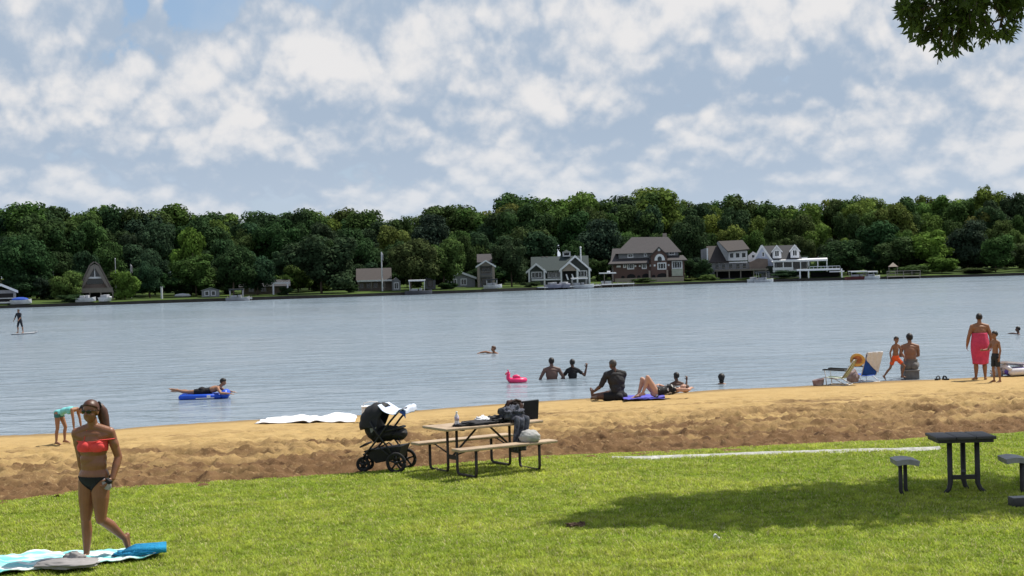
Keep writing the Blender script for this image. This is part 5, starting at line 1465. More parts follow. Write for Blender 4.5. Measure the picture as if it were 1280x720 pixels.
# bottle
o = thing('water_bottle', 'clear plastic water bottle with white cap at the left end of the picnic table', 'bottle', onT(-0.60, 0.16))
PLA = mat('clear_plastic', (0.66, 0.62, 0.68), 0.25, var=0.08)
mb = MB(); mb.tube([(0, 0, 0), (0, 0, 0.005), (0, 0, 0.07), (0, 0, 0.085), (0, 0, 0.10), (0, 0, 0.15), (0, 0, 0.185), (0, 0, 0.20)], [0.030, 0.034, 0.034, 0.031, 0.034, 0.034, 0.014, 0.013], 16); mb.build('bottle_body', PLA, o, True)
mb = MB(); mb.cyl((0, 0, 0.197), (0, 0, 0.222), 0.015, 0.014, 12); mb.build('cap', WHT, o, True)
mb = MB(); mb.cyl((0, 0, 0.09), (0, 0, 0.14), 0.0347, 0.0347, 16); mb.build('paper_band', mat('mauve', (0.42, 0.34, 0.45), 0.6), o, True)
def pile(name, label, cat, a_, n_, parts, m, z_=0.757, rz=TA):
    o = mb_join(*parts).build(name, m, None, True); o.location = onT(a_, n_, z_); o.rotation_euler = (0, 0, rz)
    return tag(o, label, cat)
pile('clothes', 'flat dark clothes laid along the left half of the picnic table top', 'clothes', -0.22, 0.18, [lump((0, 0, 0.02), (0.34, 0.13, 0.045), 2, 0.3, 1.8), lump((-0.28, 0.02, 0.015), (0.14, 0.08, 0.03), 5, 0.3)], DKGREY)
pile('cloth', 'white cloth folded between dark clothes on the picnic table', 'cloth', -0.08, 0.10, [lump((0, 0, 0.055), (0.12, 0.10, 0.055), 7, 0.35, 1.9)], WHT)
pile('shirt', 'black folded shirt in the middle of the picnic table top', 'shirt', 0.16, 0.12, [lump((0, 0, 0.04), (0.22, 0.15, 0.06), 9, 0.3, 1.9)], BLK)
PATT = mat('dark_patterned_cloth', (0.012, 0.012, 0.016), 0.85, c2=(0.11, 0.12, 0.16), scale=16, detail=2)
def hang(u, v):
    x_ = -0.13 + 0.26 * u + 0.03 * math.sin(v * 5); z_ = 0.02 - 0.46 * max(0, v - 0.35) / 0.65
    y_ = (-0.20 + 0.26 * min(v, 0.35) / 0.35 * 0 - 0.0) if v > 0.35 else 0.10 - 0.30 * v / 0.35
    k_ = 1 - 0.35 * max(0, v - 0.35)
    return (x_ * k_ + 0.03, y_ - 0.02 - 0.035 * abs(math.sin(u * 9)) * (1 if v > 0.3 else 0.3), z_ + 0.05 * (v < 0.35) * abs(math.sin(u * 6)) + 0.02)
jk = MB(); jk.sheet(hang, 30, 30, 0.012)
pile('jacket', 'dark patterned jacket in the pile with one sleeve hanging over the table edge', 'jacket', 0.40, 0.19, [lump((0.0, 0.0, 0.10), (0.20, 0.16, 0.13), 11, 0.4, 1.8), jk], PATT)
pile('backpack', 'brown black backpack heaped behind the patterned jacket on the table', 'backpack', 0.60, -0.02, [lump((0, 0, 0.12), (0.17, 0.14, 0.17), 13, 0.20, 1.3), lump((-0.02, -0.04, 0.25), (0.11, 0.08, 0.05), 15, 0.4), MB().tube([(-0.17, -0.07, 0.15), (-0.12, -0.09, 0.27), (0, -0.09, 0.31), (0.09, -0.08, 0.28)], 0.02, 8)],
     mat('brown_black_nylon', (0.014, 0.012, 0.012), 0.75, c2=(0.085, 0.03, 0.02), scale=5))
o = thing('tote_bag', 'square black tote bag standing at the right end of the picnic table', 'bag', onT(0.84, 0.02), TA + R(-28))
mb = MB(); mb.add([(-0.17, -0.07, 0), (0.17, -0.07, 0), (0.17, 0.07, 0), (-0.17, 0.07, 0), (-0.19, -0.05, 0.26), (0.19, -0.06, 0.29), (0.19, 0.05, 0.29), (-0.19, 0.05, 0.26)], [(0, 3, 2, 1), (4, 5, 6, 7), (0, 1, 5, 4), (1, 2, 6, 5), (2, 3, 7, 6), (3, 0, 4, 7)]); mb.build('bag_body', BLK, o)
mb = MB(); mb.tube([(-0.10, -0.062, 0.24), (-0.11, -0.085, 0.16), (-0.095, -0.088, 0.10), (-0.07, -0.085, 0.16), (-0.05, -0.068, 0.25)], 0.008, 6); mb.build('handle', mat('grey_strap', (0.22, 0.21, 0.22), 0.8), o, True)
o = mb_join(lump((0, 0, 0.06), (0.155, 0.125, 0.12), 17, 0.12, 1.6, flat=True)).build('cap_bundle', mat('light_grey_cloth', (0.50, 0.49, 0.47), 0.85, c2=(0.30, 0.29, 0.28), scale=6), None, True)
o.location = onT(0.48, 0.62, 0.472); tag(o, 'rounded light grey bundle sitting on the near bench of the picnic table', 'bundle')

# ---- dark square table with single seats under the tree
DKP = mat('dark_recycled_plastic', (0.030, 0.027, 0.028), 0.6, var=0.35, scale=6, bump=0.15, bscale=30)
TOPG = mat('worn_dark_board', (0.055, 0.050, 0.050), 0.55, var=0.3, scale=5, bump=0.2, bscale=30)
q = lz(1202, 614)
t2 = thing('pedestal_table', 'dark square park table on a pedestal of posts under the tree shade', 'table', q, R(-1))
mb = MB()
for j in range(3): mb.box((-0.255 + 0.255 * j, 0, 0.715), (0.249, 0.58, 0.040), None, 0.010)
mb.build('tabletop', TOPG, t2, 'auto')
mb = MB(); mb.box((0, -0.24, 0.675), (0.70, 0.04, 0.04)); mb.box((0, 0.24, 0.675), (0.70, 0.04, 0.04)); mb.box((-0.33, 0, 0.675), (0.04, 0.44, 0.04)); mb.box((0.33, 0, 0.675), (0.04, 0.44, 0.04)); mb.build('apron', DKP, t2)
for (x_, y_) in ((-0.175, -0.12), (0.175, -0.12), (0.085, 0.20)):
    mb = MB(); mb.tube([(x_, y_, 0.655), (x_, y_, 0.12), (x_ * 1.15, y_ - 0.02, 0.05), (x_ * 1.6 , y_ - 0.05, -0.02)], [0.034, 0.034, 0.030, 0.026], 10); mb.build('leg', DKP, t2, True)
mb = MB(); mb.box((0, -0.12, 0.20), (0.30, 0.05, 0.055)); mb.box((0.04, 0.05, 0.24), (0.05, 0.28, 0.05), Matrix.Rotation(-0.25, 3, 'Z')); mb.build('stretcher', DKP, t2)
def stool(px, py, label, flip=1, grp='single seats of the dark pedestal table'):
    q_ = lz(px, py)
    st_ = thing('park_seat', label, 'seat', q_, R(-2), grp)
    mb = MB(); mb.sheet(lambda u, v: (-0.15 + 0.30 * u, -0.20 + 0.40 * v, 0.455 + 0.022 * math.sin(math.pi * u) - 0.010 * u), 12, 6, 0.065); mb.build('seat_slab', mat('lit_grey_board', (0.25, 0.245, 0.24), 0.5, var=0.3, scale=5), st_, 'auto')  # slab pale all over, the light on its top put into the colour
    for y_ in (-0.07, 0.10):
        x_ = flip * -0.075 + (0.10 if y_ > 0 else 0.0)
        mb = MB(); mb.tube([(x_, y_, 0.40), (x_, y_, 0.06), (x_ + 0.03, y_, -0.03)], [0.026, 0.026, 0.022], 8); mb.build('leg', DKP, st_, True)
    return st_
stool(1132, 618, 'single dark seat on two posts left of the square pedestal table')
stool(1268, 616, 'single dark seat on a post right of the square pedestal table, cut by the frame', -1)
q = lz(1283, 633)
o = thing('timber', 'dark timber lying in the grass at the right edge of the photo', 'timber', (q.x, q.y, q.z), R(5))
mb = MB(); mb.box((0.1, 0, 0.055), (0.60, 0.17, 0.12), None, 0.018); mb.build('beam', TOPG, o, 'auto')
mb = MB(); mb.box((0.1, 0, 0.117), (0.585, 0.155, 0.008), None, 0.002); mb.build('lit_top_face', MATS['lit_grey_board'], o)  # pale sheet on the dark beam, its lit top put in as colour
q = lz(718, 659)
o = mb_join(lump((0, 0, 0.01), (0.10, 0.06, 0.035), 21, 0.5, 2.0), lump((0.08, 0.03, 0.01), (0.05, 0.04, 0.045), 23, 0.5, 2.2)).build('dirt_clod', mat('brown_clod', (0.11, 0.07, 0.045), 0.95, var=0.4, scale=14), None, True)
o.location = q; tag(o, 'small brown clod of earth in the grass at the tip of the tree shadow', 'clod')
q = lz(896, 677)
mb = MB(); mb.sheet(lambda u, v: (0.07 * (u - .5), 0.05 * (v - .5), 0.05 + 0.02 * math.sin(u * 5) + 0.015 * math.cos(v * 6)), 8, 8, 0.002)
o = mb.build('paper_scrap', WHT, None, True); o.location = q; tag(o, 'tiny crumpled white paper scrap in the foreground grass', 'litter')

# ---- beach chairs and bags on the right
def beach_chair(label, px, py, yaw, fab, frame, lean, hgt, wid):
    q = G(px, py)
    r = thing('beach_chair', label, 'beach chair', (q.x, q.y, q.z), yaw)
    w = wid / 2; so = 0.20
    top = Vector((0, so + 0.02 + hgt * math.sin(lean), 0.20 + hgt * math.cos(lean))); bot = Vector((0, so, 0.18))
    X_ = Vector((1, 0, 0))
    mb = MB()
    for s_ in (-1, 1):
        mb.tube([bot + X_ * s_ * w, bot.lerp(top, 0.97) + X_ * s_ * w, top + X_ * s_ * (w - 0.05)], 0.013, 8)
        mb.tube([(s_ * w, so, 0.18), (s_ * w, -0.28, 0.21)], 0.013, 8)
        mb.tube([(s_ * w, -0.25, 0.40), (s_ * w, -0.22, 0.20), (s_ * w, -0.20, 0.0)], 0.012, 8)
        mb.tube([(s_ * w, -0.05, 0.20), (s_ * w, so + 0.16, 0.0)], 0.012, 8)
        mb.tube([(s_ * w, -0.20, 0.01), (s_ * w, so + 0.16, 0.01)], 0.012, 8)
    mb.tube([top - X_ * (w - 0.05), top + X_ * (w - 0.05)], 0.013, 8); mb.tube([(-w, -0.20, 0.01), (w, -0.20, 0.01)], 0.012, 8); mb.tube([(-w, so + 0.16, 0.01), (w, so + 0.16, 0.01)], 0.012, 8)
    mb.build('frame', frame, r, True)
    for s_ in (-1, 1):
        mb = MB(); a0 = Vector((s_ * (w + 0.01), -0.30, 0.41)); a1 = bot.lerp(top, 0.42) + X_ * s_ * (w + 0.01)
        mb.tube([a0, a0.lerp(a1, 0.1) + Vector((0, 0, 0.012)), a0.lerp(a1, 0.9) + Vector((0, 0, 0.008)), a1], [0.016, 0.022, 0.022, 0.014], 8); mb.build('armrest', BLKP, r, True)
    def back(u, v):
        p = bot.lerp(top, 0.02 + 0.96 * v) + X_ * (-w + 0.012 + (2 * w - 0.024) * u)
        p.y += 0.05 * math.sin(math.pi * v) * math.sin(math.pi * u) ** 0.5
        return p
    mb = MB(); mb.sheet(back, 12, 14, 0.006); mb.build('backrest', fab, r, True)
    mb = MB(); mb.sheet(lambda u, v: (-w + 0.012 + (2 * w - 0.024) * u, -0.27 + (so + 0.26) * v, 0.205 - 0.03 * v - 0.04 * math.sin(math.pi * u) * math.sin(math.pi * v)), 10, 10, 0.006); mb.build('seat', fab, r, True)
    r['top'] = 0
    return r, top, bot, w
def stripe_mat(n, a, b, sc):
    m = bpy.data.materials.new(n); m.use_nodes = True; nt = m.node_tree; bs = nt.nodes['Principled BSDF']
    tcn = nt.nodes.new('ShaderNodeTexCoord'); wv = nt.nodes.new('ShaderNodeTexWave'); wv.inputs['Scale'].default_value = sc; wv.inputs['Distortion'].default_value = 0.2
    nt.links.new(tcn.outputs['Object'], wv.inputs['Vector']); nt.links.new(mixc(nt, smooth01(nt, wv.outputs['Fac'], 0.45, 0.55), a, b), bs.inputs['Base Color']); bs.inputs['Roughness'].default_value = 0.8
    return m
c1, tp, bt, w_ = beach_chair('low beach chair with green and cream fabric, a round hat hung on its back', 1046, 481, R(-118), stripe_mat('green_cream', (0.10, 0.16, 0.06), (0.60, 0.62, 0.52), 3.0), mat('pale_metal', (0.55, 0.55, 0.54), 0.4, metal=0.3), R(34), 0.57, 0.50)
del c1['top']
M1 = Matrix.Rotation(R(-118), 4, 'Z'); M1.translation = c1.location
hq = M1 @ (bt.lerp(tp, 0.93) + Vector((0.02, 0.06, 0.03)))
o = thing('sun_hat', 'round yellow rimmed peach hat hanging on the back of the green beach chair', 'hat', hq, R(10))
Rt = Matrix.Rotation(R(-62), 3, 'X') @ Matrix.Rotation(R(20), 3, 'Y')
mb = MB()
prof = [(0.0, 0.115), (0.07, 0.11), (0.105, 0.08), (0.12, 0.0)]
mb.v = []; n_ = 24
vs = []; fs = []
for i, (r_, z_) in enumerate(prof):
    for k_ in range(n_):
        a = 2 * math.pi * k_ / n_; vs.append(Rt @ Vector((max(r_, 0.002) * math.cos(a), max(r_, 0.002) * math.sin(a), z_)))
for i in range(len(prof) - 1):
    for k_ in range(n_): fs.append((i * n_ + k_, i * n_ + (k_ + 1) % n_, (i + 1) * n_ + (k_ + 1) % n_, (i + 1) * n_ + k_))
mb.add(vs, fs); mb.build('hat_crown', mat('peach_straw', (0.62, 0.29, 0.17), 0.85, var=0.2, scale=14), o, True)
mb = MB(); vs, fs = [], []
for i, (r_, z_) in enumerate([(0.118, 0.004), (0.15, 0.0), (0.195, -0.02), (0.195, -0.032), (0.15, -0.012), (0.118, -0.008)]):
    for k_ in range(n_):
        a = 2 * math.pi * k_ / n_; vs.append(Rt @ Vector((r_ * math.cos(a), r_ * math.sin(a), z_ + 0.02 * math.sin(2 * a) * (r_ > 0.15))))
for i in range(6):
    for k_ in range(n_): fs.append((i * n_ + k_, i * n_ + (k_ + 1) % n_, ((i + 1) % 6) * n_ + (k_ + 1) % n_, ((i + 1) % 6) * n_ + k_))
mb.add(vs, fs); mb.build('brim', mat('yellow_straw', (0.58, 0.37, 0.13), 0.85, var=0.2, scale=14), o, True)
BLUEC = mat('royal_blue_fabric', (0.010, 0.075, 0.40), 0.8, var=0.2, scale=8)
c2, tp, bt, w_ = beach_chair('blue beach chair seen from behind with a white towel over its back', 1080, 477, R(-154), BLUEC, mat('white_metal', (0.70, 0.70, 0.71), 0.4), R(20), 0.64, 0.50)
del c2['top']
tp2 = tp.copy()
mb = MB()
def tw(u, v):
    k_ = v * 1.3
    x_ = -w_ - 0.01 + (2 * w_ + 0.02) * u
    if k_ < 0.9:      # behind the backrest (its +y side), hanging lower on one side
        ln = 0.18 + 0.44 * (1 - u) ** 0.8
        d_ = (bt - tp2).normalized()
        p = tp2 + d_ * ln * (1 - k_ / 0.9) + Vector((x_, 0.065 + 0.02 * mnoise.noise(Vector((u * 6, v * 4, 5))), 0.02))
    else:
        f = (k_ - 0.9) / 0.4
        p = tp2 + Vector((x_, 0.065 - 0.09 * f - 0.0, 0.025 - 0.10 * f * f))
    return p
mb.sheet(tw, 26, 30, 0.008)
o = mb.build('draped_towel', mat('white_towel', (0.70, 0.69, 0.72), 0.9, var=0.12, scale=10, bump=0.4, bscale=60), None, True)
o.location = c2.location; o.rotation_euler = c2.rotation_euler; tag(o, 'white towel draped over the back of the blue beach chair', 'towel')
q = G(1066, 479)
o = thing('beach_bag', 'brown grey patterned beach bag between the two beach chairs', 'bag', (q.x, q.y, q.z - 0.02), R(12))
mb = lump((0, 0, 0.15), (0.17, 0.12, 0.21), 31, 0.12, 1.5); mb.build('bag_body', mat('brown_print', (0.16, 0.11, 0.10), 0.85, c2=(0.36, 0.29, 0.29), scale=14), o, True)
mb = MB(); mb.tube([(-0.09, -0.06, 0.28), (-0.06, -0.07, 0.40), (0.04, -0.07, 0.41), (0.09, -0.06, 0.28)], 0.012, 8); mb.build('handle', mat('pink_cord', (0.55, 0.38, 0.40), 0.8), o, True)
q = G(1023, 482)
o = thing('tote_bag', 'small white and maroon open bag left of the green beach chair', 'bag', (q.x, q.y, q.z - 0.02), R(20))
mb = MB(); mb.sheet(lambda u, v: (0.17 * math.cos(2 * math.pi * u) * (0.85 + 0.2 * v), 0.10 * math.sin(2 * math.pi * u) * (0.85 + 0.15 * v), 0.02 + 0.17 * v + 0.03 * math.cos(2 * math.pi * u) * v), 28, 6, 0.012); mb.build('bag_body', mat('maroon_canvas', (0.14, 0.035, 0.04), 0.85, c2=(0.52, 0.48, 0.48), scale=4), o, True)
mb = MB(); mb.ell((0, 0, 0.09), (0.145, 0.085, 0.07), None, 16, 8, lambda d: 1 + 0.15 * mnoise.noise(d * 3)); mb.build('contents', WHT, o, True)
# sandals
for i, (px, py, lab, a) in enumerate([(1172, 475, 'dark sandal nearer the sitting person, left one of the pair', 60), (1182, 475, 'dark sandal further right in the pair left on the sand', 95)]):
    q = G(px, py)
    o = thing('sandal', lab, 'sandal', (q.x, q.y, q.z), R(a), 'pair of dark sandals on the sand')
    mb = MB(); mb.prism([(-0.14, 0.0), (0.14, 0.0), (0.15, 0.03), (0.05, 0.03), (-0.14, 0.05)], -0.045, 0.045); mb.build('sole', RUB, o)
    mb = MB(); mb.sheet(lambda u, v: (0.0 + 0.12 * v, -0.048 + 0.096 * u, 0.035 + 0.075 * math.sin(math.pi * u)), 10, 4, 0.006); mb.build('strap', BLK, o, True)
# rafts and bag at the right edge
WV = mat('raft_white', (0.72, 0.70, 0.72), 0.35, var=0.06); PV = mat('raft_violet', (0.13, 0.09, 0.46), 0.4); MV = mat('raft_maroon', (0.10, 0.02, 0.04), 0.4)
q = G(1275, 470)
o = thing('inflatable_raft', 'white inflatable raft with violet stripe lying at the water edge behind the boy', 'raft', (q.x + 0.1, q.y + 0.25, q.z + 0.02), R(12))
for j in range(4):
    mb = MB(); mb.tube([(-0.52, -0.3 + 0.2 * j, 0.08), (-0.46, -0.3 + 0.2 * j, 0.10), (0.9, -0.3 + 0.2 * j, 0.12), (0.96, -0.3 + 0.2 * j, 0.11)], [0.04, 0.10, 0.10, 0.04], 12); mb.build('air_tube', PV if j == 1 else WV, o, True)
mb = MB(); mb.tube([(-0.50, -0.35, 0.18), (-0.44, 0, 0.24), (-0.50, 0.35, 0.18)], [0.05, 0.075, 0.05], 12); mb.build('pillow', WV, o, True)
o2 = thing('bodyboard', 'maroon and white bodyboard resting on the raft at the right edge', 'bodyboard', (q.x - 0.10, q.y + 0.30, q.z + 0.30), R(20))
brd = [(-0.48, -0.16), (-0.35, -0.24), (0.40, -0.24), (0.48, -0.20), (0.48, 0.20), (0.40, 0.24), (-0.35, 0.24), (-0.48, 0.16)]
mb = MB(); mb.slab([(a, b_, 0.0) for a, b_ in brd], -0.045); mb.build('deck', WV, o2)
mb = MB(); mb.slab([(-0.40, -0.19, 0.049), (0.36, -0.20, 0.049), (0.36, -0.06, 0.049), (-0.40, -0.04, 0.049)], 0.004); mb.build('stripe', MV, o2)
o2.rotation_euler = (R(-8), R(6), R(20))
q = G(1250, 471)
o = mb_join(lump((0, 0, 0.10), (0.16, 0.12, 0.16), 41, 0.3, 1.8)).build('bag', mat('grey_bag', (0.35, 0.34, 0.34), 0.85, c2=(0.62, 0.61, 0.60), scale=8), None, True)
o.location = (q.x, q.y + 0.25, q.z - 0.03); tag(o, 'grey white bag on the sand behind the boy in dark shorts', 'bag')

# ---- pink flamingo float
q = P(645, 478, ZW)
o = thing('flamingo_float', 'bright pink bird shaped inflatable float on the lake', 'float', (q.x, q.y, ZW), R(4))
o.scale = (0.85, 0.85, 0.85)
PK = mat('pink_vinyl', (0.80, 0.04, 0.16), 0.35, var=0.12)
ring = [(0.06 + 0.25 * math.cos(a), 0.20 * math.sin(a), 0.075) for a in np.linspace(0, 2 * math.pi, 25)]
mb = MB(); mb.tube(ring, 0.085, 12, False); mb.build('ring', PK, o, True)
mb = MB(); mb.tube([(-0.20, 0, 0.08), (-0.27, 0, 0.16), (-0.27, 0, 0.22), (-0.25, 0, 0.28), (-0.25, 0, 0.32)], [0.085, 0.075, 0.065, 0.06, 0.055], 12); mb.ell((-0.265, 0, 0.32), (0.075, 0.055, 0.055), None, 12, 8); mb.build('neck', PK, o, True)
mb = MB(); mb.tube([(-0.31, 0, 0.32), (-0.35, 0, 0.295), (-0.36, 0, 0.27)], [0.035, 0.025, 0.008], 8); mb.build('beak', REDP, o, True)
for s_ in (-1, 1):
    mb = MB(); mb.tube([(-0.25, s_ * 0.03, 0.35), (-0.265, s_ * 0.06, 0.42), (-0.27, s_ * 0.08, 0.46)], [0.022, 0.018, 0.004], 8); mb.build('ear', PK, o, True)
    mb = MB(); mb.ell((0.02, s_ * 0.15, 0.19), (0.13, 0.04, 0.07), None, 14, 8); mb.build('wing', PK, o, True)
# ================================================================== FAR BANK: HOUSES, DOCKS, BOATS
HM = {}
def hm(n, c, **k): return mat('far_' + n, c, **dict(dict(rough=0.85, var=0.15, scale=2.0), **k))
BRICK = hm('brick', (0.095, 0.058, 0.050), c2=(0.150, 0.092, 0.078), scale=8); SHING = hm('grey_shingle', (0.042, 0.038, 0.041), c2=(0.070, 0.064, 0.066), scale=6)
BRSH = hm('brown_shingle', (0.036, 0.030, 0.029), c2=(0.062, 0.052, 0.049), scale=6); GRSH = hm('green_shingle', (0.020, 0.032, 0.033), c2=(0.036, 0.052, 0.052), scale=6); DKSH = hm('dark_shingle', (0.022, 0.024, 0.028), c2=(0.045, 0.045, 0.05), scale=6)
SIDW = hm('white_siding', (0.66, 0.67, 0.70), var=0.06); SIDG = hm('grey_siding', (0.24, 0.245, 0.26)); SIDB = hm('brown_siding', (0.17, 0.135, 0.115)); SIDN = hm('green_siding', (0.06, 0.07, 0.065)); TRIM = hm('white_trim', (0.74, 0.75, 0.77), var=0.05)
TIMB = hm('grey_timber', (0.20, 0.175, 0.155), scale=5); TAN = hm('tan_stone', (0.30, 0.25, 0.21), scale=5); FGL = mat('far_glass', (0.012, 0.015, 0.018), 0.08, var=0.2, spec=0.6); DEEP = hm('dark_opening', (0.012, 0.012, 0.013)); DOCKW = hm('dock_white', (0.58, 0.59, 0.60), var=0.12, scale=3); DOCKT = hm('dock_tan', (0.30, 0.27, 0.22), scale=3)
CANW = hm('boat_canopy_white', (0.66, 0.66, 0.66)); CAND = hm('boat_canopy_dark', (0.03, 0.035, 0.04)); CANB = hm('boat_cover_blue', (0.02, 0.07, 0.36)); HULL = hm('boat_hull', (0.60, 0.61, 0.63), rough=0.4); ALU = mat('far_aluminium', (0.45, 0.46, 0.48), 0.4, metal=0.6); REDB = hm('dull_red', (0.14, 0.04, 0.04))

def window(par, x, z, w, h, y, bars=1, fr=TRIM, t=0.14):
    """frame (part) standing 6 cm proud of the wall at y, with its pane behind (sub-part)"""
    mb = MB()
    for sx_ in (-1, 1): mb.box((x + sx_ * (w / 2 - t / 2), y - 0.04, z), (t, 0.10, h))
    for sz in (-1, 1): mb.box((x, y - 0.042, z + sz * (h / 2 - t / 2)), (w - 2 * t, 0.10, t))
    for b_ in range(1, bars + 1): mb.box((x - w / 2 + w * b_ / (bars + 1), y - 0.03, z), (0.07, 0.07, h - 2 * t))
    o = mb.build('window', fr, par)
    mb = MB(); mb.box((x, y - 0.012, z), (w - t, 0.02, h - t)); mb.build('pane', FGL, o)
    return o
def roof_x(mb, x0, x1, y0, y1, ze, zr, t=0.18):
    ym = (y0 + y1) / 2
    mb.prism2 = None
    mb.slab([(x0, y0, ze), (x1, y0, ze), (x1, ym, zr), (x0, ym, zr)], t)
    mb.slab([(x1, y1, ze), (x0, y1, ze), (x0, ym, zr), (x1, ym, zr)], t)
def roof_y(mb, x0, x1, y0, y1, ze, zr, t=0.18):
    xm = (x0 + x1) / 2
    mb.slab([(x0, y1, ze), (x0, y0, ze), (xm, y0, zr), (xm, y1, zr)], t)
    mb.slab([(x1, y0, ze), (x1, y1, ze), (xm, y1, zr), (xm, y0, zr)], t)
def gable_trim(par, x0, x1, y, ze, zr, t=0.28, m=TRIM):
    xm = (x0 + x1) / 2; mb = MB()
    d = Vector((xm - x0, 0, zr - ze)); L_ = d.length; a = math.atan2(d.z, d.x)
    mb.prism([(x0, ze), (xm, zr), (xm, zr - t * 1.35), (x0, ze - t * 1.35)], y - 0.09, y)
    mb.prism([(xm + 0.004, zr), (x1, ze), (x1, ze - t * 1.35), (xm + 0.004, zr - t * 1.35)], y - 0.09, y)
    mb.build('gable_trim', m, par)
def wall_gable(mb, x0, x1, y0, y1, zb, ze, zr):
    mb.prism([(x0, zb), (x1, zb), (x1, ze), ((x0 + x1) / 2, zr), (x0, ze)], y0, y1)
def house(name, label, cat, px, off, rz=0.0):
    p = FP(px, off)
    r = thing(name, label, cat, (p.x, p.y, p.z), math.atan2(-p.x, p.y) * 1.0 + rz)
    return r, FPX / p.y, p
def zpx(p, py, px): return D(px, py, p.y).z - p.z

# ---- A-frame cottage
h, s_, p = house('cottage', 'timber A-frame cottage with a tall glazed gable at the left of the far bank', 'cottage', 119, 7)
zt = zpx(p, 328, 119); hw = 22 / s_
mb = MB(); mb.prism([(-hw * 0.72, 1.35), (hw * 0.72, 1.35), (0.25, zt - 0.42), (-0.25, zt - 0.42)], 0.3, 7.0); mb.box((0, 3.8, 0.2), (hw * 1.5, 6.0, 2.3)); mb.build('wall', SIDB, h)
mb = MB()
for s2 in (-1, 1):
    mb.slab([(s2 * hw * 1.0, -0.5, 0.9), (s2 * 0.62, -0.5, zt - 0.45), (s2 * 0.62, 7.4, zt - 0.45), (s2 * hw * 1.0, 7.4, 0.9)], 0.2 * s2)
    mb.slab([(s2 * 0.62, -0.5, zt - 0.45), (0, -0.5, zt), (0, 7.4, zt), (s2 * 0.62, 7.4, zt - 0.45)], 0.2 * s2)
mb.build('roof', hm('pale_shake', (0.15, 0.125, 0.11), scale=6), h)
mb = MB()
for s2 in (-1, 1): mb.prism([(s2 * hw * 0.97, 0.95), (s2 * hw * 0.97 - s2 * 0.3, 0.95), (s2 * 0.02, zt - 0.75), (s2 * 0.02, zt - 0.25), (s2 * 0.62, zt - 0.58)], -0.42, -0.3)
mb.build('gable_trim', TIMB, h)
gz1 = zt * 0.60
mb = MB(); mb.prism([(-hw * 0.44, gz1), (hw * 0.44, gz1), (0.06, zt - 1.15), (-0.06, zt - 1.15)], 0.24, 0.29); w_o = mb.build('window', FGL, h)
mb = MB(); mb.box((0, 0.2, gz1 + 0.9), (0.16, 0.08, 1.8)); mb.box((0, 0.2, gz1 - 0.02), (hw * 1.1, 0.09, 0.28)); mb.build('mullion', TRIM, w_o)
mb = MB(); mb.box((0, 0.24, gz1 - 0.62), (hw * 0.9, 0.06, 0.75)); mb.build('glass_door', FGL, h)
mb = MB(); mb.box((0, -0.6, 1.28), (hw * 1.95, 1.9, 0.18)); mb.box((0, -1.52, 1.85), (hw * 1.95, 0.06, 0.09)); mb.box((0, -1.5, 1.6), (hw * 1.9, 0.04, 0.5))
for x_ in (-0.95, -0.3, 0.3, 0.95): mb.box((x_ * hw, -1.45, 0.45), (0.16, 0.16, 2.0))
mb.build('deck', TIMB, h)
mb = MB(); mb.box((0, 0.78, 0.5), (hw * 1.3, 0.05, 1.2)); mb.build('lower_opening', DEEP, h)

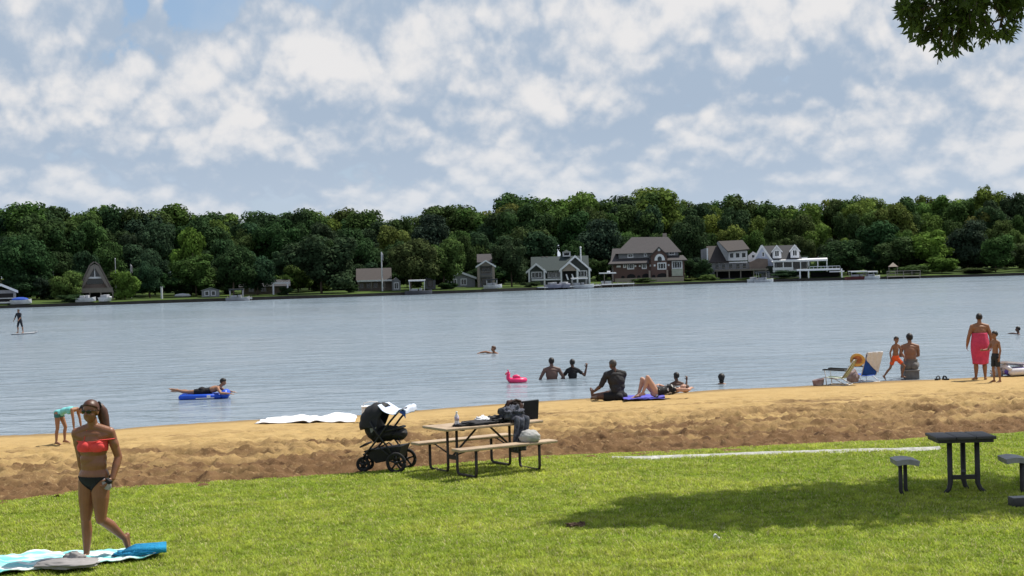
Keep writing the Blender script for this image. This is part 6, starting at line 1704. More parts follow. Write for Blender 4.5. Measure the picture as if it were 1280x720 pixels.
# ---- left edge boathouse
h, s_, p = house('boathouse', 'low white boathouse cut by the left edge of the far bank', 'boathouse', 2, 3)
mb = MB(); mb.box((0, 2, 1.0), (4.0, 3.4, 2.2)); mb.build('wall', SIDG, h)
mb = MB(); roof_y(mb, -2.5, 2.3, -0.2, 4.2, 2.0, 3.1); mb.build('roof', SHING, h); gable_trim(h, -2.5, 2.3, -0.2, 2.0, 3.1)
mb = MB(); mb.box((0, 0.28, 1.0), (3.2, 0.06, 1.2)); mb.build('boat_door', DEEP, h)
mb = MB(); mb.box((0, -0.7, 0.25), (4.9, 1.9, 0.18)); mb.box((0, -1.5, 0.9), (4.9, 0.08, 0.12)); mb.build('deck', DOCKW, h)
def boat(name, label, cat, px, off, L_, rz, hullm=HULL, canopy=None, cover=None, zo=None, z=None, H=2.3):
    p_ = FP(px, off) if off > 0 else None
    if p_ is None:
        q_ = FP(px, 0.0); dirv = Vector((q_.x, q_.y, 0)).normalized(); p_ = q_ + dirv * off; p_.z = ZW
    r = thing(name, label, cat, (p_.x, p_.y, p_.z if z is None else z), rz)
    h_ = L_ / 2
    sec = [(-h_, 0.75, 0.0), (-h_ * 0.5, 0.95, 0.0), (h_ * 0.25, 0.95, 0.0), (h_ * 0.7, 0.62, 0.06), (h_, 0.03, 0.16)]
    vs, fs = [], []
    for x_, w2, up_ in sec: vs += [(x_, -w2, 0.62 + up_), (x_, -w2 * 0.62, 0.02 + up_ * 0.6), (x_, w2 * 0.62, 0.02 + up_ * 0.6), (x_, w2, 0.62 + up_)]
    for i in range(4):
        for k_ in range(3): a = i * 4 + k_; fs.append((a, a + 1, a + 5, a + 4))
        fs.append((i * 4 + 3, i * 4, i * 4 + 4, i * 4 + 7))
    fs += [(0, 3, 2, 1), (16, 17, 18, 19)]
    mb = MB(); mb.add(vs, fs); mb.build('hull', hullm, r)
    if cover is not None:
        mb = MB(); mb.ell((-0.1 * h_, 0, 0.66), (h_ * 0.85, 0.85, 0.38), None, 14, 8); mb.build('cover', cover, r, True)
    if canopy is not None:
        mb = MB(); mb.box((-0.1 * h_, 0, H), (L_ * 0.62, 1.9, 0.12), None, 0.05); mb.box((-0.1 * h_, -0.94, H - 0.09), (L_ * 0.6, 0.03, 0.16)); mb.build('canopy', canopy, r)
        mb = MB()
        for sx_ in (-1, 1):
            for sy in (-1, 1): mb.cyl((-0.1 * h_ + sx_ * L_ * 0.26, sy * 0.85, 0.6), (-0.1 * h_ + sx_ * L_ * 0.28, sy * 0.85, H - 0.04), 0.035, None, 6)
        mb.build('canopy_frame', ALU, r)
    if cover is None:
        mb = MB(); mb.box((-0.3 * h_, 0, 0.80), (L_ * 0.25, 1.3, 0.36), None, 0.06); mb.box((0.15 * h_, 0, 0.82), (0.5, 0.9, 0.42), None, 0.06); mb.build('seat', hm('boat_seat', (0.35, 0.36, 0.38)), r)
    return r
boat('covered_boat', 'small boat under a bright blue cover beside the left edge boathouse', 'boat', 26, 1.2, 3.0, R(8), cover=CANB)
boat('rowing_boat', 'white rowing boat drawn up below the A-frame cottage deck', 'boat', 107, 1.3, 2.9, R(4))
boat('dinghy', 'short white dinghy right of the A-frame cottage posts', 'boat', 132, 1.3, 1.9, R(60))
q = FP(228, 13)
o = thing('canoe', 'upturned white canoe lying on the left bank lawn', 'canoe', (q.x, q.y, q.z + 0.05), R(3))
mb = MB(); mb.tube([(-1.35, 0, 0.15), (-1.0, 0, 0.24), (0, 0, 0.28), (1.0, 0, 0.24), (1.35, 0, 0.15)], [0.05, 0.22, 0.30, 0.22, 0.05], 12); mb.build('hull', HULL, o, True)
q = FP(202, 6)
o = thing('post', 'tall white post standing on the left bank lawn', 'post', (q.x, q.y, q.z - 0.1), 0)
mb = MB(); mb.box((0, 0, 0.95), (0.26, 0.26, 1.9)); mb.box((0, 0, 1.93), (0.38, 0.38, 0.08)); mb.build('shaft', DOCKW, o)
def pole(px, off, top, label, m, r_=0.09, flag=False):
    q_ = FP(px, off); hh = zpx(q_, top, px)
    o_ = thing('flagpole' if flag else 'pole', label, 'pole', (q_.x, q_.y, q_.z - 0.1), 0)
    mb_ = MB(); mb_.cyl((0, 0, 0), (0, 0, hh), r_, r_ * 0.7, 8); mb_.build('shaft', m, o_)
    mb_ = MB()
    if flag: mb_.sheet(lambda u, v: (0.09 + 0.20 * u, 0.1 * math.sin(u * 5), hh - 0.15 - 1.1 * v - 0.3 * u), 8, 6, 0.02); mb_.build('flag', hm('pale_flag', (0.5, 0.48, 0.5)), o_, True)
    else: mb_.ell((0, 0, hh + 0.04), (r_ * 1.2, r_ * 1.2, r_ * 1.2), None, 8, 6); mb_.build('finial', m, o_, True)
pole(145, 15, 323, 'thin grey pole above the round tree beside the A-frame cottage', ALU)
pole(164, 15, 329, 'short grey pole with a pale pennant near the A-frame cottage', ALU, 0.07, True)
pole(478, 9, 314, 'white flagpole with furled flag at the brown roofed cottage', TRIM, 0.13, True)
pole(727, 7, 309, 'tall thick white pole right of the green roofed cottage', TRIM, 0.16)

# ---- docks and clutter, left half
def dock(label, px0, px1, off, depth, m, rail=False, top=0.45):
    a, b = FP(px0, 0.0), FP(px1, 0.0); c = (a + b) / 2; d = b - a; L_ = Vector((d.x, d.y, 0)).length
    o_ = thing('dock', label, 'dock', (c.x, c.y - 0.4, ZW), math.atan2(d.y, d.x))
    mb_ = MB(); mb_.box((0, -depth / 2 + off, top), (L_, depth, 0.16)); mb_.build('deck', m, o_)
    n_ = max(2, int(L_ / 2.2))
    mb_ = MB()
    for i in range(n_ + 1):
        for y_ in (-depth + off + 0.12, off - 0.12): mb_.cyl((-L_ / 2 + 0.12 + (L_ - 0.24) * i / n_, y_, -0.6), (-L_ / 2 + 0.12 + (L_ - 0.24) * i / n_, y_, top + (0.35 if y_ < 0 else 0)), 0.08, None, 6)
    mb_.build('post', TIMB, o_)
    if rail:
        mb_ = MB()
        for i in range(n_ * 2 + 1): mb_.box((-L_ / 2 + 0.05 + (L_ - 0.1) * i / (n_ * 2), -depth + off + 0.06, top + 0.5), (0.07, 0.07, 0.9))
        mb_.box((0, -depth + off + 0.06, top + 0.98), (L_, 0.09, 0.09)); mb_.box((0, -depth + off + 0.06, top + 0.55), (L_, 0.05, 0.05)); mb_.build('railing', m, o_)
    return o_
dock('white painted dock with steps left of the white pergola', 283, 312, -0.2, 2.0, DOCKW, False, 0.35)
boat('pontoon_boat', 'dark hulled boat with pale canopy at the white dock left of the pergola', 'boat', 297, -3.0, 3.6, R(6), hm('hull_grey', (0.33, 0.33, 0.35)), CAND, z=ZW - 0.1, H=1.9)
h, s_, p = house('shed', 'small pale garden shed with two dark openings on the left bank', 'shed', 263, 9)
h.scale = (0.72, 0.72, 0.66)
mb = MB(); wall_gable(mb, -1.9, 1.9, 0, 2.4, -0.3, 1.6, 2.1); mb.build('wall', SIDG, h); mb = MB(); roof_y(mb, -2.1, 2.1, -0.2, 2.6, 1.55, 2.25, 0.1); mb.build('roof', SIDG, h)
for x_ in (-0.8, 0.6): window(h, x_, 0.85, 1.0, 1.2, 0, 0)
h, s_, p = house('bungalow', 'dark low bungalow behind the white pergola on the left bank', 'house', 334, 15)
zt = zpx(p, 350, 334)
mb = MB(); wall_gable(mb, -4.2, 3.4, 0, 6, -0.3, zt * 0.55, zt * 0.56); mb.build('wall', SIDB, h); mb = MB(); roof_x(mb, -4.6, 3.8, -0.5, 6.5, zt * 0.55, zt); mb.build('roof', DKSH, h)
for x_ in (-2.6, -0.6): window(h, x_, 0.8, 1.1, 1.0, 0, 1, TIMB)
h, s_, p = house('pergola', 'white column pergola in front of the dark bungalow', 'pergola', 351, 10)
mb = MB()
mb.build
for x_ in (-1.2, 1.1): 
    for y_ in (0, 2.0):
        c_ = MB(); c_.box((x_, y_, 0.75), (0.26, 0.26, 2.0)); c_.build('column', TRIM, h)
mb = MB(); mb.box((0, 0, 1.86), (3.1, 0.24, 0.22)); mb.box((0, 2.0, 1.86), (3.1, 0.24, 0.22))
for j in range(6): mb.box((-1.3 + j * 0.52, 1.0, 2.03), (0.1, 2.6, 0.14))
mb.build('rafters', TRIM, h)
q = FP(384, 7.5)

# ---- brown roofed cottage
h, s_, p = house('cottage', 'low cottage with a long brown roof and white fascia, flagpole in front', 'cottage', 472, 11)
zt = zpx(p, 335, 472); ze = zpx(p, 350, 472); hw = 25 / s_
mb = MB(); wall_gable(mb, -hw, hw, 0.8, 8, -0.4, ze, ze + 0.01); mb.build('wall', SIDB, h)
mb = MB(); roof_x(mb, -hw - 0.2, hw * 0.72, -0.6, 8.6, ze, zt); mb.build('roof', BRSH, h)
mb = MB(); mb.box((-0.14 * hw, -0.64, ze - 0.10), (hw * 1.75, 0.08, 0.26)); mb.build('fascia', TRIM, h)
for x_ in (-0.8, -0.45, -0.1, 0.3): window(h, x_ * hw, ze * 0.5, 0.9, 1.0, 0.8, 1, TIMB)
for x_ in (-0.95, -0.3, 0.35): c_ = MB(); c_.box((x_ * hw, -0.4, ze * 0.45), (0.15, 0.15, ze)); c_.build('post', TIMB, h)
mb = MB(); wall_gable(mb, hw * 0.72, hw * 1.15, -0.2, 5, -0.4, ze * 0.85, ze * 1.2); mb.build('side_wing', SIDG, h)
window(h, hw * 0.94, ze * 0.42, 0.9, 1.2, -0.2, 1)
boat('pontoon_boat', 'pontoon boat with a white canopy below the leafy tree in mid bank', 'boat', 523, -1.3, 4.4, R(2), hm('hull_dark', (0.10, 0.10, 0.11)), CANW, z=ZW, H=2.35)
h, s_, p = house('shed', 'little grey gabled shed behind the canopied pontoon boat', 'shed', 538, 10)
mb = MB(); wall_gable(mb, -0.9, 0.9, 0, 2, -0.3, 1.7, 2.6); mb.build('wall', SIDG, h); mb = MB(); roof_y(mb, -1.1, 1.1, -0.2, 2.2, 1.65, 2.75, 0.12); mb.build('roof', SHING, h); window(h, 0, 0.9, 0.9, 1.2, 0, 0, TIMB)
h, s_, p = house('cottage', 'pale cottage mostly hidden by trees left of the narrow gabled house', 'cottage', 577, 17)
zt = zpx(p, 339, 577)
mb = MB(); wall_gable(mb, -2.6, 2.4, 0, 5, -0.3, zt * 0.62, zt * 0.95); mb.build('wall', SIDG, h); mb = MB(); roof_y(mb, -2.9, 2.7, -0.3, 5.2, zt * 0.6, zt); mb.build('roof', DKSH, h); gable_trim(h, -2.9, 2.7, -0.3, zt * 0.6, zt)
for x_ in (-1.3, 0.4): window(h, x_, zt * 0.32, 1.1, 1.2, 0, 1)

# ---- narrow two storey house
h, s_, p = house('house', 'narrow two storey house with a gabled porch on tall columns', 'house', 608, 12)
zt = zpx(p, 326, 608); zr = zpx(p, 317, 608); ze = zpx(p, 332, 608); hw = 11 / s_
mb = MB(); mb.box((0, 4, ze / 2), (hw * 1.9, 6, ze + 0.6)); mb.build('wall', SIDG, h)
mb = MB(); roof_y(mb, -hw * 1.15, hw * 1.15, -1.1, 4, ze - 0.1, zt + 0.15); roof_x(mb, -hw * 1.0, hw * 0.75, 2.2, 7.4, zt - 0.2, zr); mb.build('roof', SHING, h)
gable_trim(h, -hw * 1.15, hw * 1.15, -1.1, ze - 0.1, zt + 0.15, 0.22)
mb = MB(); mb.prism([(-hw * 0.9, ze - 0.05), (hw * 0.9, ze - 0.05), (0, zt - 0.1)], -0.95, -0.8); mb.build('gable_panel', TIMB, h)
for x_ in (-0.85, 0.85): c_ = MB(); c_.box((x_ * hw, -0.75, ze / 2 - 0.2), (0.42, 0.42, ze + 0.4)); c_.build('column', TAN, h)
mb = MB(); mb.box((0, -0.2, ze * 0.52), (hw * 1.8, 1.5, 0.16)); mb.box((0, -0.95, ze * 0.52 + 0.75), (hw * 1.55, 0.06, 0.08))
for j in range(7): mb.box((-0.65 * hw + j * 0.217 * hw, -0.95, ze * 0.52 + 0.42), (0.05, 0.05, 0.62))
mb.build('balcony', TIMB, h)
window(h, 0, ze * 0.78, 1.7, 1.0, 1.0, 1, TIMB); window(h, 0, ze * 0.25, 1.7, 1.4, 1.0, 1, TIMB)
boat('motor_boat', 'white motor boat with canopy on the lawn edge below the narrow gabled house', 'boat', 616, 1.2, 3.1, R(4), HULL, CAND, H=1.6)
q = FP(640, 14)

# ---- green roofed cottage
h, s_, p = house('cottage', 'green roofed cottage with white trimmed gables and a cupola', 'cottage', 700, 11)
zr = zpx(p, 320, 700); ze = zpx(p, 338, 700); hw = 39 / s_; u = 1 / s_
def X(px): return (px - 700) * u
def Zp(py): return zpx(p, py, 700)
mb = MB(); mb.box((0, 5, ze / 2 - 0.2), (X(738) - X(663), 7, ze + 0.6)); mb.build('wall', SIDN, h)
mb = MB(); roof_x(mb, X(664), X(737), 0.6, 9.2, ze, zr); roof_y(mb, X(658), X(684), -0.9, 4.5, Zp(338.5), Zp(328)); roof_y(mb, X(700), X(739.5), -1.3, 5, Zp(337.5), Zp(319.5)); roof_y(mb, X(699.5), X(725), -2.0, 1, Zp(337.5), Zp(327.0)); mb.build('roof', GRSH, h)
mb = MB(); wall_gable(mb, X(661), X(681.5), -0.4, 3, -0.3, Zp(339), Zp(329.5)); mb.build('gable_wall', SIDN, h); mb = MB(); wall_gable(mb, X(702), X(737), -0.7, 3, -0.3, Zp(338), Zp(321)); mb.build('gable_wall', SIDN, h)
mb = MB(); mb.prism([(X(703), Zp(339)), (X(721.5), Zp(339)), (X(712.2), Zp(328.5))], -1.85, -1.7); mb.build('porch_gable', TAN, h)
for a, b, y_, e_, r_ in ((658, 684, -0.92, 338.5, 328), (700, 739.5, -1.32, 337.5, 319.5), (699.5, 725, -2.03, 337.5, 327)): gable_trim(h, X(a), X(b), y_, Zp(e_), Zp(r_), 0.30)
for a in (662, 681, 702, 722, 737): c_ = MB(); c_.box((X(a), -0.85 if a < 690 else -1.75 if a < 730 else -1.2, Zp(345) - 0.1), (0.30, 0.30, Zp(338) + 0.3)); c_.build('column', TRIM, h)
for a, w2, y_ in ((671.5, 2.0, -0.4), (728.5, 1.7, -0.7), (688, 0.9, 1.5), (693, 0.9, 1.5), (698, 0.9, 1.5)): window(h, X(a), Zp(343), w2, 1.2, y_, 2)
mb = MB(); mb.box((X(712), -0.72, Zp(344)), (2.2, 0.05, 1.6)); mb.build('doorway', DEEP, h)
for a in (709, 716): mb = MB(); mb.slab([(X(a - 1.5), -2.1, Zp(343)), (X(a), -2.1, Zp(343)), (X(a + 2.4), -2.3, Zp(350)), (X(a + 0.4), -2.3, Zp(350))], 0.05); mb.build('parasol', TRIM, h)
mb = MB(); mb.box((X(683), -1.4, Zp(349)), (X(700) - X(664), 0.1, 0.28)); mb.build('porch_wall', TRIM, h)
cu = MB(); cu.box((X(709.5), 4.9, Zp(317.5)), (1.45, 1.3, 0.9)); cu_o = cu.build('cupola', TRIM, h)
mb = MB(); mb.add([(X(704.8), 4.0, Zp(315.2)), (X(714.2), 4.0, Zp(315.2)), (X(714.2), 5.8, Zp(315.2)), (X(704.8), 5.8, Zp(315.2)), (X(709.5), 4.9, Zp(311.8))], [(0, 1, 4), (1, 2, 4), (2, 3, 4), (3, 0, 4), (3, 2, 1, 0)]); mb.build('cupola_roof', GRSH, cu_o)
mb = MB(); mb.box((X(709.5), 4.22, Zp(317.6)), (0.95, 0.04, 0.42)); mb.build('louvre', DEEP, cu_o)
for a in (679, 684.5): mb = MB(); mb.box((X(a), 4.9, Zp(321.5) ), (0.42, 0.4, 0.55)); mb.build('roof_vent', TAN, h)

dock('long white dock with a railing below the green roofed cottage', 671, 741, 0.2, 2.2, DOCKW, False, 0.45)
dock('low white jetty left of the brick mansion', 743, 784, -0.2, 1.6, DOCKW, False, 0.55)
for i, (px, lab) in enumerate([(692, 'grey boat lift with a boat, left one at the long white dock'), (706, 'grey boat with tilted windscreen in the middle of the long white dock')]):
    boat('motor_boat', lab, 'boat', px, -3.0, 3.0, R(20 + 40 * i), hm('hull_blue', (0.20, 0.20, 0.26)), None, z=ZW + 0.25)
boat('pontoon_boat', 'pontoon boat with white canopy at the right end of the long white dock', 'boat', 726, -3.2, 4.6, R(3), HULL, CANW, z=ZW + 0.05, H=1.8)
h, s_, p = house('pavilion', 'small white roofed dock pavilion beside the brick mansion', 'pavilion', 760, 2.5)
mb = MB(); mb.box((0, 0.8, 2.05), (3.1, 2.6, 0.22)); mb.box((0.2, 0.8, 2.3), (0.6, 0.6, 0.3)); mb.build('roof', TRIM, h)
for x_ in (-0.6, 0.9): 
    for y_ in (0.0, 1.6): c_ = MB(); c_.box((x_, y_, 0.9), (0.16, 0.16, 2.1)); c_.build('post', TIMB, h)
mb = MB(); mb.box((-0.3, 0.6, 0.35), (1.9, 0.9, 0.55)); mb.build('counter', SIDW, h)

# ---- brick mansion
h, s_, p = house('mansion', 'large brick mansion with a broad grey hipped roof and arched windows', 'mansion', 811, 9)
u = 1 / s_
def X(px): return (px - 811) * u
def Zp(py): return zpx(p, py, 811)
mb = MB(); mb.box(((X(765) + X(856)) / 2, 6, Zp(326) / 2 - 0.3), (X(856) - X(765), 10, Zp(326) + 0.6)); mb.build('wall', BRICK, h)
mb = MB(); mb.box(((X(774) + X(849)) / 2, 6.3, (Zp(326) + Zp(314)) / 2), (X(849) - X(774), 7.5, Zp(314) - Zp(326))); mb.build('upper_wall', SIDG, h)
mb = MB()   # hipped main roof
a0, a1, b0, b1 = X(770), X(853), X(791), X(837); ze, zr = Zp(316), Zp(295); y0_, y1_, ym = 1.6, 11.0, 6.3
mb.add([(a0, y0_, ze), (a1, y0_, ze), (a1, y1_, ze), (a0, y1_, ze), (b0, ym, zr), (b1, ym, zr - 0.15)], [(0, 1, 5, 4), (2, 3, 4, 5), (1, 2, 5), (3, 0, 4), (3, 2, 1, 0)])
ro = mb.build('roof', SHING, h)
c_ = MB(); c_.box((X(833), 7.5, zr + 0.1), (0.8, 0.7, 1.0)); c_.build('chimney', TAN, ro)
mb = MB()   # skirt roof between the storeys
mb.slab([(X(761), 0.0, Zp(328.5)), (X(812), 0.0, Zp(328.5)), (X(812), 2.6, Zp(322)), (X(766), 2.6, Zp(322))], 0.2)
mb.slab([(X(834), 0.0, Zp(326)), (X(860), 0.0, Zp(326)), (X(855), 2.6, Zp(320)), (X(834), 2.6, Zp(320))], 0.2)
mb.slab([(X(764), 2.0, Zp(325)), (X(776), 2.0, Zp(325)), (X(780), 6, Zp(309)), (X(766), 6, Zp(309))], 0.2); mb.build('skirt_roof', SHING, h)
mb = MB(); wall_gable(mb, X(814.5), X(835), 0.1, 6, -0.3, Zp(320), Zp(309.8)); mb.build('gable_bay', BRICK, h)
mb = MB(); roof_y(mb, X(812.5), X(837), -0.25, 6, Zp(320.5), Zp(308.6), 0.16); mb.build('gable_roof', SHING, h); gable_trim(h, X(812.5), X(837), -0.27, Zp(320.5), Zp(308.6), 0.16, SHING)
mb = MB()   # half round window in the gable
ar = [(X(825.5) + 1.0 * math.cos(q_), Zp(326) + 1.25 * math.sin(q_)) for q_ in np.linspace(0, math.pi, 11)]
mb.prism(ar, 0.0, 0.09); aw = mb.build('window', TRIM, h)
mb = MB(); ar2 = [(X(825.5) + 0.42 * math.cos(q_), Zp(326) + 0.25 + 0.55 * math.sin(q_)) for q_ in np.linspace(0, 2 * math.pi, 13)[:-1]]; mb.prism(ar2, -0.035, -0.004); mb.build('pane', FGL, aw)
mb = MB(); mb.box((X(825), 0.05, Zp(312.5)), (0.45, 0.10, 0.5)); mb.build('gable_vent', TRIM, h)
for px, py, w2, h2, y_, br in ((789, 331.5, 1.35, 1.4, 1.0, 2), (806, 331.5, 0.95, 1.4, 1.0, 1), (828, 333, 1.7, 1.35, 0.1, 2), (847, 332, 2.0, 1.5, 1.0, 3), (789, 318.8, 1.15, 0.85, 2.55, 1), (808, 318.3, 0.7, 0.7, 2.55, 0), (841, 317.2, 1.25, 0.75, 2.55, 1), (781.5, 331, 0.6, 0.9, 1.0, 0)):
    window(h, X(px), Zp(py), w2, h2, y_, br, TRIM, 0.2)
for px in (774, 795, 800.5, 814, 819, 836.5): mb = MB(); mb.box((X(px), 0.95 if not 814 < px < 836 else 0.05, Zp(332)), (0.34 if px > 775 else 0.8, 0.10, 0.36)); mb.build('wall_lamp', TRIM, h)
mb = MB(); mb.box((X(847), 0.3, Zp(341.5)), (2.1, 1.5, Zp(337) - Zp(346))); mb.box((X(847), -0.44, Zp(337.3)), (2.2, 0.06, 0.1)); mb.build('bay', hm('cream_green', (0.34, 0.37, 0.31)), h)
for px, w2 in ((779, 0.6), (789.5, 1.6), (799, 0.6), (808, 1.5), (817.5, 0.6), (828.5, 2.0)):
    y_ = 0.96 if px < 814 else 0.05
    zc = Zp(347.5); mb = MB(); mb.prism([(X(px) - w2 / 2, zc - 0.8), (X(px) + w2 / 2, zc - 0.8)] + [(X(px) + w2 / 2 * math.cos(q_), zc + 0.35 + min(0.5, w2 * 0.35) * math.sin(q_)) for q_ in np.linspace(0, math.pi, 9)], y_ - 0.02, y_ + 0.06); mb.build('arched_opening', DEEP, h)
mb = MB(); mb.box((X(766.2), 3, Zp(339) ), (0.35, 4, Zp(328) - Zp(350))); mb.build('white_chimney', SIDW, h)
for px in (812.5, 834.5): mb = MB(); mb.box((X(px), -0.05, Zp(346)), (0.35, 0.3, 2.4)); mb.build('pier', TAN, h)
mb = MB(); mb.box((X(812), -1.6, 0.25), (X(855) - X(770), 0.4, 1.1)); mb.build('terrace_wall', TAN, h)

# ---- grey house with the sloping roof
h, s_, p = house('house', 'grey house with a long sloping brown roof and wide deck', 'house', 908, 9.5)
u = 1 / s_
def X(px): return (px - 908) * u
def Zp(py): return zpx(p, py, 908)
mb = MB(); mb.box(((X(882) + X(938)) / 2, 5.5, Zp(331) / 2), (X(938) - X(882), 8, Zp(331) + 0.6)); mb.prism([(X(877), Zp(345)), (X(890), Zp(345)), (X(890), Zp(328)), (X(884), Zp(309)), (X(877), Zp(311))], 4.0, 9.5); mb.build('wall', SIDG, h)
mb = MB()
mb.slab([(X(888), 0.9, Zp(327.5)), (X(912), 0.9, Zp(327.5)), (X(906), 6, Zp(306.5)), (X(884), 6, Zp(306.5))], 0.2)
mb.slab([(X(911), 0.2, Zp(314)), (X(938), 0.2, Zp(312)), (X(930), 6, Zp(300)), (X(899), 6, Zp(300.5))], 0.22)
mb.slab([(X(938), 11, Zp(312)), (X(911), 11, Zp(314)), (X(899), 6, Zp(300.5)), (X(930), 6, Zp(300))], 0.22)
mb.build('roof', BRSH, h)
mb = MB(); mb.prism([(X(899), Zp(301.5)), (X(911), Zp(315)), (X(911), Zp(326)), (X(909), Zp(326)), (X(897.5), Zp(303.5))], 0.5, 6.0); mb.build('slope_trim', SIDG, h)
mb = MB(); mb.box(((X(911) + X(935)) / 2, 3, (Zp(314) + Zp(326)) / 2), (X(935) - X(911), 4, Zp(314) - Zp(326))); mb.build('upper_wall', SIDW, h)
for px in (915.5, 923, 930.5): window(h, X(px), Zp(319.5), 1.0, 1.15, 1.0, 0)
mb = MB(); mb.box(((X(890) + X(935)) / 2, 1.2, Zp(328.2)), (X(935) - X(890), 0.16, 0.22)); mb.box((X(885.5), 0.4, Zp(328)), (0.26, 0.2, Zp(309) - Zp(346))); mb.build('white_band', TRIM, h)
for px in (897, 905, 914, 923, 931): window(h, X(px), Zp(333), 0.95, 1.15, 1.45, 0, SIDG)
mb = MB(); mb.box(((X(894) + X(960)) / 2, -0.4, Zp(338)), (X(960) - X(894), 3.4, 0.3)); mb.box(((X(896) + X(938)) / 2, -1.95, Zp(334)), (X(938) - X(896), 0.05, 0.08))
for j in range(14): mb.box((X(897) + j * (X(938) - X(897)) / 13, -1.95, Zp(336)), (0.06, 0.05, 0.75))
mb.build('deck', TIMB, h)
for px in (897, 912, 926, 942, 957): c_ = MB(); c_.box((X(px), -1.8, Zp(344)), (0.2, 0.2, 2.3)); c_.build('deck_post', TIMB, h)
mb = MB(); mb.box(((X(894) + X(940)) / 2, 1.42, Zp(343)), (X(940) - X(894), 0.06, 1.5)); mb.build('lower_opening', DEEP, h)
mb = MB(); mb.prism([(X(937), Zp(340)), (X(960), Zp(340)), (X(960), Zp(325)), (X(948), Zp(324)), (X(937), Zp(329))], 0.8, 4); mb.build('side_wing', SIDB, h)

# ---- white house with two dormers
h, s_, p = house('house', 'white house with two pointed dormers and a long veranda', 'house', 985, 11)
u = 1 / s_
def X(px): return (px - 985) * u
def Zp(py): return zpx(p, py, 985)
mb = MB(); mb.box(((X(952) + X(1010)) / 2, 5.5, Zp(324) / 2), (X(1010) - X(952), 7, Zp(324) + 0.6)); mb.build('wall', SIDW, h)
mb = MB(); mb.slab([(X(957), 0.8, Zp(324.5)), (X(1003), 0.8, Zp(324.5)), (X(997), 6, Zp(306)), (X(953), 6, Zp(306))], 0.2); mb.slab([(X(1003), 11, Zp(324.5)), (X(957), 11, Zp(324.5)), (X(953), 6, Zp(306)), (X(997), 6, Zp(306))], 0.2); mb.build('roof', DKSH, h)
mb = MB(); mb.prism([(X(944), Zp(341)), (X(968), Zp(341)), (X(968), Zp(330)), (X(954), Zp(307)), (X(944), Zp(324))], 0.2, 0.6); mb.build('gable_wall', hm('pale_blue_siding', (0.48, 0.52, 0.64), var=0.06), h)
mb = MB(); mb.prism([(X(953), Zp(305.3)), (X(955), Zp(305.3)), (X(970), Zp(329)), (X(968), Zp(330.5)), (X(954), Zp(308.5)), (X(944.5), Zp(324.5)), (X(943), Zp(323))], 0.05, 0.19); mb.build('gable_trim', TRIM, h)
window(h, X(955.5), Zp(317), 0.6, 1.0, 0.2, 0)
for px in (972.5, 994.5):
    d_ = MB(); wall_gable(d_, X(px - 5.3), X(px + 5.3), 0.3, 4, Zp(322.5), Zp(313), Zp(307)); do_ = d_.build('dormer', SIDW, h)
    mb = MB(); roof_y(mb, X(px - 6.8), X(px + 6.8), 0.05, 4, Zp(314), Zp(305.6), 0.14); mb.build('dormer_roof', DKSH, do_)
    mb = MB(); mb.prism([(X(px - 6.8), Zp(314)), (X(px), Zp(305.6)), (X(px + 6.8), Zp(314)), (X(px + 6.8), Zp(315.6)), (X(px), Zp(307.6)), (X(px - 6.8), Zp(315.6))], -0.05, 0.04); mb.build('dormer_trim', TRIM, do_)
    window(do_, X(px), Zp(316.5), 1.0, 1.3, 0.3, 1)
mb = MB(); mb.slab([(X(966), -2.2, Zp(326.5)), (X(1034), -2.2, Zp(326)), (X(1034), 1.5, Zp(323.5)), (X(966), 1.5, Zp(324)),], 0.15); mb.box(((X(967) + X(1034)) / 2, -2.25, Zp(326.2)), (X(1034) - X(967), 0.1, 0.35)); mb.build('veranda_roof', TRIM, h)
for px in (968.5, 980, 991, 1001, 1011, 1022, 1033): c_ = MB(); c_.box((X(px), -2.0, Zp(333)), (0.2, 0.2, Zp(326) - Zp(341))); c_.build('column', TRIM, h)
mb = MB(); mb.box(((X(967) + X(1034)) / 2, -0.6, Zp(338.6)), (X(1034) - X(967), 3.2, 0.22)); mb.box(((X(967) + X(992)) / 2, -2.1, Zp(335.6)), (X(992) - X(967), 0.05, 0.5)); mb.build('veranda_deck', TRIM, h)
mb = MB(); mb.box(((X(970) + X(1012)) / 2, 1.9, Zp(332)), (X(1008) - X(972), 0.06, 1.3)); mb.build('veranda_windows', FGL, h)
mb = MB(); mb.prism([(X(936), Zp(318)), (X(942), Zp(313)), (X(949), Zp(317)), (X(949), Zp(326)), (X(936), Zp(326))], 4, 8); mb.build('rear_gable', SIDW, h)
window(h, X(942.5), Zp(319), 0.8, 0.8, 4, 0)
mb = MB(); mb.box((X(964), -1.3, Zp(336)), (1.6, 0.6, 1.3), None, 0.2); mb.build('planter_shrub', hm('dark_shrub', (0.012, 0.02, 0.012)), h)
# covered boat, boathouse frame, pontoon boats, wooden dock
boat('covered_boat', 'boat under a dark canopy moored below the deck of the grey house', 'boat', 955, -1.6, 3.6, R(4), HULL, CAND, z=ZW - 0.1, H=2.1)
boat('motor_boat', 'small white motor boat left of the dark canopied boat below the grey house', 'boat', 943, -0.8, 2.4, R(10), HULL, None, z=ZW)
h, s_, p = house('boathouse', 'open white boathouse frame with a flat sundeck below the dormered house', 'boathouse', 1024, 1.6)
u = 1 / s_
def X(px): return (px - 1024) * u
def Zp(py): return zpx(p, py, 1024)
mb = MB(); mb.box(((X(995) + X(1052)) / 2, 1.2, Zp(337)), (X(1048) - X(995), 4.6, 0.32)); mb.box((X(1046), 1.2, Zp(340)), (X(1054) - X(1036), 4.0, 0.2)); mb.build('roof_deck', TRIM, h)
for px in (1001, 1011.5, 1052): 
    for y_ in (-0.8, 3.0): c_ = MB(); c_.box((X(px), y_, Zp(344)), (0.24, 0.24, Zp(337) - Zp(352))); c_.build('post', TRIM, h)
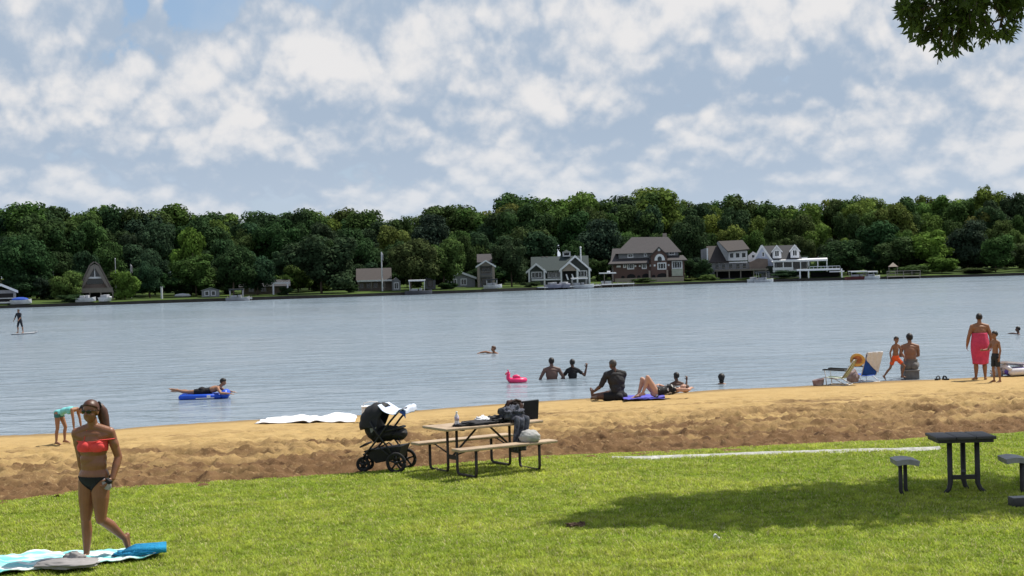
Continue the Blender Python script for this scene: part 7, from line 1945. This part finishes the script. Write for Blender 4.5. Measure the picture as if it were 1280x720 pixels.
mb = MB(); mb.box(((X(997) + X(1058)) / 2, -0.2, Zp(350)), (X(1058) - X(997), 3.6, 0.7)); mb.build('quay', hm('pale_quay', (0.34, 0.35, 0.33)), h)
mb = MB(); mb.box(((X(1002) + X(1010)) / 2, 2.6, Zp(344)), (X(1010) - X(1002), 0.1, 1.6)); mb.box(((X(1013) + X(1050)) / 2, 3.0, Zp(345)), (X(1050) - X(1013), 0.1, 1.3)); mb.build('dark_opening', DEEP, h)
for j in range(9):
    pass
mb = MB(); mb.box(((X(1013) + X(1050)) / 2, -1.0, Zp(333)), (X(1050) - X(1013), 0.05, 0.08))
for j in range(9): mb.box((X(1013) + j * (X(1050) - X(1013)) / 8, -1.0, Zp(335)), (0.06, 0.05, 0.5))
mb.build('railing', TRIM, h)
boat('pontoon_boat', 'pontoon boat with white canopy and red side, left one right of the boathouse', 'boat', 1074, -1.8, 5.0, R(3), REDB, CANW, z=ZW, H=1.6)
boat('pontoon_boat', 'smaller white canopied boat right of the red sided pontoon boat', 'boat', 1090, -1.2, 3.2, R(8), HULL, CANW, z=ZW, H=1.5)
dock('brown wooden dock with a railing at the right of the far bank', 1108, 1150, -0.1, 1.8, DOCKT, True, 0.45)
h, s_, p = house('shelter', 'small pale pointed shelter at the left end of the wooden dock', 'shelter', 1117, 1.6)
mb = MB(); mb.add([(-0.9, 0, 1.7), (0.9, 0, 1.7), (0.9, 1.6, 1.7), (-0.9, 1.6, 1.7), (0, 0.8, 2.5)], [(0, 1, 4), (1, 2, 4), (2, 3, 4), (3, 0, 4), (3, 2, 1, 0)]); mb.build('roof', TAN, h)
for x_ in (-0.75, 0.75):
    for y_ in (0.15, 1.45): c_ = MB(); c_.box((x_, y_, 0.7), (0.12, 0.12, 2.0)); c_.build('post', TIMB, h)
# timber retaining wall along the water's edge
mb = MB(); xs_ = np.linspace(-190, 190, 160)
rw = []
vs, fs = [], []
for i, xx in enumerate(xs_):
    yy = float(yfar(xx)) - 0.55; hh = ZW + 0.42 + 0.12 * float(vnoise(xx * 0.15, 0.5, 66))
    vs += [(xx, yy, ZW - 0.5), (xx, yy, hh), (xx, yy + 0.35, hh), (xx, yy + 0.35, ZW - 0.5)]
    if i:
        a = (i - 1) * 4
        for k_ in range(3): fs.append((a + k_, a + 4 + k_, a + 5 + k_, a + k_ + 1))
mb.add(vs, fs); o = mb.build('retaining_wall', hm('dark_timber_wall', (0.030, 0.026, 0.022), scale=1.5, var=0.4), None); tag(o, 'low dark retaining wall along the far waterline', 'wall', kind='structure')
